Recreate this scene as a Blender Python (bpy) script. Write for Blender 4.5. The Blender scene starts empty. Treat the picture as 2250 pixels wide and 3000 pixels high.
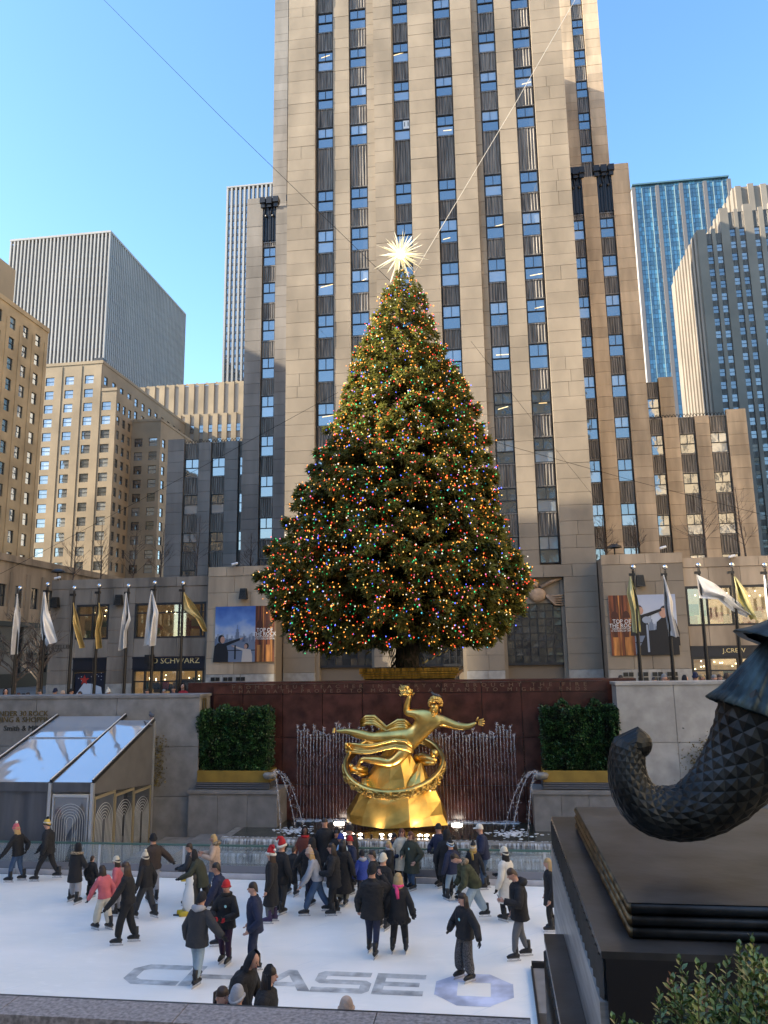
import bpy, bmesh, math, random
import numpy as np
from mathutils import Vector, Matrix, Euler
rnd = random.Random(7)
S = bpy.context.scene
COL = S.collection
R = math.radians
# ------------------------------------------------------------------ camera
CAMZ = 6.3
FPX, YAW, PITCH, ROLL = 2253.0, R(7.65), R(10.6), R(0.88)
Fv = Vector((-math.sin(YAW)*math.cos(PITCH), math.cos(YAW)*math.cos(PITCH), math.sin(PITCH)))
R0 = Vector((math.cos(YAW), math.sin(YAW), 0)); U0 = R0.cross(Fv)
Rv = R0*math.cos(ROLL)-U0*math.sin(ROLL); Uv = U0*math.cos(ROLL)+R0*math.sin(ROLL)
cam = bpy.data.objects.new('camera', bpy.data.cameras.new('camera')); COL.objects.link(cam)
M = Matrix((Rv, Uv, -Fv)).transposed().to_4x4(); M.translation = (0, 0, CAMZ)
cam.matrix_world = M
cam.data.sensor_fit = 'VERTICAL'; cam.data.sensor_height = 24; cam.data.lens = 24*FPX/3000
cam.data.clip_start = 0.1; cam.data.clip_end = 5000
S.camera = cam
S.render.resolution_x, S.render.resolution_y = 768, 1024
# ------------------------------------------------------------------ light
SUN_EL, SUN_AZ = R(27), R(74)        # azimuth from the viewer's back towards the left
sdir = Vector((-math.cos(SUN_EL)*math.sin(SUN_AZ), -math.cos(SUN_EL)*math.cos(SUN_AZ), math.sin(SUN_EL)))
W = bpy.data.worlds.new('World'); S.world = W; W.use_nodes = True
wn = W.node_tree.nodes; wl = W.node_tree.links
for n in list(wn): wn.remove(n)
sky = wn.new('ShaderNodeTexSky'); sky.sky_type = 'NISHITA'; sky.sun_disc = False
sky.sun_elevation = SUN_EL; sky.sun_rotation = math.pi+SUN_AZ
sky.air_density = 1.0; sky.dust_density = 0.5; sky.ozone_density = 1.2
bg = wn.new('ShaderNodeBackground'); bg.inputs['Strength'].default_value = 0.13
wo = wn.new('ShaderNodeOutputWorld')
hsv = wn.new('ShaderNodeHueSaturation'); hsv.inputs['Saturation'].default_value = 1.2; wl.new(sky.outputs[0], hsv.inputs['Color']); wl.new(hsv.outputs[0], bg.inputs[0]); wl.new(bg.outputs[0], wo.inputs[0])
sl = bpy.data.lights.new('sun', 'SUN'); sl.energy = 3.6; sl.angle = R(0.5); sl.color = (1, .88, .68)
so = bpy.data.objects.new('sun', sl); COL.objects.link(so)
so.rotation_euler = (-sdir).to_track_quat('-Z', 'Y').to_euler(); so.location = sdir*300
S.view_settings.view_transform = 'Standard'; S.view_settings.look = 'None'
S.view_settings.exposure = 1.9; S.view_settings.gamma = 1
# ------------------------------------------------------------------ helpers
def at(px, py, Y):                   # point of the plane y = Y seen at a photograph pixel
    r = Fv+Rv*((px-1125)/FPX)-Uv*((py-1500)/FPX)
    return Vector((0, 0, CAMZ))+r*(Y/r.y)
def atz(px, py, Z):
    r = Fv+Rv*((px-1125)/FPX)-Uv*((py-1500)/FPX)
    return Vector((0, 0, CAMZ))+r*((Z-CAMZ)/r.z)
def atx(px, py, X):
    r = Fv+Rv*((px-1125)/FPX)-Uv*((py-1500)/FPX)
    return Vector((0, 0, CAMZ))+r*(X/r.x)
class MB:
    def __init__(s): s.v = []; s.f = []; s.m = []
    def add(s, vs, fs, mi=0):
        o = len(s.v); s.v += [tuple(p) for p in vs]
        for f in fs: s.f.append(tuple(i+o for i in f)); s.m.append(mi)
    def box(s, x0, x1, y0, y1, z0, z1, mi=0):
        s.add([(x0,y0,z0),(x1,y0,z0),(x1,y1,z0),(x0,y1,z0),(x0,y0,z1),(x1,y0,z1),(x1,y1,z1),(x0,y1,z1)],
              [(0,3,2,1),(4,5,6,7),(0,1,5,4),(1,2,6,5),(2,3,7,6),(3,0,4,7)], mi)
    def quad(s, a, b, c, d, mi=0): s.add([a,b,c,d], [(0,1,2,3)], mi)
    def poly(s, pts, mi=0): s.add(pts, [tuple(range(len(pts)))], mi)
    def obox(s, c, ax, ay, az, mi=0):       # oriented box, half axes
        c = Vector(c); ax = Vector(ax); ay = Vector(ay); az = Vector(az)
        P = [c+ax*i+ay*j+az*k for k in (-1,1) for j in (-1,1) for i in (-1,1)]
        s.add(P, [(0,2,3,1),(4,5,7,6),(0,1,5,4),(1,3,7,5),(3,2,6,7),(2,0,4,6)], mi)
    def tube(s, pts, rad, n=8, mi=0, caps=True, sq=1.0):
        pts = [Vector(p) for p in pts]
        if not hasattr(rad, '__len__'): rad = [rad]*len(pts)
        o = len(s.v); prev = None; rings = len(pts)
        for i, p in enumerate(pts):
            t = (pts[min(i+1, rings-1)]-pts[max(i-1, 0)])
            t = t.normalized() if t.length > 1e-9 else Vector((0,0,1))
            if prev is None:
                a = Vector((0,0,1)) if abs(t.z) < .9 else Vector((1,0,0))
                prev = (a-t*a.dot(t)).normalized()
            else:
                prev = prev-t*prev.dot(t)
                prev = prev.normalized() if prev.length > 1e-6 else t.orthogonal().normalized()
            b = t.cross(prev)
            for k in range(n):
                an = 2*math.pi*k/n
                s.v.append(tuple(p+prev*(math.cos(an)*rad[i])+b*(math.sin(an)*rad[i]*sq)))
        for i in range(rings-1):
            for k in range(n):
                k2 = (k+1) % n
                s.f.append((o+i*n+k, o+i*n+k2, o+(i+1)*n+k2, o+(i+1)*n+k)); s.m.append(mi)
        if caps:
            s.f.append(tuple(o+k for k in reversed(range(n)))); s.m.append(mi)
            s.f.append(tuple(o+(rings-1)*n+k for k in range(n))); s.m.append(mi)
    def bar(s, a, b, r, n=6, mi=0): s.tube([a, b], r, n, mi)
    def lathe(s, c, prof, n=16, mi=0):
        o = len(s.v)
        for r, z in prof:
            for k in range(n):
                an = 2*math.pi*k/n; s.v.append((c[0]+r*math.cos(an), c[1]+r*math.sin(an), c[2]+z))
        for i in range(len(prof)-1):
            for k in range(n):
                k2 = (k+1) % n
                s.f.append((o+i*n+k, o+i*n+k2, o+(i+1)*n+k2, o+(i+1)*n+k)); s.m.append(mi)
    def ball(s, c, r, n=10, mi=0, sx=1, sy=1, sz=1):
        h = max(4, n//2+1); o = len(s.v)
        for i in range(h+1):
            ph = math.pi*i/h
            for k in range(n):
                an = 2*math.pi*k/n
                s.v.append((c[0]+r*sx*math.sin(ph)*math.cos(an), c[1]+r*sy*math.sin(ph)*math.sin(an), c[2]-r*sz*math.cos(ph)))
        for i in range(h):
            for k in range(n):
                k2 = (k+1) % n
                s.f.append((o+i*n+k, o+i*n+k2, o+(i+1)*n+k2, o+(i+1)*n+k)); s.m.append(mi)
    def mesh(s, name, mats, smooth=False):
        me = bpy.data.meshes.new(name); me.from_pydata(s.v, [], s.f)
        if not isinstance(mats, (list, tuple)): mats = [mats]
        for m in mats: me.materials.append(m)
        if len(mats) > 1: me.polygons.foreach_set('material_index', s.m)
        if smooth: me.polygons.foreach_set('use_smooth', [True]*len(s.f))
        me.update(); return me
    def build(s, name, mats, parent=None, smooth=False):
        return mobj(name, s.mesh(name, mats, smooth), parent)
def adopt(o, parent):
    o.parent = parent
    if parent is not None and parent.type == 'EMPTY':
        o.matrix_parent_inverse = Matrix.LocRotScale(parent.location, parent.rotation_euler, None).inverted()
    elif parent is not None and parent.parent is not None:      # sub-part: everything is written in world coordinates
        o.matrix_parent_inverse = Matrix.LocRotScale(parent.location, parent.rotation_euler, parent.scale).inverted()
    elif parent is not None:
        o.matrix_parent_inverse = Matrix.LocRotScale(parent.location, parent.rotation_euler, parent.scale).inverted()
def mobj(name, me, parent=None, loc=None, rotz=0, scale=None):
    o = bpy.data.objects.new(name, me); COL.objects.link(o)
    if loc is not None: o.location = loc
    if rotz: o.rotation_euler = (0, 0, rotz)
    if scale is not None: o.scale = scale
    if parent is not None: adopt(o, parent)
    return o
def tag(o, label=None, cat=None, group=None, kind=None):
    if label: o['label'] = label
    if cat: o['category'] = cat
    if group: o['group'] = group
    if kind: o['kind'] = kind
    return o
def thing(name, label, cat, loc=(0,0,0), group=None, rotz=0):
    o = bpy.data.objects.new(name, None); COL.objects.link(o); o.location = loc
    o.rotation_euler = (0, 0, rotz); o.empty_display_size = .2
    return tag(o, label, cat, group)
def copy_tree(o, parent=None):
    c = o.copy(); COL.objects.link(c)
    if parent is not None: c.parent = parent
    for ch in list(o.children): copy_tree(ch, c)
    return c
def struct(mb, name, mats, parent=None):
    o = mb.build(name, mats, parent); o['kind'] = 'structure'; return o
UNIT = {}
def unit(mat, bev=0.0):
    k = (mat.name, bev)
    if k not in UNIT:
        m = MB(); m.box(-.5,.5,-.5,.5,-.5,.5); UNIT[k] = m.mesh('block', mat)
    return UNIT[k]
def ubox(name, mat, parent, x0, x1, y0, y1, z0, z1):
    return mobj(name, unit(mat), parent, ((x0+x1)/2,(y0+y1)/2,(z0+z1)/2), 0, (x1-x0,y1-y0,z1-z0))
# ------------------------------------------------------------------ materials
MATS = {}
def mat(name, col, rough=.7, metal=0, var=0.0, scale=1.0, bump=0.0, bscale=None, rand=0.0, emit=None, estr=1.0, spec=None, col2=None, stretch=None, island=False, detail=6, coat=0):
    if name in MATS: return MATS[name]
    m = bpy.data.materials.new(name); MATS[name] = m; m.use_nodes = True
    nt = m.node_tree; N = nt.nodes; L = nt.links
    b = N['Principled BSDF']
    b.inputs['Base Color'].default_value = (*col, 1); b.inputs['Roughness'].default_value = rough; b.inputs['Metallic'].default_value = metal
    if spec is not None: b.inputs['Specular IOR Level'].default_value = spec
    if coat: b.inputs['Coat Weight'].default_value = coat; b.inputs['Coat Roughness'].default_value = .1
    if emit:
        b.inputs['Emission Color'].default_value = (*emit, 1); b.inputs['Emission Strength'].default_value = estr
    if var or bump or rand:
        g = N.new('ShaderNodeNewGeometry'); mp = N.new('ShaderNodeMapping'); L.new(g.outputs['Position'], mp.inputs[0])
        if stretch: mp.inputs['Scale'].default_value = stretch
    if var or rand:
        c2 = col2 or tuple(max(0, c*(1-2*var)) for c in col)
        c1 = col if col2 else tuple(min(1, c*(1+var)) for c in col)
        nz = N.new('ShaderNodeTexNoise'); nz.inputs['Scale'].default_value = scale; nz.inputs['Detail'].default_value = detail
        L.new(mp.outputs[0], nz.inputs['Vector'])
        rp = N.new('ShaderNodeValToRGB'); rp.color_ramp.elements[0].position = .33; rp.color_ramp.elements[1].position = .68
        rp.color_ramp.elements[0].color = (*c2, 1); rp.color_ramp.elements[1].color = (*c1, 1)
        L.new(nz.outputs['Fac'], rp.inputs[0]); out = rp.outputs[0]
        if not var:
            rp.color_ramp.elements[0].color = (*col, 1); rp.color_ramp.elements[1].color = (*col, 1)
        if rand:
            oi = N.new('ShaderNodeObjectInfo'); ad = N.new('ShaderNodeMath'); ad.operation = 'ADD'
            L.new(oi.outputs['Random'], ad.inputs[0]); L.new(g.outputs['Random Per Island'], ad.inputs[1])
            fr = N.new('ShaderNodeMath'); fr.operation = 'FRACT'; L.new(ad.outputs[0], fr.inputs[0])
            mr = N.new('ShaderNodeMapRange'); mr.inputs['To Min'].default_value = 1-rand; mr.inputs['To Max'].default_value = 1+rand
            L.new(fr.outputs[0], mr.inputs['Value'])
            hs = N.new('ShaderNodeHueSaturation'); L.new(mr.outputs[0], hs.inputs['Value']); L.new(out, hs.inputs['Color']); out = hs.outputs[0]
        L.new(out, b.inputs['Base Color'])
    if bump:
        n2 = N.new('ShaderNodeTexNoise'); n2.inputs['Scale'].default_value = bscale or scale*4; n2.inputs['Detail'].default_value = 5
        L.new(mp.outputs[0], n2.inputs['Vector'])
        bp = N.new('ShaderNodeBump'); bp.inputs['Strength'].default_value = min(1, bump); bp.inputs['Distance'].default_value = .03
        L.new(n2.outputs['Fac'], bp.inputs['Height']); L.new(bp.outputs[0], b.inputs['Normal'])
    return m
lime = mat('limestone', (.295,.24,.178), .85, var=.13, scale=.35, bump=.25, bscale=3, rand=.08, stretch=(1,1,.5))
lime_d = mat('limestone_joint', (.2,.155,.11), .9)
lime_s = mat('limestone_weathered_bounce', (.46,.35,.24), .85, var=.2, scale=.5, bump=.25, bscale=3, rand=.13, stretch=(1.4,1.4,.25))  # streaked stone, base raised to paint bounced light into walls out of sun
lime_g = mat('limestone_shaded', (.24,.215,.19), .85, var=.15, scale=.4, bump=.2, bscale=3, rand=.12, stretch=(1.4,1.4,.3))  # greyer copy, the wing's shade is painted into the stone
beige = mat('beige_stone', (.38,.295,.19), .85, var=.1, scale=.12, bump=.1, bscale=2)
beige2 = mat('beige_stone_pale', (.31,.24,.16), .85, var=.12, scale=.15, bump=.1, bscale=2)
greyst = mat('tower_stone', (.25,.215,.175), .85, var=.1, scale=.1, rand=.06)
palest = mat('pale_pier', (.33,.32,.31), .7, rand=.05, var=.05, scale=.05)
granite = mat('grey_granite', (.235,.22,.205), .6, var=.13, scale=2.2, bump=.1, bscale=40, rand=.08, detail=12)
granite_l = mat('pale_granite', (.37,.345,.31), .6, var=.12, scale=2.0, bump=.1, bscale=40, rand=.06, detail=12)
red = mat('red_granite', (.075,.026,.02), .25, var=.25, scale=2.5, rand=.12, spec=.5)
frame_m = mat('window_metal', (.035,.035,.037), .45, .3)
spand = mat('spandrel_metal', (.2,.175,.15), .5, .25, var=.35, scale=1.2, stretch=(6,6,.35))
darkm = mat('dark_metal', (.02,.02,.022), .4, .2)
bronze_d = mat('dark_bronze', (.04,.038,.036), .4, .6)
white = mat('white_paint', (.75,.75,.76), .5)
def glass_mat(name, dark, refl, blind=(.42,.42,.4), p=.35, rough=.03):
    m = bpy.data.materials.new(name); MATS[name] = m; m.use_nodes = True
    nt = m.node_tree; N = nt.nodes; L = nt.links; b = N['Principled BSDF']; out = N['Material Output']
    b.inputs['Roughness'].default_value = .5
    oi = N.new('ShaderNodeObjectInfo'); g = N.new('ShaderNodeNewGeometry')
    ad = N.new('ShaderNodeMath'); ad.operation = 'ADD'; L.new(oi.outputs['Random'], ad.inputs[0]); L.new(g.outputs['Random Per Island'], ad.inputs[1])
    fr = N.new('ShaderNodeMath'); fr.operation = 'FRACT'; L.new(ad.outputs[0], fr.inputs[0])
    rp = N.new('ShaderNodeValToRGB'); rp.color_ramp.interpolation = 'CONSTANT'
    rp.color_ramp.elements[0].color = (*dark, 1); rp.color_ramp.elements[1].position = 1-p; rp.color_ramp.elements[1].color = (*blind, 1)
    e = rp.color_ramp.elements.new((1-p)*.6); e.color = (*[d*2.2 for d in dark], 1)
    L.new(fr.outputs[0], rp.inputs[0]); L.new(rp.outputs[0], b.inputs['Base Color'])
    gl = N.new('ShaderNodeBsdfGlossy'); gl.inputs['Roughness'].default_value = rough; gl.inputs['Color'].default_value = (.88,.89,.88,1)
    nz = N.new('ShaderNodeTexNoise'); nz.inputs['Scale'].default_value = .8; L.new(g.outputs['Position'], nz.inputs['Vector'])
    bp = N.new('ShaderNodeBump'); bp.inputs['Strength'].default_value = .12; bp.inputs['Distance'].default_value = .05
    L.new(nz.outputs['Fac'], bp.inputs['Height']); L.new(bp.outputs[0], gl.inputs['Normal'])
    lw = N.new('ShaderNodeLayerWeight'); lw.inputs[0].default_value = .25
    ma = N.new('ShaderNodeMath'); ma.operation = 'MULTIPLY_ADD'; ma.inputs[1].default_value = .6; ma.inputs[2].default_value = refl; ma.use_clamp = True
    L.new(lw.outputs['Facing'], ma.inputs[0])
    mx = N.new('ShaderNodeMixShader'); L.new(ma.outputs[0], mx.inputs[0]); L.new(b.outputs[0], mx.inputs[1]); L.new(gl.outputs[0], mx.inputs[2])
    L.new(mx.outputs[0], out.inputs[0]); return m
wglass = glass_mat('window_glass', (.012,.016,.02), .26, blind=(.22,.24,.26), p=.3)
wglass2 = glass_mat('window_glass_far', (.02,.022,.025), .22, p=.4, blind=(.22,.22,.21))
tglass = glass_mat('teal_curtain_glass', (.03,.10,.15), .1, p=.15, blind=(.07,.17,.22))
stripeg = glass_mat('stripe_glass', (.02,.022,.03), .25, p=.2, blind=(.12,.12,.13))
# ------------------------------------------------------------------ text
def text_mesh(s, size, mats, depth=.01):
    cu = bpy.data.curves.new('lettering', 'FONT'); cu.body = s; cu.size = size; cu.extrude = depth
    cu.align_x = 'CENTER'; cu.align_y = 'CENTER'; cu.resolution_u = 2
    o = bpy.data.objects.new('lettering', cu); COL.objects.link(o)
    dg = bpy.context.evaluated_depsgraph_get()
    me = bpy.data.meshes.new_from_object(o.evaluated_get(dg)); bpy.data.objects.remove(o)
    me.materials.clear(); me.materials.append(mats); return me
def text(name, s, size, m, parent, loc, rot=(math.pi/2,0,0), depth=.01, sx=1.0):
    o = bpy.data.objects.new(name, text_mesh(s, size, m, depth)); COL.objects.link(o)
    o.location = loc; o.rotation_euler = rot; o.scale = (sx,1,1)
    if parent is not None: adopt(o, parent)
    return o
# ================================================================== SETTING
GZ = 3.5
pave = mat('pavement', (.17,.165,.155), .8, var=.2, scale=1.5)
asph = mat('asphalt', (.05,.05,.052), .85, var=.2, scale=3)
m = MB(); B = 3000
for x0,x1,y0,y1 in ((-B,-24,-B,B),(12,B,-B,B),(-24,12,-B,3),(-24,12,29.6,B)):
    m.quad((x0,y0,GZ),(x1,y0,GZ),(x1,y1,GZ),(x0,y1,GZ))
struct(m, 'ground', pave)
m = MB(); m.quad((-400,42,GZ+.004),(400,42,GZ+.004),(400,51,GZ+.004),(-400,51,GZ+.004)); struct(m, 'road', asph)
m = MB()
m.quad((-24,3,-.5),(12,3,-.5),(12,29.6,-.5),(-24,29.6,-.5))
for (a,b) in (((-24,3),(-24,29.6)),((12,29.6),(12,3)),((12,3),(-24,3)),((-24,29.6),(12,29.6))):
    m.quad((*a,-.5),(*b,-.5),(*b,GZ),(*a,GZ))
struct(m, 'rink_pit', granite)
# ================================================================== stone skyscraper
WROWS = [(13.2,15.35),(17.25,19.3),(21.27,23.35),(25.27,27.3),(29.15,31.33),(33.1,35.25),(37,39.2),(41,43.2),(45,47.05),(51.24,53.3),(55.2,57.2),(59.15,61.2),(63.2,65.3),(67.2,69.3)]
sky_t = thing('skyscraper', 'tall tan limestone skyscraper with long window stripes rising behind the lit tree', 'skyscraper', (-4,60,GZ))
core = MB(); trim = MB()
blocks = []          # (x0,x1,z0,z1,y,mat index)
def lay(x0, x1, z0, z1, y, mi=0, ch=(1.25,1.0,1.1), seed=0):
    r = random.Random(int(x0*131+z0*17+seed)); z = z0; k = 0
    while z < z1-.05:
        h = ch[k % len(ch)]
        if z1-z-h < .45: h = z1-z
        w0 = x1-x0
        n = max(1, round(w0/r.uniform(1.5,2.3)))
        if n == 1: cuts = [x0, x1]
        else:
            cs = [x0+w0*(i+r.uniform(-.22,.22)+(.25 if k%2 else -.25)*(n>2))/n for i in range(1,n)]
            cuts = [x0]+cs+[x1]
        for a,b in zip(cuts[:-1],cuts[1:]): blocks.append((a,b,z,z+h,y+r.uniform(-.012,.012),mi))
        z += h; k += 1
WM = {}
def win_mesh(w, h, style=0):
    k = (round(w,2), round(h,2), style)
    if k in WM: return WM[k]
    t = .07 if style == 0 else .06; f = MB(); d = .06
    f.box(-w/2,-w/2+t,-d,d,0,h); f.box(w/2-t,w/2,-d,d,0,h); f.box(-w/2+t,w/2-t,-d,d,0,t); f.box(-w/2+t,w/2-t,-d,d,h-t,h)
    f.box(-w/2+t,w/2-t,-d-.02,d,h*.5-t/2,h*.5+t/2)
    if style == 0: f.box(-.025,.025,-d+.01,d,h*.5+t/2,h-t)
    fm = f.mesh('window', frame_m)
    gm = []
    for a,b in ((h-t, h*.5+t/2),(h*.5-t/2, t)):
        q = MB(); q.quad((-w/2+t,.02,b),(w/2-t,.02,b),(w/2-t,.02,a),(-w/2+t,.02,a)); gm.append(q)
    up = gm[0].mesh('pane', wglass if style == 0 else wglass2); lo = gm[1].mesh('pane', wglass if style == 0 else wglass2)
    one = MB(); one.quad((-w/2+t,.02,t),(w/2-t,.02,t),(w/2-t,.02,h-t),(-w/2+t,.02,h-t))
    WM[k] = (fm, up, lo, one.mesh('pane', wglass if style == 0 else wglass2)); return WM[k]
def put_window(parent, x, y, z, w, h, rotz=0, style=0, panes=2):
    fm, up, lo, one = win_mesh(w, h, style)
    o = mobj('window', fm, parent, (x,y,z), rotz)
    for me in ((up, lo) if panes == 2 else (one,)):
        c = bpy.data.objects.new('pane', me); COL.objects.link(c); c.parent = o
    return o
SM = {}
def spandrel(parent, x0, x1, y, z0, z1, mt=None):
    w, h = round(x1-x0,2), round(z1-z0,2); k = (w,h)
    if k not in SM:
        f = MB(); f.box(-w/2,w/2,0,.1,0,h)
        n = 6
        for i in range(n):
            u = -w/2+w*(i+.5)/n; rr = w/n*.36
            f.add([(u-rr,0,.12),(u-rr*.35,-.07,.12),(u+rr*.35,-.07,.12),(u+rr,0,.12),(u-rr,0,h-.12),(u-rr*.35,-.07,h-.12),(u+rr*.35,-.07,h-.12),(u+rr,0,h-.12)],
                  [(0,1,5,4),(1,2,6,5),(2,3,7,6),(0,3,2,1),(4,5,6,7)])
        f.box(-w/2,w/2,-.09,0,0,.1); f.box(-w/2,w/2,-.09,0,h-.1,h)
        SM[k] = f.mesh('spandrel_panel', spand)
    return mobj('spandrel_panel', SM[k], parent, ((x0+x1)/2, y, z0))
def bay_col(x0, x1, y, rows, ztop, zbot, panes=2, skip=()):
    zp = zbot
    for i,(a,b) in enumerate(rows):
        if a-zp > .2: spandrel(sky_t, x0+.04, x1-.04, y+.28, zp, a)
        put_window(sky_t, (x0+x1)/2, y+.3, a, x1-x0-.08, b-a, 0, 0, panes); zp = b
    if ztop-zp > .2: spandrel(sky_t, x0+.04, x1-.04, y+.28, zp, ztop)
TOP = 71; TOPW = 98; WUP = WROWS[9:]+[(71.2+4*k,73.3+4*k) for k in range(6)]
# main front: piers proud at y=60, bays set back .45
PIERS = [(-16.26,-13.75),(-8.4,-6.75),(-5.25,-2.95),(-1.4,.45),(5.62,8.22)]
YF, YB = 60, 60.5
def pier(x0, x1, z0, z1, y, mi=0): lay(x0, x1, z0, z1, y, mi)
for a,b in PIERS: pier(a, b, 13.0, TOP, YF)
for a,b in ((-12.2,-10.72),(-9.12,-8.4)): pier(a, b, 13.0, TOP, YB)
for a,b in ((.45,1.0),(2.52,4.02)): pier(a, b, 13.0, TOP, YB)
COLS = [(-13.72,-12.2),(-10.72,-9.12),(1.0,2.52),(4.02,5.6)]
for a,b in COLS: bay_col(a, b, YB, WROWS, TOP, 13.0)
for a,b in ((-6.75,-5.25),(-2.95,-1.4)): bay_col(a, b, YB, WROWS, TOP, 13.0)
core.box(-16.2,8.16,60.95,90,GZ,TOP-.1)
# lower front with three tall openings
OPEN = [(-13.7,-9.0),(-6.1,-1.9),(1.0,5.7)]
ztop_open = 10.1
lay(-16.26, 8.22, 12.05, 13.0, YF, 0, (.95,))
segs = [(-16.26,-13.7),(-9.0,-6.1),(-1.9,1.0),(5.7,8.22)]
for a,b in segs: lay(a, b, 5.1, 12.05, YF, 0, (1.15,1.15,1.16)); lay(a, b, GZ, 5.1, YF-.04, 2, (1.15,))
# wings
YU, YM, YL = 78, 69, 76
for sgn in (1,-1):
    def X(a, b): return (a, b) if sgn == 1 else (-8-b, -8-a)
    # mid wing
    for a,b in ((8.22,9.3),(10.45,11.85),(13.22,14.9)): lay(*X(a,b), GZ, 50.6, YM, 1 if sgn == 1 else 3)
    for a,b in ((9.3,10.45),(11.85,13.22)): bay_col(*X(a,b), YM+.02, WROWS[:9], 47.6, 13.0)
    x0,x1 = X(8.22,14.86); core.box(x0,x1,YM+.45,YU+.5,GZ,50.4)
    # upper wing
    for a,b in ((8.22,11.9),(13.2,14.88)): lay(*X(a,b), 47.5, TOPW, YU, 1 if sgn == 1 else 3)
    bay_col(*X(11.9,13.2), YU+.02, WUP, TOPW, 50.4, 1)
    x0,x1 = X(8.3,14.8); core.box(x0,x1,YU+.45,90,GZ,TOPW-.1)
    # low wing
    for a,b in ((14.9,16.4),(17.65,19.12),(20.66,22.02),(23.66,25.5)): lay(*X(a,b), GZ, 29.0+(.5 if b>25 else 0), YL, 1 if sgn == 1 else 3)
    for a,b in ((16.4,17.65),(19.12,20.66),(22.02,23.66)): bay_col(*X(a,b), YL+.02, WROWS[:4], 29.0, 13.0)
    x0,x1 = X(14.8,25.45); core.box(x0,x1,YL+.45,90,GZ,28.9)
    if sgn == 1:
        lay(17.7,19.1,29,33.4,YL+.6,1); bay_col(16.4,17.7,YL+.6,[(29.3,31.3)],33.0,29.05,1)
        core.box(15,19.05,YL+1.05,88,29,33.0)
    # ornamented crowns of the mid wing
    for a,b in ((9.3,10.45),(11.85,13.22)):
        x0,x1 = X(a,b); c = MB(); w = x1-x0
        c.box(x0+.03,x1-.03,YM+.25,YM+.4,47.6,51.6)
        for i in range(2):
            u = x0+w*(i+.5)/2; hw = w/4*.8
            for s2 in (-1,1): c.box(u+s2*hw-.05,u+s2*hw+.05,YM+.1,YM+.25,47.7,51.0)
            c.box(u-.05,u+.05,YM+.12,YM+.25,47.7,50.3)
            P = [(u-hw,50.6),(u-hw*.6,51.3),(u,51.75),(u+hw*.6,51.3),(u+hw,50.6)]
            c.tube([(p,YM+.15,q) for p,q in P], .09, 6)
            c.ball((u,YM+.1,50.4), .16, 8)
        for i in range(3):
            u = x0+w*i/2
            c.box(u-.28,u+.28,YM-.28,YM+.4,51.75-.12*(i==1),52.35)
            c.box(u-.2,u+.2,YM-.12,YM+.4,51.3,51.75-.12*(i==1))
        c.box(x0-.3,x1+.3,YM-.05,YM+.5,52.0,52.3)
        c.build('crown_ornament', darkm, sky_t)
    for a,b in ((8.22,9.3),(10.45,11.85),(13.22,14.9)):
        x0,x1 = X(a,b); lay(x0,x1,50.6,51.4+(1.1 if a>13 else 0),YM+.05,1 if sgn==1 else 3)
    # wavy rail on low wing
    c = MB(); xa,xb = X(15,23.6); n = 26
    for i in range(n):
        u0 = xa+(xb-xa)*i/n; u1 = xa+(xb-xa)*(i+1)/n
        c.tube([(u0,YL+.3,29.05),(u0+(u1-u0)*.25,YL+.3,29.28),((u0+u1)/2,YL+.3,29.36),(u0+(u1-u0)*.75,YL+.3,29.28),(u1,YL+.3,29.05)], .03, 4)
    c.build('roof_rail', darkm, sky_t)
# front blocks beside the entrance
for a,b,mi in ((-21.7,-16.3,1),(8.25,13.95,0)):
    lay(a, b, 5.1, 12.6, 57.7, mi, (1.22,1.25,1.28)); lay(a, b, 12.6, 13.35, 57.66, 1, (.75,)); lay(a, b, GZ, 5.1, 57.64, 2, (1.15,))
    core.box(a+.05,b-.05,58.1,61,GZ,13.2)
core.box(-15,7,90,171.7,GZ,140)  # unseen rear slab, length set so its shadow covers the stepped tower front
core.build('core_wall', lime_d, sky_t)
blocks.sort(key=lambda b: (b[4]+abs(b[2]-20)*.25))
bmats = [lime, lime_s, granite_l, lime_g]
rest = [MB() for _ in bmats]
cnt = 0
J = .012
for (a,b,z0,z1,y,mi) in blocks:
    if cnt < 295 and (b-a)*(z1-z0) > .8:
        ubox('stone_block', bmats[mi], sky_t, a+J, b-J, y, y+.42, z0+J, z1-J); cnt += 1
    else: rest[mi].box(a+J, b-J, y, y+.42, z0+J, z1-J)
for mi, r_ in enumerate(rest):
    if r_.f: tag(r_.build('stone_facing', bmats[mi], sky_t), kind='stuff')
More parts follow.
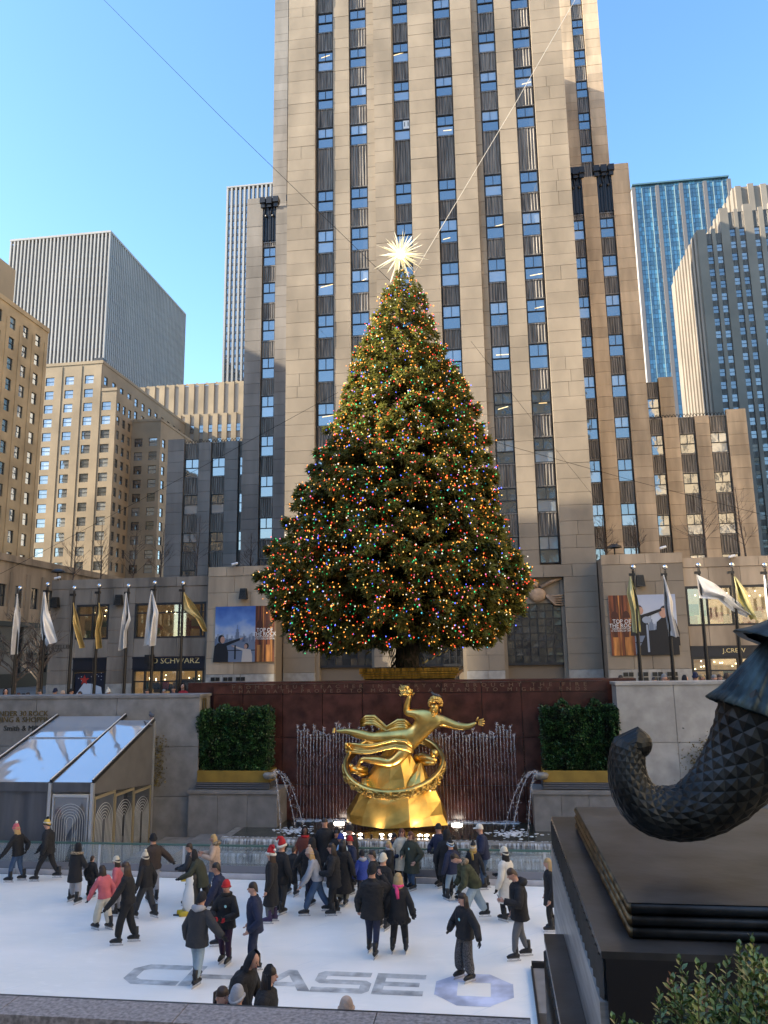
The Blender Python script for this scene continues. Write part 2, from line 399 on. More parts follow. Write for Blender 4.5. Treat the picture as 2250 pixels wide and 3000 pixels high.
# entrance grilles
gg = glass_mat('grille_glass', (.012,.012,.012), .12, p=.12, blind=(.05,.045,.035))
for k,(a,b) in enumerate(OPEN):
    e = MB(); e.box(a-.02,a+.25,60.42,61.2,GZ,ztop_open+1.9); e.box(b-.25,b+.02,60.42,61.2,GZ,ztop_open+1.9)
    e.box(a+.25,b-.25,60.6,61.2,ztop_open,12.05); e.build('door_surround', lime, sky_t)
    g = MB(); n = 7
    for i in range(n+1):
        u = a+.25+(b-a-.5)*i/n; g.box(u-.03,u+.03,60.75,60.85,5.6,ztop_open)
    for i in range(9):
        z = 5.6+(ztop_open-5.6)*i/8; g.box(a+.25,b-.25,60.78,60.84,z-.03,z+.03)
    g.box(a+.25,b-.25,60.7,60.92,5.45,5.62)
    go = g.build('entrance_grille', frame_m, sky_t)
    for i in range(n):
        for j in range(8):
            u = a+.28+(b-a-.5)*i/n; z = 5.63+(ztop_open-5.6)*j/8
            p = MB(); p.quad((u,60.83,z),(u+(b-a-.5)/n-.06,60.83,z),(u+(b-a-.5)/n-.06,60.83+rnd.uniform(-.02,.02),z+.5),(u,60.83,z+.5)); p.build('pane', gg, go)
    d = MB(); nd = 4
    for i in range(nd):
        u = a+.3+(b-a-.6)*i/nd; u1 = a+.3+(b-a-.6)*(i+1)/nd-.06
        d.box(u,u1,61.0,61.06,GZ,5.42); d.box(u+.1,u1-.1,60.98,61.0,GZ+.2,5.3,1)
    d.build('entrance_doors', [frame_m, wglass2], sky_t)
# carved panel above right opening
pt = mat('painted_relief', (.45,.3,.19), .7, var=.2, scale=2)
gl_ = mat('relief_gold', (.6,.38,.09), .35, .8)
c = MB(); a,b = OPEN[2]
c.ball((a+2.7,60.45,10.75),.55,12,0,1.25,.5,1.0); c.tube([(a+3.0,60.4,11.3),(a+3.7,60.35,11.7),(b-.1,60.4,12.0)],[.16,.14,.1],8)
for i in range(5): c.tube([(a+3.3,60.45,10.7),(a+4.0,60.4,10.6-.16*i),(b-.05,60.42,10.4-.2*i+.3)],[.1,.09,.05],6)
c.ball((a+2.55,60.35,11.55),.27,10); c.build('carved_relief', pt, sky_t, True)
c = MB()
for i in range(14): c.ball((a+2.5+.3*math.cos(i*.45),60.33+.1*math.sin(i*2.1),11.68+.2*math.sin(i*.45)),.09,6)
c.build('relief_hair', gl_, sky_t, True)
lit = mat('ceiling_light_glow', (1,.8,.5), .5, emit=(1,.68,.3), estr=.5)
wlist = [o for o in sky_t.children if o.name.startswith('window') and o.location.y < 62]
for o in random.Random(5).sample(wlist, 22):
    m = MB(); l_ = rnd.uniform(.25,.6); zz = o.location.z+rnd.uniform(.25,1.7); m.obox((o.location.x+rnd.uniform(-.3,.3),o.location.y+.012,zz),(l_,0,rnd.choice((0,.06,.1))),(0,.004,0),(0,0,.03)); m.build('ceiling_light', lit, o)
# number cards in windows
card = mat('paper_card', (.8,.8,.8), .8)
for s,(z0,z1) in (('11',WROWS[9]),('15',WROWS[13])):
    c = MB(); c.box(-5.9,-5.35,60.83-.06,60.83-.045,z0+1.15,z0+1.95); c.build('number_card', card, sky_t)
    text('number_print', s, .62, frame_m, sky_t, (-5.62,60.76,z0+1.55), depth=.003)
# ================================================================== generic punched facade
def facade(mb, o, u, W, z0, z1, cols, rows, depth=.3, mi=0):
    n = Vector((u.y,-u.x,0)); o = Vector((o.x,o.y,0)); out = []
    P = lambda a,z,d=0: o+u*a+Vector((0,0,z))-n*d
    us = sorted({0,W,*[c for k in cols for c in k]}); zs = sorted({z0,z1,*[c for k in rows for c in k]})
    cs = set(cols); rs = set(rows)
    # solid horizontal strips where no window row, full width
    for i in range(len(zs)-1):
        za,zb = zs[i],zs[i+1]
        if (za,zb) not in rs: mb.quad(P(0,za),P(W,za),P(W,zb),P(0,zb),mi); continue
        for j in range(len(us)-1):
            a,b = us[j],us[j+1]
            if (a,b) not in cs: mb.quad(P(a,za),P(b,za),P(b,zb),P(a,zb),mi); continue
            for q in ((P(a,za),P(b,za),P(b,za,depth),P(a,za,depth)),(P(a,zb,depth),P(b,zb,depth),P(b,zb),P(a,zb)),(P(a,za),P(a,za,depth),P(a,zb,depth),P(a,zb)),(P(b,za,depth),P(b,za),P(b,zb),P(b,zb,depth))): mb.quad(*q,mi)
            c = P((a+b)/2,za,depth*.7); out.append((c,b-a,zb-za))
    return out, math.atan2(u.y,u.x)
def windows(parent, lst, ang, style=1, panes=1):
    for c,w,h in lst: put_window(parent, c.x,c.y,c.z,w,h,ang,style,panes)
def rows_from(z0, z1, step, h, off=.9):
    r = []; z = z0+off
    while z+h < z1-.6: r.append((z,z+h)); z += step
    return r
def cols_from(W, n, w, m=None):
    p = W/n; return [(p*(i+.5)-w/2, p*(i+.5)+w/2) for i in range(n)]
EX, EY = Vector((1,0,0)), Vector((0,1,0))
# ---- tall beige block at the far left (face along x = XA)
XA = -68; beige3 = mat('bounce_lit_stone', (.5,.37,.21), .85, var=.14, scale=.25, bump=.1, bscale=2)  # stone colour raised to stand in for sunlight reflected onto this face
pA = at(142,976,118); XA = pA.x; zA = pA.z
LA=70; tA = thing('office_building', 'beige stone office building filling the edge behind the paired flagpoles, bounced sunlight in its colour', 'building', (XA,100,GZ))
m = MB(); LA = 72.5  # unseen near end, placed so the building shades the wing and shop
lst, ang = facade(m, Vector((XA,118-LA,0)), EY, LA, GZ, zA, [(LA-2.2-3.55*i-1.5,LA-2.2-3.55*i) for i in range(18,-1,-1)], rows_from(17,zA,3.45,2.0))
m.quad((XA,118,GZ),(XA-40,118,GZ),(XA-40,118,zA),(XA,118,zA)); m.quad((XA-40,45.5,GZ),(XA,45.5,GZ),(XA,45.5,zA),(XA-40,45.5,zA))
m.quad((XA-40,45.5,zA),(XA,45.5,zA),(XA,118,zA),(XA-40,118,zA)); m.quad((XA-40,118,GZ),(XA-40,45.5,GZ),(XA-40,45.5,zA),(XA-40,118,zA))
m.build('wall', beige3, tA)
vis = [q for q in lst if q[0].y > 95]
windows(tA, vis, ang); 
m = MB()
for c,w,h in lst:
    if c.y <= 95: m.quad(c+Vector((0,-w/2,0)),c+Vector((0,w/2,0)),c+Vector((0,w/2,h)),c+Vector((0,-w/2,h)))
tag(m.build('window_glazing', wglass2, tA), kind='stuff')
m = MB(); m.box(XA-.5,XA+.15,45.4,118.1,zA,zA+.8)
for i in range(20): y = 118-.1-3.55*i; m.box(XA,XA+.1,y-.9,y-.1,16,zA-2.2)
m.build('pilaster', beige3, tA)
m = MB(); m.box(XA-38,XA-3,60,112,zA,zA+9); m.build('penthouse', beige, tA)
# ---- stepped beige block behind it
Y1 = 155
p1 = at(301,1064,Y1); p2 = at(342,1144,Y1); XB1, XB2 = p1.x, p2.x
Y3 = atx(387,1238,XB2).y; p3 = at(472,1233,Y3); XB3 = p3.x
tB = thing('stepped_building', 'cream stone office building stepping down in three blocks behind bare terrace trees', 'building', (XB1,Y1,GZ))
fl = 3.27
def bx(mb, x0,x1,y0,y1,zt):
    mb.quad((x0,y0,zt),(x1,y0,zt),(x1,y1,zt),(x0,y1,zt))
m = MB()
WB = XB1-(-108)
cols = [(WB-2.0-4.75*i-2.1, WB-2.0-4.75*i) for i in range(5,-1,-1)]
r1 = [(p1.z-4.6-fl*i, p1.z-4.6-fl*i+1.95) for i in range(20,-1,-1) if p1.z-4.6-fl*i > 9]
l, a = facade(m, Vector((-108,Y1,0)), EX, WB, GZ, p1.z, cols, r1, .3); windows(tB, l, a)
r2 = [q for q in r1 if q[1] < p2.z-2]
l, a = facade(m, Vector((XB1,Y1,0)), EX, XB2-XB1, GZ, p2.z, [(.35,2.45)], r2, .3); windows(tB, l, a)
l, a = facade(m, Vector((XB2,Y1,0)), EY, Y3-Y1, GZ, p2.z, cols_from(Y3-Y1,3,1.3), r2, .3); windows(tB, l, a)
r3 = [q for q in r1 if q[1] < p3.z-1.2]
l, a = facade(m, Vector((XB2,Y3,0)), EX, XB3-XB2, GZ, p3.z, cols_from(XB3-XB2,2,2.0), r3, .3); windows(tB, l, a)
l, a = facade(m, Vector((XB3,Y3,0)), EY, 40, GZ, p3.z, cols_from(40,10,1.7), r3, .3); windows(tB, [q for q in l if q[0].z > 20 and q[0].y < Y3+25], a)
rr = [q for q in r1 if q[0] > p3.z-4]
l, a = facade(m, Vector((XB1,Y1,0)), EY, 50, p3.z-6, p1.z, cols_from(50,13,1.7), rr, .3); windows(tB, l, a)
bx(m,-108,XB1,Y1,Y1+50,p1.z); bx(m,XB1,XB2,Y1,Y3,p2.z); bx(m,XB1,XB3,Y3,Y3+40,p3.z)
m.build('wall', beige2, tB)
m = MB(); m.box(-108,XB1+.15,Y1-.15,Y1+.4,p1.z,p1.z+.7); m.box(XB1+.15,XB2+.15,Y1-.15,Y1+.4,p2.z,p2.z+.7); m.box(XB2+.15,XB3+.15,Y3-.15,Y3+.4,p3.z,p3.z+.6)
m.box(XB1-.25,XB1+.15,Y1+.4,Y1+50,p1.z,p1.z+.7); m.box(XB3-.25,XB3+.15,Y3+.4,Y3+40,p3.z,p3.z+.6)
for c0,c1 in cols: m.box(-108+c1+.25,-108+c1+1.9,Y1-.12,Y1,GZ,p1.z-.3)
m.build('pilaster', beige2, tB)
m = MB(); m.box(XB1-3,XB1-.4,Y1+1,Y1+3,p1.z+.7,p1.z+1.2); m.box(XB1-2.7,XB1-.7,Y1+1.2,Y1+2.8,p1.z+1.2,p1.z+1.9); m.build('rooftop_unit', darkm, tB)
# ---- low side building along the side street, with storefront
XL = -52
tL = thing('corner_building', 'low tan stone building with sash windows above the dark storefront cornice at the frame edge', 'building', (XL,90,GZ))
zL = 17.6; m = MB(); y0 = 60
l, a = facade(m, Vector((XL,y0,0)), EY, 64, 10.6, zL, cols_from(64,21,1.45), [(12.2,14.6)], .35); windows(tL, [q for q in l if q[0].y > 70], a, 0, 1)
m.quad((XL-15,y0,zL),(XL,y0,zL),(XL,124,zL),(XL-15,124,zL)); m.quad((XL-15,y0,GZ),(XL,y0,GZ),(XL,y0,zL),(XL-15,y0,zL)); m.box(XL-15,XL,y0,124,zL,zL+.02)
m.box(XL-15,XL-.3,47.4,66,GZ,33); m.build('wall', lime_s, tL)  # includes an unseen taller block added to shade the shop front
m = MB()
for i in range(22): m.box(XL,XL+.12,y0+64/21*i-.35,y0+64/21*i+.35,10.9,zL-1.6)
m.box(XL-.3,XL+.2,y0,124,zL-.5,zL+.25); m.build('pilaster', lime_s, tL)
m = MB(); m.box(XL-.2,XL+.5,y0,124,10.1,10.6); 
for i in range(12): m.box(XL-.05,XL+.2,y0+5.2*i-.12,y0+5.2*i+.12,GZ,10.1)
m.box(XL-.05,XL+.15,y0,124,7.1,7.3); m.box(XL-.05,XL+.3,y0,124,GZ,5.0); m.build('storefront_frame', darkm, tL)
for i in range(11):
    for z0_,z1_ in ((5.0,7.1),(7.3,10.1)):
        p = MB(); p.quad((XL-.02,y0+5.2*i+.15,z0_),(XL-.02,y0+5.2*i+5.05,z0_),(XL-.02,y0+5.2*i+5.05,z1_),(XL-.02,y0+5.2*i+.15,z1_)); p.build('storefront_pane', wglass2, tL)
# ---- striped slab tower
YT = 240; pc = at(323,682,YT); pl_ = at(34,706,YT); XT = pc.x; zT = pc.z; yT2 = atx(542,945,XT).y
tT = thing('striped_tower', 'grey slab tower with thin white vertical stripes, the wide one above cream blocks', 'skyscraper', (XT,YT,GZ))
def striped(t, x0, x1, y0, y1, zt, pit, faces='fr'):
    m = MB(); m.box(x0,x1-.02,y0+.6,y1,GZ,zt-1); m.build('core_wall', stripeg, t)
    fl = MB(); z = 25
    while z < zt-8:
        if 'f' in faces: fl.box(x0,x1-.7,y0+.35,y0+.6,z,z+1.2)
        if 'r' in faces: fl.box(x1-.02,x1+.1,y0+.6,y1,z,z+1.2)
        z += 3.9
    tag(fl.build('floor_bands', mat('band_metal',(.16,.16,.17),.4,.4), t), kind='stuff')
    unit_p = unit(palest)
    if 'f' in faces:
        n = round((x1-x0)/pit)
        for i in range(n+1): ubox('stripe_pier', palest, t, x0+(x1-x0)*i/n-pit*.2, x0+(x1-x0)*i/n+pit*.2, y0-.3, y0+.5, 20, zt)
    if 'r' in faces:
        n = round((y1-y0)/pit)
        for i in range(1,n+1): ubox('stripe_pier', palest, t, x1-.3, x1+.3, y0+(y1-y0)*i/n-pit*.17, y0+(y1-y0)*i/n+pit*.17, 20, zt)
    m = MB(); m.box(x0-.4,x1+.4,y0-.4,y1,zt,zt+.8); m.build('roof_edge', palest, t)
striped(tT, pl_.x, XT, YT, yT2, zT, 1.42)
pc2 = at(667,552,330); pr2 = at(800,543,330)
tT2 = thing('striped_tower', 'narrow view of grey white-striped slab tower behind the dark stone wing', 'skyscraper', (pc2.x,330,GZ))
striped(tT2, pc2.x, pr2.x+25, 330, 360, pc2.z, 2.2, 'f')
# ---- scalloped low tower between
YC = 215
tC = thing('crenellated_building', 'pale stone building with scalloped parapet and close piers below the narrow striped tower', 'building', (-60,YC,GZ))
a_ = at(418,1134,YC); b_ = at(688,1128,YC); c_ = at(707,1140,YC)
def ribbed(t, x0, x1, y0, z0, z1, n, ym, wm, pm, wins=None):
    m = MB(); m.box(x0,x1,y0+.5,y0+ym,z0,z1-.6); m.build('wall', wm, t)
    p = (x1-x0)/n
    for i in range(n+1): ubox('pier', pm, t, x0+p*i-p*.27, x0+p*i+p*.27, y0, y0+.6, z0, z1+rnd.uniform(-.1,.1))
    m = MB()
    for i in range(n):
        u = x0+p*(i+.5); m.add([(u-p*.23,y0+.3,z1-.6),(u+p*.23,y0+.3,z1-.6),(u+p*.23,y0+.3,z1-.1),(u,y0+.3,z1+.4),(u-p*.23,y0+.3,z1-.1)],[(0,1,2,3,4)])
    m.build('parapet_crest', pm, t)
    if wins:
        for i in range(n):
            for z in wins: put_window(t, x0+p*(i+.5), y0+.3, z, p*.46, 2.2, 0, 1, 1)
ribbed(tC, a_.x, c_.x, YC, 40, a_.z, 10, 25, mat('recess_stone',(.3,.26,.22),.8), beige2)
zc2 = at(600,1212,YC-12).z
ribbed(tC, at(470,1212,YC-12).x, at(712,1212,YC-12).x, YC-12, GZ, zc2, 9, 13, mat('recess_stone',(.3,.26,.22),.8), beige2, [zc2-5.5-4.1*i for i in range(8)])
# ---- stepped tower at right
YR_ = 185; q1 = at(2041,673.6,YR_); q2 = at(2111,610,YR_); q3 = at(2151,549,192)
tR = thing('stepped_tower', 'grey stone stepped tower with bright sunlit flank beside the teal glass tower', 'skyscraper', (q1.x,YR_,GZ))
wl_m = MB(); pr_m = []
def rwin(x0, z1, colx, first):
    z = first
    for k in range(34):
        for (a,b) in colx:
            if z > 12:
                put_window(tR, (a+b)/2, YR_+.45, z, b-a, 1.9, 0, 1, 1)
                spandrel(tR, a, b, YR_+.42, z-1.35, z)
        z -= 3.25
px2 = lambda x: at(x,900,YR_).x
base_z = 900
def RX(r): return at(1900+r*.3616, 673.6, YR_).x
tier1 = [(RX(462),RX(510)),(RX(540),RX(588))]
tier2 = [(RX(657),RX(706)),(RX(736),RX(785)),(RX(858),RX(906)),(RX(945),RX(993))]
rwin(q1.x, q1.z, tier1, q1.z-6.0); rwin(q2.x, q2.z, tier2, q2.z-7.6)
wl_m.box(q1.x,q2.x-.01,YR_+.65,YR_+28,GZ,q1.z-1); wl_m.box(q2.x,RX(1400),YR_+.65,YR_+40,GZ,q2.z-1.5)
wl_m.box(q3.x,RX(1400),192,225,GZ,q3.z)
wl_m.build('wall', greyst, tR)
P = [(q1.x,tier1[0][0],q1.z),(tier1[0][1],tier1[1][0],q1.z),(tier1[1][1],tier2[0][0],q2.z),(tier2[0][1],tier2[1][0],q2.z-.5),(tier2[1][1],tier2[2][0],q2.z+.6),(tier2[2][1],tier2[3][0],q2.z-.5),(tier2[3][1],tier2[3][1]+4,q2.z+.4)]
for a,b,z in P: ubox('pier', greyst, tR, a, b, YR_, YR_+.9, GZ, z)
for a,b in tier1: spandrel(tR,a,b,YR_+.3,q1.z-4.05,q1.z-1.2)
for a,b in tier2: spandrel(tR,a,b,YR_+.3,q2.z-5.65,q2.z-1.2)
n = 8; y2 = atx(1978,818,q1.x).y
for i in range(n+1): ubox('flank_pier', greyst, tR, q1.x-.4, q1.x, YR_+1+(y2-YR_-1)*i/n-.75, YR_+1+(y2-YR_-1)*i/n+.75, GZ, q1.z-.5+.3*(i%2))
for i in range(7): ubox('flank_pier', greyst, tR, q2.x-.4, q2.x, YR_+2+3*i-.7, YR_+2+3*i+.7, q1.z-1, q2.z-.5+.3*(i%2))
for i in range(9): ubox('pier', greyst, tR, q3.x+3.1*i, q3.x+3.1*i+1.4, 191.4, 192, q2.z-3, q3.z+.4*(i%2))
for i in range(6): ubox('flank_pier', greyst, tR, q3.x-.4, q3.x, 192.5+3.4*i, 194.2+3.4*i, q2.z-3, q3.z+.2)
# ---- teal glass tower
YG_ = 330; g1 = at(1853,553,YG_); g2 = at(2131,521,YG_)
tG = thing('glass_tower', 'teal blue glass tower with pale vertical fins rising behind the stone wing', 'skyscraper', (g1.x,YG_,GZ))
zG = g2.z; xa, xb = g1.x, g2.x
m = MB(); z = 20.0
nx = 32; wq = (xb-xa)/nx
while z < zG-1:
    h = 2.1 if int(z/2.1) % 2 else 2.1
    for i in range(nx): m.quad((xa+wq*i,YG_,z),(xa+wq*(i+1),YG_,z),(xa+wq*(i+1),YG_,z+h),(xa+wq*i,YG_,z+h))
    z += h
tag(m.build('glass_panes', tglass, tG), kind='stuff')
m = MB(); m.box(xa+.01,xb,YG_+.3,YG_+40,GZ,zG); m.build('core_wall', mat('side_panel',(.42,.4,.37),.6), tG)
m = MB(); z = 20.0
while z < zG-1: m.box(xa,xb,YG_-.08,YG_-.01,z-.07,z+.07); z += 2.1
for i in range(nx+1): m.box(xa+wq*i-.06,xa+wq*i+.06,YG_-.1,YG_-.01,20,zG)
tag(m.build('mullions', mat('mullion',(.05,.11,.15),.4,.5), tG), kind='stuff')
fin = mat('pale_fin', (.16,.24,.28), .5)
cp = mat('tower_column', (.13,.125,.13), .7)
for i in range(1,nx):
    if i % 8 in (3,6): ubox('fin', fin, tG, xa+wq*i-.12, xa+wq*i+.12, YG_-.7, YG_-.1, 20, zG-1.5)
for i in range(0,5): ubox('column', cp, tG, xa+wq*8*i+wq*.2-.75, xa+wq*8*i+wq*.2+.75, YG_-1.0, YG_-.1, 20, zG-1)
m = MB(); m.box(xa-.3,xb+.3,YG_-1.1,YG_+40,zG,zG+.7); m.build('roof_edge', mat('teal_cap',(.08,.16,.2),.4), tG)
# ---- unseen buildings round the plaza, most put in to shade or bounce light
def plain_block(label, x0,x1,y0,y1,zt, name='office_building', wm=None):
    t = thing(name, label, 'building', ((x0+x1)/2,(y0+y1)/2,GZ)); m = MB()
    for o,u,Wd in ((Vector((x0,y0,0)),EX,x1-x0),(Vector((x1,y0,0)),EY,y1-y0),(Vector((x1,y1,0)),-EX,x1-x0),(Vector((x0,y1,0)),-EY,y1-y0)):
        nn = max(2,int(Wd/4)); l,_ = facade(m,o,u,Wd,GZ,zt,cols_from(Wd,nn,1.7),rows_from(GZ+1,zt,3.9,2.2),.3)
        for c,w,h in l: m.quad(c-u*(w/2),c+u*(w/2),c+u*(w/2)+Vector((0,0,h)),c-u*(w/2)+Vector((0,0,h)),1)
    m.quad((x0,y0,zt),(x1,y0,zt),(x1,y1,zt),(x0,y1,zt)); m.build('wall', [wm or beige, wglass2], t)
plain_block('tall beige office building out of view south of the rink, sized to shade it', -105,-66,-40,31,48)
plain_block('tall narrow stone building added out of view across the side street for shade', -66,-52,29,41.5,52)
plain_block('six storey beige stone building beside the gardens, outside the picture', -52,-27,-75,-12,30)
plain_block('tall sunlit stone office building added out of view north of the rink for bounced light', 47,90,-60,115,74,wm=mat('bounce_wall_stone',(.62,.5,.35),.85))  # wall colour raised so it throws more warm light on the rink
plain_block('tall stone office building behind the viewer, outside the picture', -34,34,-160,-110,92)
# ================================================================== shops either side of the entrance
def lay2(lst, x0, x1, z0, z1, y, mi, ch, r):
    z = z0; k = 0; n0 = max(1, round((z1-z0)/ch)); h = (z1-z0)/n0
    for k in range(n0):
        n = max(1, round((x1-x0)/r.uniform(1.5,2.3)))
        cs = [x0]+([x0+(x1-x0)*(i+(.2 if k%2 else -.2))/n for i in range(1,n)])+[x1]
        for a,b in zip(cs[:-1],cs[1:]): lst.append((a,b,z0+h*k,z0+h*(k+1),y+r.uniform(-.01,.01),mi))
def put_blocks(lst, parent):
    for (a,b,z0,z1,y,mi) in lst: ubox('stone_block', bmats[mi], parent, a+J, b-J, y, y+.4, z0+J, z1-J)
warm = mat('warm_interior', (.3,.17,.07), .8, emit=(1,.55,.2), estr=.1, var=.4, scale=1.5)
bulb_w = mat('warm_bulb', (1,.8,.5), .4, emit=(1,.72,.36), estr=5)
shopg = bpy.data.materials.new('shop_glass'); shopg.use_nodes = True
_n = shopg.node_tree.nodes; _l = shopg.node_tree.links; _t = _n.new('ShaderNodeBsdfTransparent'); _g = _n.new('ShaderNodeBsdfGlossy'); _g.inputs['Roughness'].default_value = .02
_m = _n.new('ShaderNodeMixShader'); _m.inputs[0].default_value = .16; _t.inputs[0].default_value = (.8,.85,.85,1)
_l.new(_t.outputs[0],_m.inputs[1]); _l.new(_g.outputs[0],_m.inputs[2]); _l.new(_m.outputs[0],_n['Material Output'].inputs[0])
YS = 57.9
gold_letter = mat('gold_letter', (.75,.6,.3), .4, .3)
navy = mat('navy_sign_board', (.012,.014,.025), .4)
def shop_front(t, x0, x1, z0, z1, nm, glow, bars=(), zbars=()):
    """frame, panes and a lit room behind them"""
    f = MB(); f.box(x0,x0+.14,YS,YS+.35,z0,z1); f.box(x1-.14,x1,YS,YS+.35,z0,z1); f.box(x0+.14,x1-.14,YS,YS+.35,z1-.16,z1); f.box(x0+.14,x1-.14,YS,YS+.35,z0,z0+.12)
    xs = [x0+.14]+[x0+(x1-x0)*b for b in bars]+[x1-.14]; zs = [z0+.12]+[z0+(z1-z0)*b for b in zbars]+[z1-.16]
    for x in xs[1:-1]: f.box(x-.05,x+.05,YS+.05,YS+.3,z0+.12,z1-.16)
    for z in zs[1:-1]: f.box(x0+.14,x1-.14,YS+.06,YS+.28,z-.05,z+.05)
    fo = f.build(nm, frame_m, t)
    for a,b in zip(xs[:-1],xs[1:]):
        for c,d in zip(zs[:-1],zs[1:]):
            p = MB(); p.box(a,b,YS+.16,YS+.172,c,d); p.build('pane', shopg, fo)
    r = MB(); r.box(x0-.2,x1+.2,YS+2.8,YS+2.9,z0-.1,z1+.1); r.box(x0-.2,x1+.2,YS+.4,YS+2.8,z1,z1+.05); r.box(x0-.2,x1+.2,YS+.4,YS+2.8,z0-.06,z0-.01)
    r.box(x0-.25,x0-.2,YS+.4,YS+2.9,z0,z1); r.box(x1+.2,x1+.25,YS+.4,YS+2.9,z0,z1); r.build('room', glow, t)
    b = MB(); g = MB(); q = random.Random(int(x0*7+z0))
    for i in range(int((x1-x0)*2.2)):
        b.ball((q.uniform(x0+.2,x1-.2),YS+q.uniform(.7,2.3),z1-q.uniform(.25,.9)),.05,6)
    b.build('ceiling_lamps', bulb_w, t)
    for i in range(int((x1-x0)*3)):
        w_ = q.uniform(.15,.45); xx = q.uniform(x0+.3,x1-.3); zz = z0+q.uniform(0,.35)*(z1-z0)
        g.box(xx-w_,xx+w_,YS+1.0+.05*i%1.2,YS+1.1+.05*i%1.2+.1,zz,zz+q.uniform(.3,.8),q.randrange(4))
    g.build('goods', [mat('goods_red',(.35,.03,.03),.7),mat('goods_tan',(.35,.22,.1),.7),mat('goods_dark',(.03,.03,.04),.7),mat('goods_green',(.03,.1,.05),.7)], t)
def shop(label, L, rows, cat='shop'):
    pass
dark_room = mat('dim_interior', (.06,.045,.035), .8, emit=(1,.5,.2), estr=.03)
tS = thing('shop_building', 'weathered, shade-toned two storey stone shop front with a navy sign reading SCHWARZ', 'building', (-28,YS,GZ))
xL0 = at(142,1900,YS).x; xw1 = [at(222,1820,YS).x, at(318,1820,YS).x]; xw2 = [at(394,1820,YS).x, at(602,1820,YS).x]
zt_ = at(300,1696,YS).z; zwt, zwb = at(318,1770,YS).z, at(318,1872,YS).z; zst = at(380,1925,YS).z
bl = []; q_ = random.Random(3)
xe = -21.72
lay2(bl,xL0,xw1[0],GZ+1,zwt,YS,1,1.1,q_); lay2(bl,xw1[1],xw2[0],GZ+1,zwt,YS,1,1.1,q_); lay2(bl,xw2[1],xe,GZ+1,zwt,YS,1,1.1,q_)
for a,b in ((xL0,xw1[0]),(xw1[1],xw2[0]),(xw2[1],xe)): lay2(bl,a,b,GZ,GZ+1,YS-.03,2,1,q_)
lay2(bl,xL0,xe,zwt,zt_-.75,YS,1,1.05,q_); lay2(bl,xL0-.05,xe,zt_-.75,zt_,YS-.06,1,.75,q_)
for a,b in (xw1,xw2): lay2(bl,a,b,zst,zwb,YS+.02,1,1.3,q_)
bmats.append(mat('shop_stone_shaded',(.27,.225,.18),.85,var=.22,scale=.6,bump=.25,bscale=3,rand=.12,stretch=(1.4,1.4,.25))); put_blocks([(*b_[:5],4 if b_[5]==1 else b_[5]) for b_ in bl],tS)  # darker stone copy, shade of this shop front put into its colour
m = MB(); m.box(xL0+.05,xe,YS+3,YS+16,GZ,zt_-.1); m.box(xL0+.05,xL0+.4,YS+.4,YS+3,GZ,zt_-.1); m.box(xL0+.4,xe,YS+.4,YS+3,zwt+.06,zt_-.1); m.box(xL0+.4,xe,YS+.4,YS+3,zst+.06,zwb-.1); m.build('core_wall', lime_s, tS)
shop_front(tS,*xw1,zwb,zwt,'window',dark_room,(.5,),(.7,)); shop_front(tS,*xw2,zwb,zwt,'window',dark_room,(.2,.62,.93),(.72,))
# sign boards and doors
zsb = at(380,1962,YS).z
for (a,b) in (xw1,xw2):
    m = MB(); m.box(a,b,YS-.05,YS+.3,zsb,zst); m.box(a-.02,b+.02,YS-.12,YS-.05,zst-.14,zst); m.box(a-.02,b+.02,YS-.1,YS-.05,zsb,zsb+.1); m.build('sign_board', navy, tS)
text('sign_lettering','O SCHWARZ',.62,gold_letter,tS,((at(467,1934,YS).x+at(564,1934,YS).x)/2,YS-.07,at(515,1936,YS).z),sx=1.06)
m = MB(); c = at(458,1934,YS); m.box(c.x-.75,c.x-.1,YS-.5,YS-.13,c.z-.25,c.z+.42); m.build('sign_lamp_box', darkm, tS)
shop_front(tS,*xw2,GZ,zsb,'shop_door',warm,(.17,.4,.62,.88),(.55,))
shop_front(tS,*xw1,GZ,zsb,'display_window',dark_room,(),())
m = MB()   # flat festive print in the display window: night panel, snow hill, star, bunting
a,b = xw1; yy = YS+.1
m.box(a+.16,b-.16,yy+.03,yy+.05,GZ+.1,zsb-.2,0)
m.add([(a+.3,yy+.02,GZ+.2),(b-.3,yy+.02,GZ+.2),(b-.4,yy+.02,GZ+.75),(a+1.6,yy+.02,GZ+1.0),(a+.9,yy+.02,GZ+1.05)],[(0,1,2,3,4)],1)
st = [(a+.95+(.42 if i%2==0 else .18)*math.sin(i*math.pi/5),yy,zsb-.75+(.42 if i%2==0 else .18)*math.cos(i*math.pi/5)) for i in range(10)]
m.add(st+[(a+.95,yy,zsb-.75)],[(i,(i+1)%10,10) for i in range(10)],2)
for i in range(16): x = a+.4+q_.random()*(b-a-.8); z = GZ+1.2+q_.random()*1.2; m.add([(x-.04,yy,z),(x,yy,z-.04),(x+.04,yy,z),(x,yy,z+.04)],[(0,1,2,3)],1)
m.build('window_print',[mat('night_print',(.012,.015,.035),.5),mat('snow_print',(.6,.66,.75),.6),mat('star_print',(.5,.04,.03),.5)],tS)
dk = mat('incised_letter',(.07,.05,.035),.8)
text('wall_lettering','ROCKEFELLER',.40,dk,tS,(at(160,1896,YS).x,YS-.03,at(160,1896,YS).z),sx=1.15)
text('wall_lettering','PLAZA',.40,dk,tS,(at(160,1907,YS).x,YS-.03,at(160,1906,YS).z),sx=1.15)
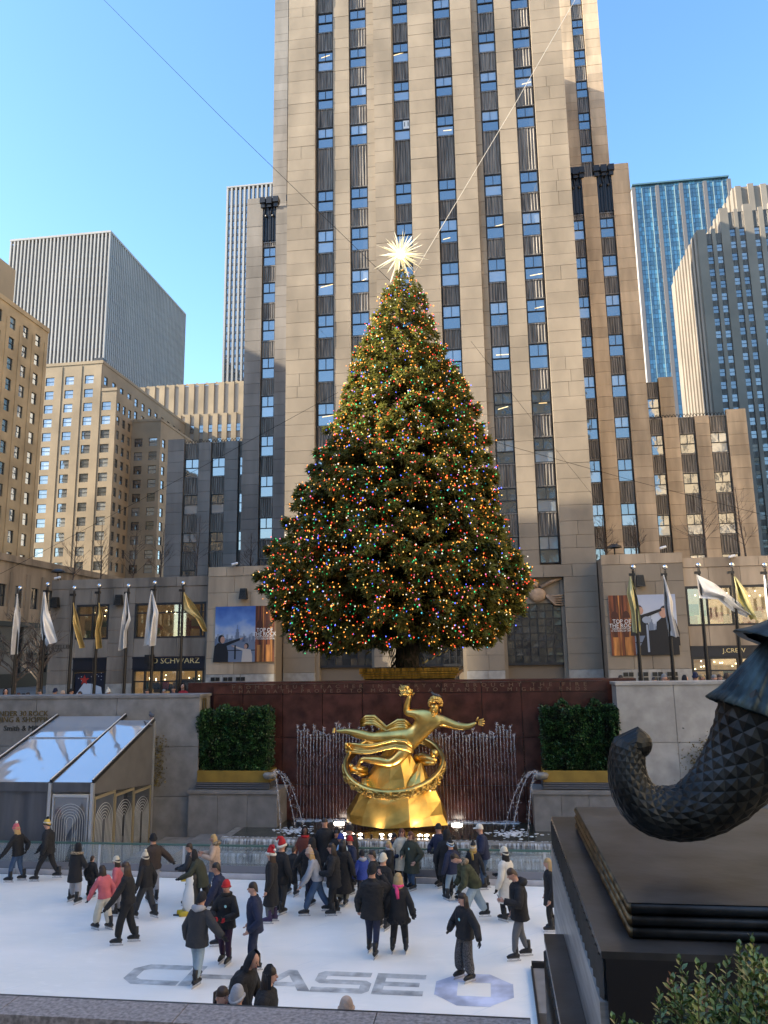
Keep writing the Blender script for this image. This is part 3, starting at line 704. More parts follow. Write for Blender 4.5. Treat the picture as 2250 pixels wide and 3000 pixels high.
# right shop
tS2 = thing('shop_building', 'stone shop front with wide upper window and small dark sign reading J.CREW', 'building', (19,YS,GZ))
x0 = 13.97; x1 = 27; xw = [at(2012,1780,YS).x, 24.5]; zt2 = at(2100,1632,YS).z; zwt2, zwb2 = at(2010,1718,YS).z, at(2018,1834,YS).z
zst2 = at(2022,1893,YS).z; zsb2 = at(2025,1925,YS).z
bl = []
lay2(bl,x0,xw[0],GZ+1,zwt2,YS,0,1.1,q_); lay2(bl,xw[1],x1,GZ+1,zwt2,YS,0,1.1,q_); lay2(bl,x0,xw[0],GZ,GZ+1,YS-.03,2,1,q_)
lay2(bl,x0,x1,zwt2,zt2-.7,YS,1,1.0,q_); lay2(bl,x0,x1,zt2-.7,zt2,YS-.06,1,.7,q_); lay2(bl,xw[0],xw[1],zst2,zwb2,YS+.02,1,1.4,q_)
put_blocks(bl,tS2)
m = MB(); m.box(x0+.05,x1,YS+3,YS+16,GZ,zt2-.1); m.box(x0+.05,x1,YS+.4,YS+3,zwt2+.06,zt2-.1); m.box(x0+.05,x1,YS+.4,YS+3,zst2+.06,zwb2-.1); m.build('core_wall', lime_s, tS2)
amber = mat('amber_interior', (.28,.17,.08), .8, emit=(1,.6,.25), estr=.1, var=.5, scale=1.2)
shop_front(tS2,*xw,zwb2,zwt2,'window',amber,(.14,.3,.62,.66),())
m = MB(); m.box(xw[0],xw[1],YS-.05,YS+.3,zsb2,zst2); m.box(xw[0],xw[1],YS-.12,YS-.05,zst2-.12,zst2); m.build('sign_board', navy, tS2)
text('sign_lettering','J.CREW',.42,gold_letter,tS2,(at(2150,1906,YS).x,YS-.06,at(2150,1906,YS).z),sx=1.1)
shop_front(tS2,*xw,GZ,zsb2,'shop_door',warm,(.12,.3,.42,.55,.8),(.6,))
# vents set in the granite base course
for xx in (-20.9,-19.9,-18.9,9.0+.6,10.6,11.6,12.6):
    m = MB()
    for i in range(2):
        for j in range(2): m.box(xx-.36+.38*i,xx-.04+.38*i,57.58,57.6,4.25+.36*j,4.53+.36*j)
    m.build('wall_vent', bronze_d, sky_t)
cc = at(1440,1985,59.9); text('carved_lettering','COMCAST',.34,mat('carved_grey',(.42,.4,.36),.7),sky_t,(cc.x,59.93,4.35),depth=.008)
text('carved_lettering','30 ROCKEFELLER PLAZA',.3,MATS['carved_grey'],sky_t,(-15,59.93,4.4),depth=.008,sx=.8)
text('carved_lettering','30 ROCKEFELLER PLAZA',.3,MATS['carved_grey'],sky_t,(7,59.93,4.4),depth=.008,sx=.8)
# ---- banners
def grad(name, cols, z0, z1, emit=0):
    m = bpy.data.materials.new(name); m.use_nodes = True; nt = m.node_tree; N = nt.nodes; L = nt.links
    g = N.new('ShaderNodeNewGeometry'); s = N.new('ShaderNodeSeparateXYZ'); mr = N.new('ShaderNodeMapRange'); rp = N.new('ShaderNodeValToRGB')
    L.new(g.outputs['Position'],s.inputs[0]); L.new(s.outputs['Z'],mr.inputs['Value']); mr.inputs['From Min'].default_value = z0; mr.inputs['From Max'].default_value = z1
    nz = N.new('ShaderNodeTexNoise'); nz.inputs['Scale'].default_value = 1.2; ma = N.new('ShaderNodeMath'); ma.operation='MULTIPLY_ADD'; ma.inputs[1].default_value=.5
    L.new(g.outputs['Position'],nz.inputs['Vector']); L.new(nz.outputs['Fac'],ma.inputs[0]); 
    ad = N.new('ShaderNodeMath'); ad.operation='SUBTRACT'; ad.inputs[1].default_value=.25; L.new(mr.outputs[0],ma.inputs[2]); L.new(ma.outputs[0],ad.inputs[0]); L.new(ad.outputs[0],rp.inputs[0])
    els = rp.color_ramp.elements
    for i,(p,c) in enumerate(cols):
        e = els[i] if i < 2 else els.new(p)
        e.position = p; e.color = (*c,1)
    L.new(rp.outputs[0],N['Principled BSDF'].inputs['Base Color']); N['Principled BSDF'].inputs['Roughness'].default_value=.6
    return m
ink = mat('print_black',(.01,.01,.013),.6); grey_ink = mat('print_grey',(.16,.2,.28),.6); grey2 = mat('print_pale_grey',(.3,.34,.42),.6)
skin_i = mat('print_skin',(.5,.28,.2),.6); pale_i = mat('print_cream',(.55,.48,.42),.6); white_i = mat('print_white',(.75,.75,.75),.6)
brown1 = mat('print_rust',(.2,.055,.02),.6,var=.45,scale=.9,stretch=(4,1,.5)); orange1 = mat('print_orange',(.5,.2,.05),.6,var=.4,scale=1.2,stretch=(3,1,.4)); rustd = mat('print_dark_rust',(.07,.02,.01),.6)
def skyline(m, x0, x1, y, z0, hmax, q, mi, spire=None):
    x = x0
    while x < x1-.05:
        w = q.uniform(.06,.2); h = hmax*q.uniform(.25,.8); m.box(x,min(x+w,x1),y,y+.003,z0,z0+h,mi); x += w*q.uniform(.7,1.3)
    if spire:
        m.box(spire-.14,spire+.14,y-.002,y,z0,z0+hmax*1.25,mi); m.box(spire-.09,spire+.09,y-.002,y,z0+hmax*1.25,z0+hmax*1.6,mi); m.box(spire-.02,spire+.02,y-.002,y,z0+hmax*1.6,z0+hmax*2.1,mi)
def person_print(m, x, z, h, y, mi_body, mi_skin, mi_hair, face=1, arm=True):
    m.add([(x-.3*h,y,z),(x+.3*h,y,z),(x+.3*h,y,z+.35*h),(x+.22*h,y,z+.66*h),(x-.1*h,y,z+.72*h),(x-.24*h,y,z+.6*h)],[(0,1,2,3,4,5)],mi_body)
    n = 12
    for (cx,cz,rx,rz,mi,dy) in ((x+.02*face*h,z+.86*h,.13*h,.16*h,mi_hair,-.002),(x+.07*face*h,z+.83*h,.09*h,.13*h,mi_skin,-.004)):
        m.add([(cx+rx*math.cos(2*math.pi*i/n),y+dy,cz+rz*math.sin(2*math.pi*i/n)) for i in range(n)],[tuple(range(n))],mi)
    if arm:
        a = Vector((x+.1*face*h,y-.005,z+.62*h)); b = Vector((x+.75*face*h,y-.005,z+.85*h)); nrm = Vector((0,0,.07*h))
        m.add([a-nrm,b-nrm*.6,b+nrm*.6,a+nrm],[(0,1,2,3)],mi_body); e = b+Vector((.12*face*h,0,.04*h)); m.add([b-nrm*.5,e-nrm*.3,e+nrm*.3,b+nrm*.5],[(0,1,2,3)],mi_skin)
def banner(label, tl, br, flip):
    Yb = 57.62; x0,x1 = tl.x,br.x; z0,z1 = br.z,tl.z; w = x1-x0; h = z1-z0
    t = thing('banner', label, 'banner', ((x0+x1)/2,Yb,z0))
    m = MB(); m.box(x0,x1,Yb-.02,Yb,z0,z1); m.build('canvas', white_i, t)
    sx0,sx1 = (x0,x0+.68*w) if not flip else (x0+.36*w,x1)
    bx0,bx1 = (sx1,x1) if not flip else (x0,sx0)
    sk = grad('banner_sky'+('_b' if flip else ''), [(0,(.5,.5,.52)),(1,(.05,.13,.42) if not flip else (.42,.47,.6)),(.45,(.55,.6,.68)),(.7,(.15,.28,.6) if not flip else (.5,.53,.62))], z0, z1)
    m = MB(); y = Yb-.026
    m.quad((sx0,y,z0),(sx1,y,z0),(sx1,y,z1),(sx0,y,z1),0)
    m.quad((bx0,y,z0),(bx1,y,z0),(bx1,y,z1),(bx0,y,z1),1)
    mi = [sk,brown1,grey_ink,ink,skin_i,pale_i,grey2,orange1,rustd]
    q = random.Random(4+flip); zs = z0+h*.36
    skyline(m,sx0,sx1,y-.006,zs,.42*h*.5,q,6,None); skyline(m,sx0,sx1,y-.012,zs-.05,.3*h*.5,q,2,sx0+(sx1-sx0)*(.56 if not flip else .4))
    m.quad((sx0,y-.016,z0),(sx1,y-.016,z0),(sx1,y-.016,zs),(sx0,y-.016,zs),2)
    m.box(sx0,sx1,y-.022,y-.018,z0+.2*h,z0+.215*h,3)
    if not flip:
        person_print(m,sx0+.12*(sx1-sx0)+.1,z0,.48*h,y-.024,3,4,3,1); person_print(m,sx0+.8*(sx1-sx0),z0,.33*h,y-.024,5,4,3,-1)
        m.box(sx0+.49*(sx1-sx0),sx0+.53*(sx1-sx0),y-.03,y-.024,z0+.05*h,z0+.3*h,3)
    else:
        m.quad((sx0,y-.02,z0),(sx1,y-.02,z0),(sx1,y-.02,z0+.45*h),(sx0+.3*(sx1-sx0),y-.02,z0+.4*h),3)
        person_print(m,sx0+.12*(sx1-sx0),z0+.32*h,.5*h,y-.026,3,4,3,1); person_print(m,sx0+.75*(sx1-sx0),z0+.15*h,.65*h,y-.026,3,4,3,-1,False)
        cx = sx0+.3*(sx1-sx0)
        m.box(cx-.07,cx+.07,y-.04,y-.035,z0+.05*h,z0+.5*h,6); n=14
        m.add([(cx+.32*math.cos(2*math.pi*i/n),y-.042,z0+.58*h+.25*math.sin(2*math.pi*i/n)) for i in range(n)],[tuple(range(n))],6)
    for f,wd,mm in ((.2,.1,8),(.55,.07,8),(.78,.12,7),(.4,.05,7)):
        m.quad((bx0+(bx1-bx0)*f,y-.004,z0),(bx0+(bx1-bx0)*(f+wd),y-.004,z0),(bx0+(bx1-bx0)*(f+wd),y-.004,z1),(bx0+(bx1-bx0)*f,y-.004,z1),mm)
    for f in (.22,.7):
        c = bx0+(bx1-bx0)*f; P = [(c+.28*math.cos(k*math.pi/10),y-.008,z0+h*.62+.5*math.sin(k*math.pi/10)) for k in range(11)]
        m.add(P+[(c+.2,y-.008,z0+.55*h),(c-.2,y-.008,z0+.55*h)],[tuple(range(11))],8)
        m.quad((c-.2,y-.009,z0),(c+.2,y-.009,z0),(c+.2,y-.009,z0+h*.3),(c-.2,y-.009,z0+h*.3),7)
    m.build('print', mi, t)
    cx = (bx0+bx1)/2
    for s,sz,dz in (('TOP OF',.42,.56),('THE ROCK',.42,.49),('OBSERVATION DECK',.17,.44),('AT ROCKEFELLER CENTER',.15,.405)):
        text('print_lettering',s,sz,white_i,t,(cx,y-.02,z0+h*dz),depth=.002,sx=.88)
banner('big blue banner showing a skyline and two people, reading TOP OF THE ROCK', at(632,1778,57.6), at(803,1938,57.6), False)
banner('rust and grey banner with text at its left side, half behind two flags', at(1781,1745,57.6), at(1992,1918,57.6), True)
# ---- wall lamps
def wall_lamp(px, py, Y, label):
    c = at(px,py,Y); t = thing('wall_lamp', label, 'lamp', (c.x,Y,c.z), 'dark box lamps on the stone walls'); m = MB()
    for (s0,s1) in ((.0,.0),):
        m.add([(c.x-.3,Y-.5,c.z-.42),(c.x+.3,Y-.5,c.z-.42),(c.x+.34,Y-.1,c.z-.42),(c.x-.34,Y-.1,c.z-.42),(c.x-.22,Y-.42,c.z+.4),(c.x+.22,Y-.42,c.z+.4),(c.x+.24,Y-.1,c.z+.4),(c.x-.24,Y-.1,c.z+.4)],
              [(0,3,2,1),(4,5,6,7),(0,1,5,4),(1,2,6,5),(2,3,7,6),(3,0,4,7)])
    m.build('housing', bronze_d, t); m = MB()
    for i in range(5): m.box(c.x-.25+i*.004,c.x+.25-i*.004,Y-.525+.01*i,Y-.5+.012*i,c.z-.3+.13*i,c.z-.27+.13*i)
    m.build('louvre', darkm, t); m = MB(); m.box(c.x-.08,c.x+.08,Y-.1,Y,c.z-.1,c.z+.1); m.build('bracket', darkm, t)
wall_lamp(167,1765,YS,'dark box lamp over the carved wall lettering'); wall_lamp(352,1758,YS,'dark box lamp on the stone pier between the two shop windows')
wall_lamp(716,1740,57.66,'dark box lamp above the blue banner'); wall_lamp(1874,1702,57.66,'dark box lamp above the rust and grey banner')
def camera_(px, py, Y, label):
    c = at(px,py,Y); t = thing('security_camera', label, 'camera', tuple(c), 'white security cameras on the parapets'); m = MB()
    m.tube([c+Vector((-.25,-.1,-.06)),c+Vector((.2,.05,.06))],.09,8); m.build('body', white, t); m = MB(); m.bar(c+Vector((.1,.05,0)),c+Vector((.15,.4,-.3)),.03); m.build('arm', darkm, t)
camera_(170,1693,YS-.2,'white security camera at the left shop roof corner'); camera_(689,1652,57.5,'white security camera above the blue banner block'); camera_(1943,1604,57.5,'white security camera on the parapet over the rust banner'); camera_(2145,1630,YS-.2,'white security camera above the wide shop window')
def floodlight(px, py, Y, label):
    c = at(px,py,Y); t = thing('roof_floodlight', label, 'floodlight', tuple(c), 'mushroom floodlights on the roofs'); m = MB()
    m.lathe(c,[(.02,.3),(.25,.26),(.5,.12),(.55,0),(.4,-.02)],12); m.build('shade', bronze_d, t); m = MB(); m.bar(c,c+Vector((0,.1,-.9)),.06); m.build('post', bronze_d, t)
floodlight(1800,1605,58.3,'mushroom floodlight on the parapet above the rust banner'); floodlight(170,1677,YS+.5,'mushroom floodlight on the roof above the carved lettering')
# ---- bare trees
bark = mat('bark', (.1,.075,.06), .9, var=.3, scale=6)
def bare_tree(base, h, seed, label, grp, spread=.45, r0=.09):
    q = random.Random(seed); t = thing('bare_tree', label, 'tree', tuple(base), grp); tr = MB(); br = MB()
    top = base+Vector((q.uniform(-.3,.3),q.uniform(-.3,.3),h)); pts = [base+(top-base)*(i/6)+Vector((q.uniform(-.06,.06),q.uniform(-.06,.06),0))*(i>0) for i in range(7)]
    tr.tube(pts,[r0*(1-i/7.5) for i in range(7)],6); tr.build('trunk', bark, t)
    def grow(p, d, L, r, dep):
        e = p+d*L; mid = p+d*(L*.5)+Vector((q.uniform(-1,1),q.uniform(-1,1),q.uniform(-.3,1)))*L*.06
        br.tube([p,mid,e],[r,r*.8,r*.5],3,caps=False)
        if dep == 0: return
        for k in range(q.choice((2,3,3))):
            nd = (d+Vector((q.uniform(-1,1),q.uniform(-1,1),q.uniform(-.2,.9)))*.6).normalized()
            grow(p+d*L*q.uniform(.4,1), nd, L*q.uniform(.5,.75), r*.6, dep-1)
    n = 22
    for i in range(n):
        f = .22+.76*i/n; a = q.uniform(0,6.28); up = q.uniform(.5,1.0)
        d = Vector((math.cos(a)*spread*1.6,math.sin(a)*spread*1.6,up)).normalized()
        grow(base+(top-base)*f, d, h*spread*q.uniform(.42,.62)*(1.1-f*.75), r0*.38*(1.1-f), 2)
    br.build('branches', bark, t)
gl1 = 'leafless trees on the shop roof terraces'
for k,(px,pb,pt,Y,lb) in enumerate(((212,1690,1530,66,'bare terrace tree over the pier lamp beside the carved lettering'),(296,1685,1520,66,'bare terrace tree above the gap between the two shop windows'),(390,1682,1530,67,'bare terrace tree in front of the small cream block'),(468,1680,1525,66,'bare terrace tree at the edge of the dark low stone wing'),(575,1675,1500,66,'bare terrace tree against the dark low stone wing windows'),(735,1662,1550,64,'bare terrace tree just beside the lit tree on its dark wing side'))):
    b = at(px,pb,Y); bare_tree(Vector((b.x,Y,zt_-.3)), at(px,pt,Y).z-zt_, 20+k, lb, gl1)
for k,(px,pb,pt,Y,lb) in enumerate(((1775,1622,1505,62,'bare terrace tree beside the main stone pier above the rust banner'),(1865,1622,1515,62,'low bare terrace tree over the rust banner'),(2065,1620,1430,64,'tall bare terrace tree in front of the brown low wing windows'),(2185,1620,1425,64,'tall bare terrace tree at the outer edge of the brown low wing'))):
    b = at(px,pb,Y); bare_tree(Vector((b.x,Y,13.0)), at(px,pt,Y).z-13.0, 40+k, lb, gl1, .5)
for k,(px,pt,Y,lb) in enumerate(((40,1775,50,'dark crooked bare street tree behind the paired silver flags'),(112,1760,52,'dark bare street tree by the carved wall lettering'))):
    b = at(px,2030,Y); bare_tree(Vector((b.x,Y,GZ)), 6.2, 60+k, lb, 'bare street trees by the storefront', .55, .2)
# ================================================================== RINK
def ice_mat():
    m = bpy.data.materials.new('ice'); m.use_nodes = True; nt = m.node_tree; N = nt.nodes; L = nt.links; b = N['Principled BSDF']
    g = N.new('ShaderNodeNewGeometry'); mp = N.new('ShaderNodeMapping'); mp.inputs['Scale'].default_value = (.35,1.0,1); L.new(g.outputs['Position'],mp.inputs[0])
    n1 = N.new('ShaderNodeTexNoise'); n1.inputs['Scale'].default_value = .8; n1.inputs['Detail'].default_value = 5; L.new(mp.outputs[0],n1.inputs['Vector'])
    r1 = N.new('ShaderNodeValToRGB'); r1.color_ramp.elements[0].position=.35; r1.color_ramp.elements[1].position=.62
    r1.color_ramp.elements[0].color=(.84,.84,.79,1); r1.color_ramp.elements[1].color=(.95,.92,.86,1); L.new(n1.outputs['Fac'],r1.inputs[0])
    n2 = N.new('ShaderNodeTexNoise'); n2.inputs['Scale'].default_value = 7; n2.inputs['Detail'].default_value = 10; L.new(mp.outputs[0],n2.inputs['Vector'])
    r2 = N.new('ShaderNodeValToRGB'); r2.color_ramp.elements[0].position=.56; r2.color_ramp.elements[1].position=.72; r2.color_ramp.elements[0].color=(0,0,0,1); r2.color_ramp.elements[1].color=(.6,.6,.6,1); L.new(n2.outputs['Fac'],r2.inputs[0])
    mx = N.new('ShaderNodeMixRGB'); mx.inputs[2].default_value=(.96,.95,.9,1); L.new(r2.outputs[0],mx.inputs[0]); L.new(r1.outputs[0],mx.inputs[1]); L.new(mx.outputs[0],b.inputs['Base Color'])
    colo = mx.outputs[0]
    for ang,sc_ in ((.3,(.5,14,1)),(1.4,(.6,18,1)),(2.3,(.4,12,1)),(2.9,(.5,22,1))):
        rt_ = N.new('ShaderNodeVectorRotate'); rt_.rotation_type='Z_AXIS'; rt_.inputs['Angle'].default_value=ang; L.new(g.outputs['Position'],rt_.inputs['Vector'])
        m2 = N.new('ShaderNodeMapping'); m2.inputs['Scale'].default_value=sc_; L.new(rt_.outputs[0],m2.inputs[0])
        ns_ = N.new('ShaderNodeTexNoise'); ns_.inputs['Scale'].default_value=1.6; ns_.inputs['Detail'].default_value=3; ns_.inputs['Distortion'].default_value=.25; L.new(m2.outputs[0],ns_.inputs['Vector'])
        rs_ = N.new('ShaderNodeValToRGB'); rs_.color_ramp.elements[0].position=.66; rs_.color_ramp.elements[1].position=.7; rs_.color_ramp.elements[0].color=(0,0,0,1); rs_.color_ramp.elements[1].color=(.35,.35,.35,1); L.new(ns_.outputs['Fac'],rs_.inputs[0])
        mq = N.new('ShaderNodeMixRGB'); mq.inputs[2].default_value=(.6,.66,.7,1) if ang > 2 else (.95,.94,.9,1); L.new(rs_.outputs[0],mq.inputs[0]); L.new(colo,mq.inputs[1]); colo = mq.outputs[0]
    L.new(colo,b.inputs['Base Color'])
    mr = N.new('ShaderNodeMapRange'); mr.inputs['To Min'].default_value=.22; mr.inputs['To Max'].default_value=.6; L.new(n2.outputs['Fac'],mr.inputs[0]); L.new(mr.outputs[0],b.inputs['Roughness'])
    w = N.new('ShaderNodeTexNoise'); w.inputs['Scale'].default_value = 22; w.inputs['Detail'].default_value=8; L.new(mp.outputs[0],w.inputs['Vector'])
    bp = N.new('ShaderNodeBump'); bp.inputs['Strength'].default_value=.25; bp.inputs['Distance'].default_value=.01; L.new(w.outputs['Fac'],bp.inputs['Height']); L.new(bp.outputs[0],b.inputs['Normal'])
    return m
icem = ice_mat()
XI = .56
m = MB()
m.quad((-22,8.5,0),(XI,8.5,0),(XI,17.25,0),(-22,17.25,0)); m.quad((-22,17.25,0),(10,17.25,0),(10,23.05,0),(-22,23.05,0))
m.quad((-22,8.5,-.4),(-22,8.5,0),(-22,23.05,0),(-22,23.05,-.4)); m.quad((-22,23.05,-.4),(-22,23.05,0),(10,23.05,0),(10,23.05,-.4))
ice = struct(m, 'ice_rink', icem)
# blue grey letters frozen in the ice
let = mat('ice_letter_grey',(.57,.58,.57),.4,var=.25,scale=3); octm = mat('ice_logo_blue',(.60,.65,.82),.4,var=.2,scale=2)
def stroke(name, segs, mt, z=.004):
    m = MB()
    for s in segs: m.poly([(x,y,z) for x,y in s])
    o = m.build(name, mt, ice); o['kind']='structure'; return o
yb = [15.75,15.75]
def glyph(x0, w, h, y0, polys, nm):
    sh = .22
    stroke(nm, [[(x0+u*w+sh*v*0, y0+v*h) for u,v in p] for p in polys], let)
gw = 1.06; h_ = 1.12; y0_ = 15.72; xs_ = [-7.62,-6.16,-4.92-.05,-4.05+.28,-2.9+.22]
th_ = .24; e_ = .2
for nm_,x0_,w_,pl in (('C',-7.60,1.2,[[(0,.25),(.2,.32),(.2,.68),(0,.75)],[(0,.75),(.2,.68),(.32,.78),(.22,1)],[(0,.25),(.22,0),(.32,.22),(.2,.32)],[(.22,1),(.32,.78),(1,.78),(1,1)],[(.22,0),(1,0),(1,.22),(.32,.22)]]),
 ('H',-6.36,1.26,[[(0,0),(.2,0),(.2,1),(0,1)],[(.8,0),(1,0),(1,1),(.8,1)],[(.2,.4),(.8,.4),(.8,.6),(.2,.6)]]),
 ('A',-4.78,.98,[[(-.1,0),(.15,0),(.5,.72),(.42,1)],[(1.1,0),(.6,1),(.42,1),(.5,.72),(.85,0)],[(.25,.2),(.75,.2),(.66,.38),(.34,.38)]]),
 ('S',-3.72,1.14,[[(0,0),(.9,0),(1,.12),(1,.48),(.9,.6),(.82,.4),(.82,.22),(0,.22)],[(.1,.4),(.82,.4),(.9,.6),(.18,.6)],[(.0,.52),(.1,.4),(.18,.6),(.18,.78),(.1,1),(0,.88)],[(.1,1),(.18,.78),(.95,.78),(.95,1)]]),
 ('E',-2.52,.98,[[(0,0),(.2,0),(.2,1),(0,1)],[(.2,.78),(1,.78),(1,1),(.2,1)],[(.2,.4),(.9,.4),(.9,.6),(.2,.6)],[(.2,0),(1,0),(1,.22),(.2,.22)]])):
    glyph(x0_,w_,.98,15.82,pl,'ice_letter')
# eight sided emblem made of four turned pieces
ocx, ocy, orx, ory = -.58, 16.22, .76, .74
base = [(-.36,1),(.36+.3,1),(.36+.3-.0,.62),(-.36,.38)]
for k in range(4):
    a = -k*math.pi/2; c_,s_ = math.cos(a), math.sin(a)
    pc_ = [(-.42,.98),(.42,.98),(.98,.42),(.42,.42),(-.42,.42)]
    m = MB(); m.poly([(ocx+(x*c_-y*s_)*orx, ocy+(x*s_+y*c_)*ory, .004) for x,y in reversed([(-.42,.98),(.40,.98),(.94,.42),(-.42,.42)])]); o = m.build('ice_emblem', octm, ice); o['kind']='structure'
# kerb beside the ice and rubber-edged corner
m = MB(); m.box(XI+.02,3,15.2,17.2,-.3,.06); struct(m,'stone_kerb',granite)
m = MB(); m.box(XI+.0,3,17.2,17.3,-.3,.16); m.box(XI-.02,XI+.02,9,17.2,-.3,.10); struct(m,'rink_edging',darkm)
# ---- glass barrier round the far side
tBar = thing('glass_barrier', 'low glass rink barrier with green rail and metal posts along the ice', 'barrier', (-6,23.2,0))
alum = mat('aluminium',(.55,.56,.57),.35,.7); green = mat('green_rail',(.06,.13,.11),.4)
bglass = bpy.data.materials.new('barrier_glass'); bglass.use_nodes = True
_n = bglass.node_tree.nodes; _l = bglass.node_tree.links; _t = _n.new('ShaderNodeBsdfTransparent'); _g = _n.new('ShaderNodeBsdfGlossy'); _g.inputs['Roughness'].default_value=.05
_d = _n.new('ShaderNodeBsdfDiffuse'); _d.inputs[0].default_value=(.5,.55,.58,1); _m = _n.new('ShaderNodeMixShader'); _m2 = _n.new('ShaderNodeMixShader'); _m.inputs[0].default_value=.12; _m2.inputs[0].default_value=.1; _t.inputs[0].default_value=(.86,.9,.9,1)
_l.new(_t.outputs[0],_m.inputs[1]); _l.new(_g.outputs[0],_m.inputs[2]); _l.new(_m.outputs[0],_m2.inputs[1]); _l.new(_d.outputs[0],_m2.inputs[2]); _l.new(_m2.outputs[0],_n['Material Output'].inputs[0])
xs = [-19.8,-17.2,-14.55,-11.9,-9.25,-6.6,-4.0,-1.4,1.25,3.9,6.5]; YBR = 23.22
board = mat('kick_board',(.62,.6,.62),.5,var=.1,scale=2); greyb = mat('grey_kick',(.2,.2,.22),.5)
for i,x in enumerate(xs):
    m = MB(); m.box(x-.035,x+.035,YBR-.03,YBR+.03,-.05,.86); m.build('post', alum, tBar)
    if i:
        a,b = xs[i-1]+.04,x-.04
        m = MB(); m.box(a,b,YBR-.006,YBR+.006,.33,.84); m.build('glass_panel', bglass, tBar)
        m = MB(); m.box(a,b,YBR-.02,YBR+.02,.14,.33); m.build('lower_panel', greyb, tBar)
        m = MB(); m.box(a,b,YBR-.06,YBR+.02,-.02,.12); m.build('kick_board', board, tBar)
m = MB(); m.box(xs[0],xs[-1],YBR-.05,YBR+.05,.86,.9); m.build('rail', green, tBar)
# ---- granite walls
YG1, YR1 = 28.4, 29.5
def slab_wall(t, x0, x1, y0, y1, z0, z1, mt, n, rows):
    m = MB(); m.box(x0+.03,x1-.03,y0+.12,y1,z0,z1-.1); m.build('core_wall', mt, t)
    zz = z0
    for h in rows:
        for i in range(n): ubox('wall_slab', mt, t, x0+(x1-x0)*i/n+.008, x0+(x1-x0)*(i+1)/n-.008, y0, y0+.1+rnd.uniform(0,.01), zz+.008, zz+h-.008)
        zz += h
    ubox('coping', mt, t, x0-.03, x1+.03, y0-.05, y1, z1-.1, z1)
zgl = at(300,2037,YG1).z; xgl = at(586,2035,YG1).x; xgr = at(1803,1998,YG1).x; zgr = at(1900,1998,YG1).z
tW1 = thing('granite_wall', 'tall grey granite rink wall behind the glass tent with metal lettering', 'wall', (-18,YG1,-.5))
slab_wall(tW1,-24,xgl,YG1,YR1+.1,-.5,zgl,granite,4,[(zgl+.4)*.34,(zgl+.4)*.33,(zgl+.4)*.33])
tW2 = thing('granite_wall', 'tall pale granite rink wall behind the coiled bronze tail', 'wall', (8,YG1,-.5))
slab_wall(tW2,xgr,12,YG1,YR1+.1,-.5,zgr,granite_l,4,[(zgr+.4)*.33,(zgr+.4)*.33,(zgr+.4)*.34])
brz = mat('bronze_letter',(.16,.12,.05),.45,.5); dkl = mat('dark_letter',(.05,.05,.05),.5,.4)
for s,px,py,sz,mm in (('UNDER 30 ROCK',62,2091,.28,brz),('DINING & SHOPPING',66,2109,.28,brz),('Smith & Mills',66,2134,.28,dkl)):
    c = at(px,py,YG1); text('wall_lettering',s,sz,mm,tW1,(c.x,YG1-.02,c.z),sx=1.05)
c = at(598,2065,29); m = MB()
for dz in (0,): m.box(xgl+.005,xgl+.03,28.7,28.78,c.z-.2,c.z+.2); m.box(xgl+.005,xgl+.03,28.95,29.03,c.z-.2,c.z+.2); m.box(xgl+.005,xgl+.03,28.7,29.03,c.z+.2,c.z+.26)
m.build('wall_plate', brz, tW1)
# ---- red granite wall
tRW = thing('red_granite_wall', 'dark red granite wall with carved inscription behind the gilded statue', 'wall', (-3.5,YR1,-.5))
zr = at(1180,2000,YR1).z; xa,xb = xgl+.12, xgr-.12
jx = [xa]+[at(945+118*k,2200,YR1).x for k in range(-2,7)]+[xb]
jz = [-.5, at(1180,2300,YR1).z, at(1180,2160,YR1).z, at(1180,2030,YR1).z, zr]
m = MB(); m.box(xa,xb,YR1+.1,YR1+.7,-.5,zr-.05); m.build('core_wall', darkm, tRW)
for i in range(len(jx)-1):
    for j in range(4): ubox('red_slab', red, tRW, jx[i]+.012, jx[i+1]-.012, YR1, YR1+.1+rnd.uniform(0,.004), jz[j]+.01, jz[j+1]-.01)
ubox('coping', red, tRW, xa, xb, YR1-.04, YR1+.75, zr, zr+.08)
m = MB(); m.box(at(560,2010,30.5).x,xa,30.2,30.9,GZ,zr+.05); m.box(xb,at(1860,2005,30.5).x,30.2,30.9,GZ,zr+.05); m.build('end_block', red, tRW)
ins = mat('inscription_gilt',(.17,.10,.06),.5,.3)
for s,f,sz in (('PROMETHEUS TEACHER IN EVERY ART BROUGHT THE FIRE',.68,.19),('THAT HATH PROVED TO MORTALS A MEANS TO MIGHTY ENDS',.25,.19)):
    s2 = '  '.join(s); z = jz[3]+(zr-jz[3])*f
    o = text('inscription',s2,sz,ins,tRW,((xa+xb)/2,YR1-.006,z),depth=.004)
    wdt = o.dimensions.x or 13; o.scale.x = (xb-xa)*.9/max(1e-3,max(v.co.x for v in o.data.vertices)-min(v.co.x for v in o.data.vertices))
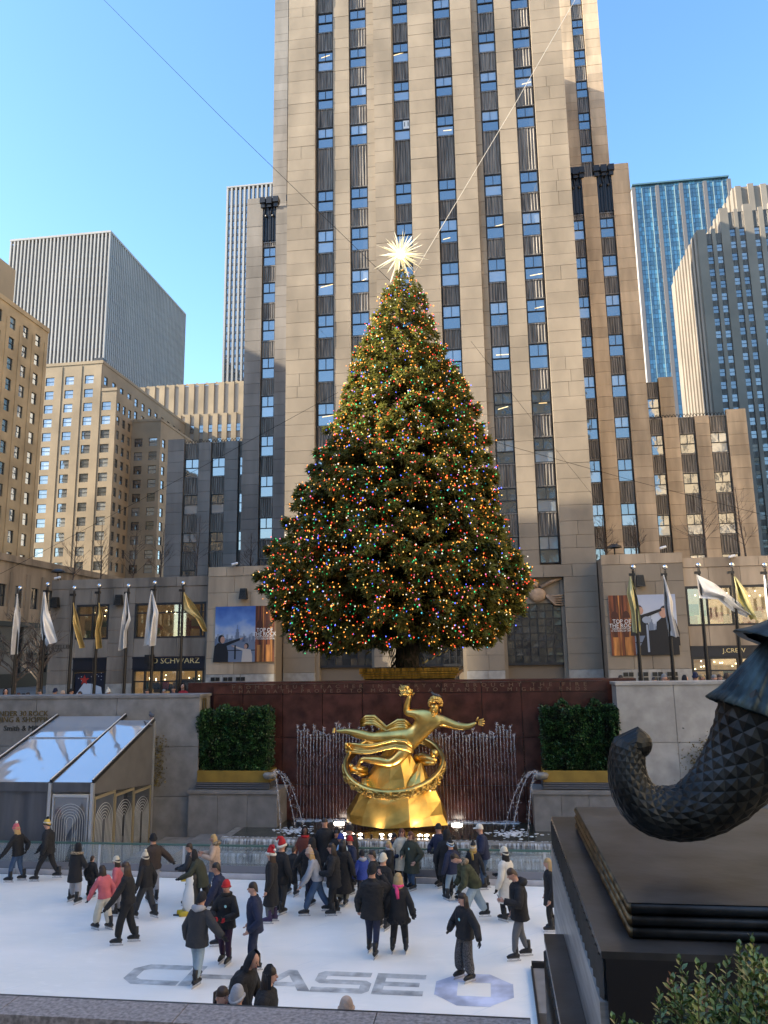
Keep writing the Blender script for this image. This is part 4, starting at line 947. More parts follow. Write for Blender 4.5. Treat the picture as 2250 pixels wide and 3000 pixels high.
# ---- low walls, planters, hedges
leafm = mat('hedge_leaf',(.03,.085,.022),.5,var=.5,scale=4,rand=.5)
yel = mat('mustard_planter',(.32,.2,.035),.5,.2,var=.12,scale=2)
def leaf_cloud(n, fpos, size, q, asp=.5, up=.3):
    V = []; F = []
    for i in range(n):
        p, nd = fpos(q); d = Vector((q.gauss(0,1),q.gauss(0,1),q.gauss(0,1)+up)).normalized(); d = (d+nd*1.2).normalized()
        s = d.cross(Vector((q.gauss(0,1),q.gauss(0,1),q.gauss(0,1)))).normalized(); L = size*q.uniform(.6,1.3); w = L*asp*.5
        o = len(V); V += [tuple(p),tuple(p+d*L*.5+s*w),tuple(p+d*L),tuple(p+d*L*.5-s*w)]; F.append((o,o+1,o+2,o+3))
    return V,F
def hedge(x0,x1,z0,z1,y0,y1,label,seed,px0):
    t = thing('hedge', label, 'hedge', ((x0+x1)/2,(y0+y1)/2,z0), 'clipped hedges in mustard planters'); q = random.Random(seed)
    lump = [(q.uniform(x0,x1),q.uniform(z0,z1),q.uniform(.25,.5)) for _ in range(26)]
    def fp(q):
        f = q.random(); x = q.uniform(x0,x1); z = z0+(z1-z0)*q.random()**.9; y = y0
        top = z1+.12*math.sin(x*5+seed)+.09*math.sin(x*11)
        if f < .66:
            d = sum(max(0,r-math.hypot(x-a,z-b)) for a,b,r in lump); y = y0-d*.35+q.uniform(0,.14); nd = Vector((0,-1,0)); z = min(z,top)
        elif f < .86: z = top-q.uniform(0,.12); y = q.uniform(y0,y1); nd = Vector((0,-.3,1))
        else: x = q.choice((x0,x1))+q.uniform(-.05,.05); y = q.uniform(y0,y1); nd = Vector((0,-.3,0))
        return Vector((x,y,z)), nd
    V,F = leaf_cloud(15000,fp,.085,q,.6); me = bpy.data.meshes.new('foliage'); me.from_pydata(V,[],F); me.materials.append(leafm)
    o = mobj('foliage', me, t); o['kind']='stuff'
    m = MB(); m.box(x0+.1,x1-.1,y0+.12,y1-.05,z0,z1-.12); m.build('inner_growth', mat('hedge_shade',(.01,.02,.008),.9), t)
def planter(x0,x1,z0,z1,y0,y1,label):
    t = thing('planter', label, 'planter', ((x0+x1)/2,y0,z0), 'mustard planter boxes under the hedges'); m = MB()
    m.box(x0,x1,y0,y0+.05,z0,z1); m.box(x0,x1,y1-.05,y1,z0,z1); m.box(x0,x0+.05,y0+.05,y1-.05,z0,z1); m.box(x1-.05,x1,y0+.05,y1-.05,z0,z1); m.build('box', yel, t)
    m = MB(); m.box(x0+.05,x1-.05,y0+.05,y1-.05,z0,z1-.06); m.build('soil', mat('soil',(.03,.02,.015),.95), t)
    m = MB()
    for i in range(3): m.box(x0-.03,x1+.03,y0-.05-.03*i,y1,z0-.07*(i+1)+.01,z0-.07*i-.01)
    m.build('slatted_stand', mat('grey_stand',(.1,.1,.11),.5), t)
for (pl,pr,pt,pb,ht,hl,hr,lo,name,seed) in ((577,790,2258,2292,2082,585,788,(552,812),'left',1),(1592,1806,2258,2292,2070,1586,1808,(1562,1806),'right',2)):
    a = at(pl,pb,28.35); b = at(pr,pt,28.35); mid = (pl+pr)/2; zt = at(mid,pt,28.35).z; zb = at(mid,pb,28.35).z
    w = 'tent' if name == 'left' else 'bronze tail'
    planter(a.x,b.x,zb,zt,28.35,29.3,f'long mustard planter box under the hedge toward the {w}')
    h0 = at(hl,ht,28.6); h1 = at(hr,ht,28.6); hedge(h0.x,h1.x,zt,h0.z,28.5,29.35,f'dark clipped hedge growing in planter on the side of the {w}',seed,0)
    l0 = at(lo[0],2313,28.1).x; l1 = at(lo[1],2313,28.1).x; zl = zb-.24
    t = thing('low_wall', f'low grey granite wall under the mustard planter toward the {w}', 'wall', ((l0+l1)/2,28.1,-.5))
    n = 3
    for i in range(n): ubox('wall_slab', granite, t, l0+(l1-l0)*i/n+.006, l0+(l1-l0)*(i+1)/n-.006, 28.12, 29.48, -.5, zl-.12)
    ubox('coping', granite, t, l0-.03, l1+.03, 28.06, 29.48, zl-.115, zl)
# stone ledges by the tent
m = MB(); m.box(-11.9,-10.6,25.2,28.1,-.5,.0); m.box(-10.6,-9.6,26.6,28.1,-.5,.12); struct(m,'stone_ledge',granite)
# ================================================================== FOUNTAIN
ZW = .36; LX0 = at(650,2424,26.6).x; LX1 = 2.6
tF = thing('fountain', 'stepped grey granite fountain basin with water running over its three lips', 'fountain', (-3.4,26.6,-.5))
wetg = mat('wet_granite',(.27,.25,.22),.25,var=.2,scale=4)
waterm = mat('pool_water',(.035,.04,.03),.06,spec=.6,bump=.5,bscale=4)
def water_fall_mat():
    m = bpy.data.materials.new('falling_water'); m.use_nodes = True; nt = m.node_tree; N = nt.nodes; L = nt.links
    g = N.new('ShaderNodeNewGeometry'); mp = N.new('ShaderNodeMapping'); mp.inputs['Scale'].default_value=(9,3,1.1); L.new(g.outputs['Position'],mp.inputs[0])
    n1 = N.new('ShaderNodeTexNoise'); n1.inputs['Scale'].default_value=1.6; n1.inputs['Detail'].default_value=8; L.new(mp.outputs[0],n1.inputs['Vector'])
    r = N.new('ShaderNodeValToRGB'); r.color_ramp.elements[0].position=.36; r.color_ramp.elements[1].position=.66; r.color_ramp.elements[0].color=(.1,.1,.1,1); r.color_ramp.elements[1].color=(.85,.85,.85,1); L.new(n1.outputs['Fac'],r.inputs[0])
    t = N.new('ShaderNodeBsdfTransparent'); p = N['Principled BSDF']; p.inputs['Base Color'].default_value=(.75,.77,.78,1); p.inputs['Roughness'].default_value=.25
    mx = N.new('ShaderNodeMixShader'); L.new(r.outputs[0],mx.inputs[0]); L.new(t.outputs[0],mx.inputs[1]); L.new(p.outputs[0],mx.inputs[2]); L.new(mx.outputs[0],N['Material Output'].inputs[0]); return m
fallm = water_fall_mat()
foamm = mat('foam',(.7,.72,.73),.5,var=.2,scale=12,bump=.6,bscale=25)
STEPS = [(ZW,26.6,.3),(ZW-.33,26.05,.3),(ZW-.66,25.5,.2)]
for k,(z,y,hh) in enumerate(STEPS):
    x0,x1 = LX0-.1*k, LX1+.1*k
    m = MB(); P = [(0,-.16),(-.07,-.13),(-.1,-.08),(-.08,-.02),(0,0.0),(.25,.0)]
    for (a0,b0),(a1,b1) in zip(P[:-1],P[1:]): m.quad((x0,y+a0,z+b0),(x1,y+a0,z+b0),(x1,y+a1,z+b1),(x0,y+a1,z+b1))
    m.box(x0,x1,y+.05,y+.25,z-.5,z-.1); m.box(x0,x0+.3,y+.25,28.1 if k==0 else y+.8,z-.5,z); m.box(x1-.3,x1,y+.25,28.1 if k==0 else y+.8,z-.5,z)
    m.build('basin_lip', wetg, tF)
    m = MB(); n = 90
    for i in range(n):
        u0 = x0+(x1-x0)*i/n; u1 = x0+(x1-x0)*(i+1)/n; w0 = .015*math.sin(i*2.3); w1 = .015*math.sin((i+1)*2.3)
        for (ya,za),(yb_,zb_) in zip(((.06,.012),(-.09,-.03),(-.125,-.1),(-.14,-.34)),((-.09,-.03),(-.125,-.1),(-.14,-.34),(-.15,-.46 if k<2 else -.3))):
            m.quad((u0,y+ya+w0,z+za),(u1,y+ya+w1,z+za),(u1,y+yb_+w1,z+zb_),(u0,y+yb_+w0,z+zb_))
    tag(m.build('water_curtain', fallm, tF), kind='stuff')
m = MB()
def wsheet(x0,x1,y0,y1,z): m.quad((x0,y0,z),(x1,y0,z),(x1,y1,z),(x0,y1,z))
wsheet(LX0+.3,LX1-.3,26.62,29.45,ZW+.006); wsheet(LX0-.1,LX1+.1,26.07,26.58,ZW-.33+.006); wsheet(LX0-.2,LX1+.2,25.52,26.03,ZW-.66+.006)
o = m.build('pool_water', waterm, tF); tag(o,kind='stuff')
m = MB(); m.quad((-10.5,23.35,-.42),(10,23.35,-.42),(10,25.6,-.42),(-10.5,25.6,-.42)); struct(m,'lower_pool',waterm)
# jets on the red wall
jets = []
def jet_mesh(seed, H):
    q = random.Random(seed); m = MB()
    n = 26; pts = [(q.uniform(-.007,.007),-.06-.03*i/n+q.uniform(-.01,.01),H*(1-i/n)) for i in range(n+1)]
    m.tube(pts,[.012-.008*min(1,i/9)+.003*q.random() for i in range(n+1)],5)
    for i in range(80):
        f = q.random()**1.9; m.ball((q.gauss(0,.026),-.07+q.gauss(0,.03),H-.02-f*H*.55+q.gauss(0,.03)),q.uniform(.004,.017)*(1-.6*f),5,0,1,1,q.uniform(1.2,3))
    for i in range(12): m.ball((q.gauss(0,.05),-.1+q.gauss(0,.03),.02+.05*q.random()),q.uniform(.015,.035),5,0,1,1,.6)
    return m.mesh('water_jet', jetm, True)
jetm = bpy.data.materials.new('jet_water'); jetm.use_nodes = True
_n = jetm.node_tree.nodes; _l = jetm.node_tree.links; _t = _n.new('ShaderNodeBsdfTransparent'); _m = _n.new('ShaderNodeMixShader'); _m.inputs[0].default_value=.3; _n['Principled BSDF'].inputs['Base Color'].default_value=(.75,.75,.78,1); _n['Principled BSDF'].inputs['Roughness'].default_value=.15
_l.new(_t.outputs[0],_m.inputs[1]); _l.new(_n['Principled BSDF'].outputs[0],_m.inputs[2]); _l.new(_m.outputs[0],_n['Material Output'].inputs[0])
HJ = at(1000,2128,29.4).z-ZW; JM = [jet_mesh(s,HJ) for s in range(6)]
jx0 = at(872,2200,29.4).x; jx1 = at(1508,2200,29.4).x; nj = 66
for i in range(nj):
    x = jx0+(jx1-jx0)*i/(nj-1); o = mobj('water_jet', JM[rnd.randrange(6)], tF, (x,29.46,ZW), 0, (1,1,rnd.uniform(.90,1.04)))
for sx,sg in ((at(800,2262,28.2),1),(at(1575,2262,28.2),-1)):
    for k,(dx,hh) in enumerate(((.45,.1),(.95,.12),(1.2,.1))):
        m = MB(); q = random.Random(k*3+sg)
        P = []
        for i in range(19):
            f = i/18; x = sx.x+sg*(dx*f+.02*k); z = sx.z+hh*4*f*(1-f)*.7-(sx.z-ZW)*(f**2.1); P.append(Vector((x,28.15-.5*f+.1*k,z)))
        m.tube(P,[.008+.006*q.random() for i in range(19)],6)
        for i in range(150):
            p = P[min(18,int(q.random()**.7*19))]; m.ball(p+Vector((q.gauss(0,.04),q.gauss(0,.04),q.gauss(0,.045))),q.uniform(.005,.02),5)
        m.build('arc_jet', jetm, tF, True)
    m = MB(); q = random.Random(9)
    for i in range(120): m.ball((sx.x+sg*1.0+q.gauss(0,.35),27.7+q.gauss(0,.3),ZW+.01),q.uniform(.02,.06),6,0,1.4,1.2,.3)
    tag(m.build('splash_foam', foamm, tF), kind='stuff')
    s0 = MB(); s0.lathe((sx.x-sg*.12,28.2,sx.z-.12),[(.02,-.12),(.2,-.1),(.26,.04),(.2,.1),(.05,.12)],12); s0.build('spout', wetg, tF, True)
m = MB(); q = random.Random(5)
for i in range(420): m.ball((q.uniform(jx0,jx1),29.35-abs(q.gauss(0,.1)),ZW+.01),q.uniform(.02,.05),5,0,1.5,1,.35)
tag(m.build('splash_foam', foamm, tF), kind='stuff')
# lamps under the statue
lampm = mat('lamp_glow',(1,.9,.8),.3,emit=(1,.86,.72),estr=9)
lc = at(1160,2398,27.05)
for i,px in enumerate((1009,1031,1056,1117,1145,1180,1230,1250,1274)):
    p = at(px,2403-(4 if px<1040 else 0),27.0); t = thing('pool_lamp',('first','second','third','fourth','fifth','sixth','seventh','eighth','ninth')[i]+' small pool lamp below the gilded statue, counting from the tent side','lamp',(p.x,p.y,ZW),'row of pool lamps below the statue')
    m = MB(); m.box(p.x-.07,p.x+.07,p.y-.05,p.y+.05,ZW-.1,ZW+.05); m.build('housing', darkm, t); m = MB(); m.ball((p.x,p.y-.01,ZW+.06),.065,8,0,1.3,1,.6); m.build('lens', lampm, t)
for px,lb in ((995,'bright pool lamp in water on the tent side of statue'),(1338,'bright pool lamp in water between statue and the bronze tail')):
    p = at(px,2373,29.0); t = thing('pool_lamp',lb,'lamp',(p.x,29,ZW)); m = MB(); m.ball((p.x,28.9,ZW+.03),.1,8,0,2.0,1,.4); m.build('lens', lampm, t); m = MB(); m.box(p.x-.2,p.x+.2,28.8,29.0,ZW-.15,ZW+.01); m.build('housing', darkm, t)
m = MB()
for i in range(21):
    p = at(920+24*i,2407,26.85); m.box(p.x-.035,p.x+.035,26.83,26.88,ZW,ZW+.1)
m.build('nozzles', darkm, tF)
def spot(loc, target, e, col=(1,.8,.6), size=.8, ang=70):
    l = bpy.data.lights.new('statue_lamp','SPOT'); l.energy = e; l.color = col; l.spot_size = R(ang); l.shadow_soft_size = .15
    o = bpy.data.objects.new('statue_lamp', l); COL.objects.link(o); o.location = loc; o.rotation_euler = (Vector(target)-Vector(loc)).to_track_quat('-Z','Y').to_euler()
spot((-4.0,26.95,ZW+.15),(-3.7,28,2.2),110); spot((-2.6,26.95,ZW+.15),(-2.9,28,2.2),110)
# ================================================================== CHRISTMAS TREE
YTR = 36.0
D = 1.3562
prof = [(575,873,876),(588,858,888),(600,845,905),(640,812,928),(700,783,948),(760,758,972),(800,744,992),(850,732,1030),(900,708,1047),(950,698,1064),(1000,668,1080),(1050,640,1087),(1100,612,1092),(1150,598,1106),(1200,558,1128),(1230,548,1150),(1280,562,1142),(1330,588,1142),(1370,612,1088),(1392,640,1060)]
axp = at(873*D,1100*D,YTR); AX = Vector((axp.x,YTR,0))
pz = []; pl_ = []; pr_ = []
for y,l,r in prof:
    a = at(l*D,y*D,YTR); b = at(r*D,y*D,YTR); pz.append(a.z); pl_.append(max(.12,AX.x-a.x)); pr_.append(max(.12,b.x-AX.x))
pl_ = [max(.12,v-.3) for v in pl_]; pr_ = [max(.12,v-.2) for v in pr_]; pz = np.array(pz[::-1]); pl_ = np.array(pl_[::-1]); pr_ = np.array(pr_[::-1])
def trad(z, th):
    l = np.interp(z,pz,pl_); r = np.interp(z,pz,pr_); return l+(r-l)*(np.cos(th)*.5+.5)
tTree = thing('christmas_tree', 'huge decorated spruce tree covered in coloured lights before the skyscraper', 'tree', (AX.x,YTR,GZ))
NR = np.random.default_rng(11)
z_lo, z_hi = pz[0]+.25, pz[-1]
# branches
bz = []; bt = []
z = z_lo
k = 0
while z < z_hi-.15:
    Rm = float(trad(z,0)+trad(z,math.pi))/2; n = int(6+Rm*3.4)
    th = NR.random()*6.28+np.arange(n)*2*math.pi/n+NR.normal(0,.13,n); bt.append(th); bz.append(z+NR.normal(0,.14,n)); z += .30
bt = np.concatenate(bt); bz = np.concatenate(bz); nb = len(bt)
bl_ = trad(bz,bt)*(1-np.abs(NR.normal(0,.10,nb)))
bl_ *= np.where(NR.random(nb)<.12,NR.uniform(1.0,1.07,nb),1)
cnt_ = np.maximum(10,(bl_*27).astype(int)); bi = np.repeat(np.arange(nb),cnt_); nt_ = len(bi)
f = 1-NR.random(nt_)**1.5*.62; f = np.clip(f,.08,1.0)
L = bl_[bi]; th = bt[bi]
lat = NR.normal(0,1,nt_)*(.10+.13*(1-np.abs(f-.72)))*np.minimum(L,3.0)*.55*np.clip(1.25-f,.12,1)
ca, sa = np.cos(th), np.sin(th)
rad = L*f
droop = -.22*L*f**1.3+.16*L*np.clip(f-.62,0,1)**1.2
zz = bz[bi]+.12*L+droop+NR.normal(0,.07,nt_)-np.abs(NR.normal(0,.10,nt_))
P = np.stack([AX.x+ca*rad-sa*lat, YTR+sa*rad+ca*lat, np.maximum(zz,z_lo-.75)],1)
out = np.stack([ca,sa,np.zeros(nt_)],1); side = np.stack([-sa,ca,np.zeros(nt_)],1); up = np.array([0,0,1.0])
def leafquads(P, d, s, ln, wd):
    n = len(P); A = P; Bq = P+d*ln*.45+s*wd; Cq = P+d*ln; Dq = P+d*ln*.45-s*wd
    return np.stack([A,Bq,Cq,Dq],1).reshape(-1,3)
Vs = []
for m_ in range(4):
    sg = [0,1,-1,0][m_]
    d = out*NR.uniform(.4,1.0,(nt_,1))+side*(sg*.75+NR.normal(0,.3,(nt_,1)))+up*(NR.normal(-.28 if m_ < 3 else -.9,.32,(nt_,1)))
    d /= np.linalg.norm(d,axis=1,keepdims=True)
    s = np.cross(d,up+NR.normal(0,.6,(nt_,3))); s /= np.linalg.norm(s,axis=1,keepdims=True)+1e-9
    ln = NR.uniform(.16,.34,(nt_,1))*np.clip(.55+L[:,None]*.12,.55,1.15); Vs.append(leafquads(P,d,s,ln,ln*.16))
V = np.concatenate(Vs); nq = len(V)//4
def np_mesh(name, V, nv, mats, mi=None):
    me = bpy.data.meshes.new(name); n = len(V)//nv
    me.vertices.add(len(V)); me.vertices.foreach_set('co',V.astype(np.float32).ravel()); me.loops.add(len(V)); me.loops.foreach_set('vertex_index',np.arange(len(V),dtype=np.int32))
    me.polygons.add(n); me.polygons.foreach_set('loop_start',np.arange(0,len(V),nv,dtype=np.int32)); me.polygons.foreach_set('loop_total',np.full(n,nv,dtype=np.int32))
    for m in mats: me.materials.append(m)
    if mi is not None: me.polygons.foreach_set('material_index',mi.astype(np.int32))
    me.update(calc_edges=True); return me
spruce = mat('spruce_needles',(.14,.145,.035),.6,var=.3,scale=1.6,rand=.45)
_nt = spruce.node_tree; _tr = _nt.nodes.new('ShaderNodeBsdfTranslucent'); _tr.inputs[0].default_value = (.26,.26,.05,1); _mx = _nt.nodes.new('ShaderNodeMixShader'); _mx.inputs[0].default_value = .4
_nt.links.new(_nt.nodes['Principled BSDF'].outputs[0],_mx.inputs[1]); _nt.links.new(_tr.outputs[0],_mx.inputs[2]); _nt.links.new(_mx.outputs[0],_nt.nodes['Material Output'].inputs[0])
o = mobj('foliage', np_mesh('foliage',V,4,[spruce]), tTree); o['kind']='stuff'
m = MB(); zt = pz[-1]; m.tube([AX+Vector((0,0,GZ+1.3)),AX+Vector((0,0,GZ+3.5)),AX+Vector((0,0,12)),AX+Vector((0,0,zt-.3))],[.62,.5,.38,.05],10)
m.build('trunk', bark, tTree)
m = MB(); q = random.Random(2)
for i in range(0,nb,2):
    t_ = bt[i]; l_ = bl_[i]; z_ = bz[i]
    pts = [AX+Vector((math.cos(t_)*l_*f_,math.sin(t_)*l_*f_,z_+.12*l_-.22*l_*f_**1.3)) for f_ in (.03,.45,.85)]
    m.tube(pts,[.05+.006*l_,.035,.012],4,caps=False)
tag(m.build('branches', bark, tTree),kind='stuff')
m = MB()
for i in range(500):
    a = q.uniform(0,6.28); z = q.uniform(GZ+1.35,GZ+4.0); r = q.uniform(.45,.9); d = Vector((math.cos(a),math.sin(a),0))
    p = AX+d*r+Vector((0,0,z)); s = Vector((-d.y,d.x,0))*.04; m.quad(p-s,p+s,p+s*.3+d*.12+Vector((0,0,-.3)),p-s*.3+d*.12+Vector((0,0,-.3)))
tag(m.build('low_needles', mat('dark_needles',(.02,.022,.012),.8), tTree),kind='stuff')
# bulbs
sel = np.where(f > .68)[0]; nbulb = 18500
ix = NR.choice(sel,nbulb,replace=False)
bp = P[ix]+out[ix]*NR.uniform(.02,.2,(nbulb,1))+NR.normal(0,.09,(nbulb,3))
# on the far side hardly any are needed
keep = (out[ix,1] < .35) | (NR.random(nbulb) < .3); bp = bp[keep]; nbulb = len(bp)
rb = NR.uniform(.02,.036,(nbulb,1,1))
octv = np.array([[1,0,0],[0,1,0],[-1,0,0],[0,-1,0],[0,0,1.25],[0,0,-1.25]]); octf = np.array([[0,1,4],[1,2,4],[2,3,4],[3,0,4],[1,0,5],[2,1,5],[3,2,5],[0,3,5]])
tri = octv[octf.ravel()]
V = (bp[:,None,:]+tri[None]*rb).reshape(-1,3)
bcols = [(1,.32,.05),(1,.06,.03),(1,.62,.15),(.05,.75,.25),(.1,.14,1),(1,.9,.75),(1,.2,.45),(.1,.6,.75)]
pw = np.array([.32,.2,.14,.12,.08,.08,.03,.03])
bm_ = []
for i,c in enumerate(bcols): bm_.append(mat('bulb_colour_%d'%i,tuple(x*.6 for x in c),.3,emit=c,estr=[.66,.68,.5,.42,1.05,.42,.55,.42][i]))
mi = np.repeat(NR.choice(len(bcols),nbulb,p=pw/pw.sum()),8)
o = mobj('string_lights', np_mesh('string_lights',V,3,bm_,mi)); tag(o,'thousands of red amber green and blue bulbs wound over the spruce tree','string lights',None,'stuff')
# star
sc = at(1173,745,YTR); crystal = mat('crystal',(.85,.8,.62),.25,emit=(1,.82,.4),estr=.1,spec=.8); glow = mat('star_core',(1,.95,.8),.3,emit=(1,.88,.5),estr=1.4)
tStar = thing('tree_star','spiky glowing crystal star on top of the spruce tree','star',tuple(sc))
m = MB(); m.ball(sc,.26,12); m.build('core', glow, tStar); ga = math.pi*(3-5**.5); q = random.Random(8)
ns = 74
for i in range(ns):
    zz_ = 1-2*(i+.5)/ns; r_ = math.sqrt(1-zz_*zz_); d = Vector((r_*math.cos(ga*i),r_*math.sin(ga*i),zz_)); Ls = q.uniform(.85,1.62); w = .045
    a = d.orthogonal().normalized(); b = d.cross(a); m = MB(); c0 = sc+d*.18; mid = sc+d*(Ls*.45); tip = sc+d*Ls
    m.add([c0+a*w*.6,c0+b*w*.6,c0-a*w*.6,c0-b*w*.6,mid+a*w,mid+b*w,mid-a*w,mid-b*w,tip],[(0,1,5,4),(1,2,6,5),(2,3,7,6),(3,0,4,7),(4,5,8),(5,6,8),(6,7,8),(7,4,8)]); m.build('spike', crystal, tStar)
for a_ in (-.35,.3):
    m = MB(); m.bar(sc+Vector((a_*.3,0,-.2)),sc+Vector((a_*1.5,0,-1.5)),.035); m.build('stay', crystal, tStar)
# golden planter under the tree
gold = mat('gilding',(.88,.58,.17),.3,1.0,var=.12,scale=3,bump=.06,bscale=8)
goldd = mat('brass_cladding',(.5,.27,.05),.33,.9,var=.3,scale=2,stretch=(4,1,1))
a = at(1052,1990,33.4); b = at(1345,1990,33.4); z0 = a.z; z1 = at(1195,1957,33.4).z
tP = thing('tree_planter','gold panelled planter box round the base of the spruce tree','planter',((a.x+b.x)/2,35.5,GZ))
m = MB(); m.box(a.x+.2,b.x-.2,33.7,38.6,GZ,z0); m.build('plinth', darkm, tP)
n = 14; w = (b.x-a.x)/n
for i in range(n): m = MB(); m.box(a.x+w*i+.01,a.x+w*(i+1)-.01,33.4+(.12 if 1<i<n-2 else 0),33.7,z0+.3,z1); m.build('cladding_panel', goldd, tP)
for k in range(3): m = MB(); m.box(a.x+.08*(2-k),b.x-.08*(2-k),33.45-.05*k+(.05),38.7,z0+.1*k,z0+.1*k+.085); m.build('moulding', goldd, tP)
m = MB(); m.box(a.x+.05,b.x-.05,33.7,38.6,z0+.3,z1-.02); m.build('fill', darkm, tP)
m = MB(); g0 = at(1235,1944,34.5); g1 = at(1325,1898,35.2); n = 9
for i in range(n):
    p = g0.lerp(g1,i/n); p2 = g0.lerp(g1,(i+1)/n); s = Vector((.05,0,.09)) if i%2 else Vector((-.03,.1,.05)); m.add([p-s*.3,p.lerp(p2,.5)-s,p2-s*.3,p.lerp(p2,.5)+s],[(0,1,2,3)])
tag(m.build('garland', mat('pale_gold_ribbon',(.6,.5,.22),.4,.4)),'twisted pale gold ribbon leaning from the planter to the lowest boughs','ribbon')
# ---- guy wires
wire = mat('steel_wire',(.01,.01,.011),.9,.0,spec=.05); wire_l = mat('bright_wire',(.6,.55,.45),.5)
def guy(a, b, r, label, wm=None): 
    m = MB(); mid = (a+b)/2-Vector((0,0,(a-b).length*.004)); m.tube([a,mid,b],r,5); tag(m.build('guy_wire', wm or wire),label,'wire','guy wires holding the tree')
guy(at(1150,830,36),at(300,-5,46),.014,'thin guy wire running from treetop across open sky')
guy(at(1210,805,36.2),at(1690,-10,57),.02,'bright thick guy wire crossing the window stripes from treetop to roofline',wire_l)
guy(at(990,1150,36),at(-10,1687,40),.010,'thin guy wire falling past the dark stone wing toward the roof terrace')
guy(at(1440,1292,36),at(2250,1512,42),.010,'thin guy wire sloping down past the brown stone wing')
guy(at(1380,1000,36.5),at(1760,1480,52),.008,'faint guy wire dropping from the tree across the broad pier')
# ================================================================== GILDED STATUE
YS0 = 27.9
def SP(u, v, dy=0.0): p = at(900+u*.3617,1950+v*.3617,YS0+dy); return p
tSt = thing('gilded_statue','gilded bronze reclining figure with outstretched arms on ring and rocky mound','statue',(SP(720,1240).x,YS0,ZW))
def skinned(name, joints, bones, mt, parent, sub=2, root=0):
    me = bpy.data.meshes.new(name); me.from_pydata([tuple(j[0]) for j in joints],bones,[]); me.update()
    o = bpy.data.objects.new(name,me); COL.objects.link(o)
    md = o.modifiers.new('skin','SKIN'); md.use_smooth_shade = True
    lay = me.skin_vertices[0].data
    for i,j in enumerate(joints):
        r = j[1]; lay[i].radius = r if hasattr(r,'__len__') else (r,r); lay[i].use_root = (i == root)
    ms = o.modifiers.new('sub','SUBSURF'); ms.levels = sub; ms.render_levels = sub
    dg = bpy.context.evaluated_depsgraph_get(); out = bpy.data.meshes.new_from_object(o.evaluated_get(dg)); out.name = name
    bpy.data.objects.remove(o); bpy.data.meshes.remove(me); out.materials.clear()
    for m in (mt if isinstance(mt,(list,tuple)) else [mt]): out.materials.append(m)
    out.polygons.foreach_set('use_smooth',[True]*len(out.polygons)); return out
J_ = [(SP(850,590,-.1),(.27,.33)),   #0 pelvis
 (SP(905,545,-.12),(.27,.33)),(SP(960,470,-.16),(.30,.42)),(SP(985,405,-.18),(.26,.42)),(SP(1010,375,-.22),.13),  #1-4 belly,chest,upper,neck
 (SP(895,395,-.15),.20),(SP(800,378,-.1),.15),(SP(812,305,-.12),.115),(SP(826,262,-.12),.10),   #5-8 raised arm
 (SP(1080,440,-.2),.20),(SP(1215,492,-.25),.15),(SP(1310,495,-.28),.115),(SP(1345,475,-.3),.075), #9-12
 (SP(790,570,-.1),.29),(SP(650,580,-.15),.245),(SP(525,582,-.15),.185),(SP(430,555,-.1),.185),(SP(315,530,-.05),.10),  #13-17 upper leg
 (SP(810,650,-.18),.28),(SP(755,730,-.26),.245),(SP(685,790,-.3),.185),(SP(580,768,-.25),.185),(SP(450,755,-.2),.10), #18-22 lower leg
]
Bn = [(0,1),(1,2),(2,3),(3,4),(3,5),(5,6),(6,7),(7,8),(3,9),(9,10),(10,11),(11,12),(0,13),(13,14),(14,15),(15,16),(16,17),(0,18),(18,19),(19,20),(20,21),(21,22)]
n0 = len(J_)
J_ += [(SP(1030,345,-.28),.15),(SP(1035,310,-.28),.2)]; Bn += [(4,n0),(n0,n0+1)]           # head
J_ += [(SP(832,235,-.12),(.1,.05))]; Bn += [(8,n0+2)]
J_ += [(SP(1375,462,-.3),(.10,.05))]; Bn += [(12,n0+3)]
J_ += [(SP(270,532,-.05),(.085,.07)),(SP(232,530,-.08),(.075,.05))]; Bn += [(17,n0+4),(n0+4,n0+5)]
J_ += [(SP(425,780,-.2),.08),(SP(402,835,-.22),(.07,.045))]; Bn += [(22,n0+6),(n0+6,n0+7)]
me = skinned('figure',J_,Bn,gold,tSt,2); mobj('figure',me,tSt)
def fingers(name, base, dirs, r, parent):
    m = MB()
    for p,d,l in dirs:
        P0 = Vector(p); d = Vector(d).normalized(); m.tube([P0,P0+d*l*.5,P0+d*l+Vector((0,-.015,0))],[r,r*.9,r*.6],6)
    m.build(name, gold, parent, True)
h = SP(1380,460,-.3)
fingers('fingers',h,[(h+Vector((.02,0,.05-.035*i)),(1,-.1,.35-.22*i),(.2,.23,.22,.18)[i]) for i in range(4)]+[(h+Vector((-.04,-.03,.05)),(.5,-.2,1),.15)],.03,tSt)
h = SP(835,232,-.12)
fingers('fingers',h,[(h+Vector((-.06+.04*i,-.03,.0)),(-.25+.12*i,-.35,1),(.18,.2,.2,.17)[i]) for i in range(4)]+[(h+Vector((.08,-.04,-.05)),(.5,-.5,.7),.14)],.03,tSt)
for (u,v,dx) in ((225,528,(-1,-.1,.0)),):
    h = SP(u,v,-.08); fingers('toes',h,[(h+Vector((0,-.06+.03*i,-.05+.03*i)),(-1,-.1,-.05+.03*i),.09-.008*i) for i in range(5)],.026,tSt)
m = MB(); q = random.Random(6); hc = SP(1040,312,-.28)
for i in range(230):
    a = q.uniform(0,6.28); ph = q.uniform(-.35,1.45); d = Vector((math.cos(a)*math.cos(ph),math.sin(a)*math.cos(ph),math.sin(ph)))
    if d.y < -.45 and d.z < .25: continue
    p = hc+Vector((d.x*.235,d.y*.235,d.z*.25+.02)); m.ball(p,q.uniform(.025,.045),6)
m.build('curly_hair', gold, tSt, True)
m = MB(); fc = SP(1022,372,-.5)     # face: nose, brow, lips, chin, ears
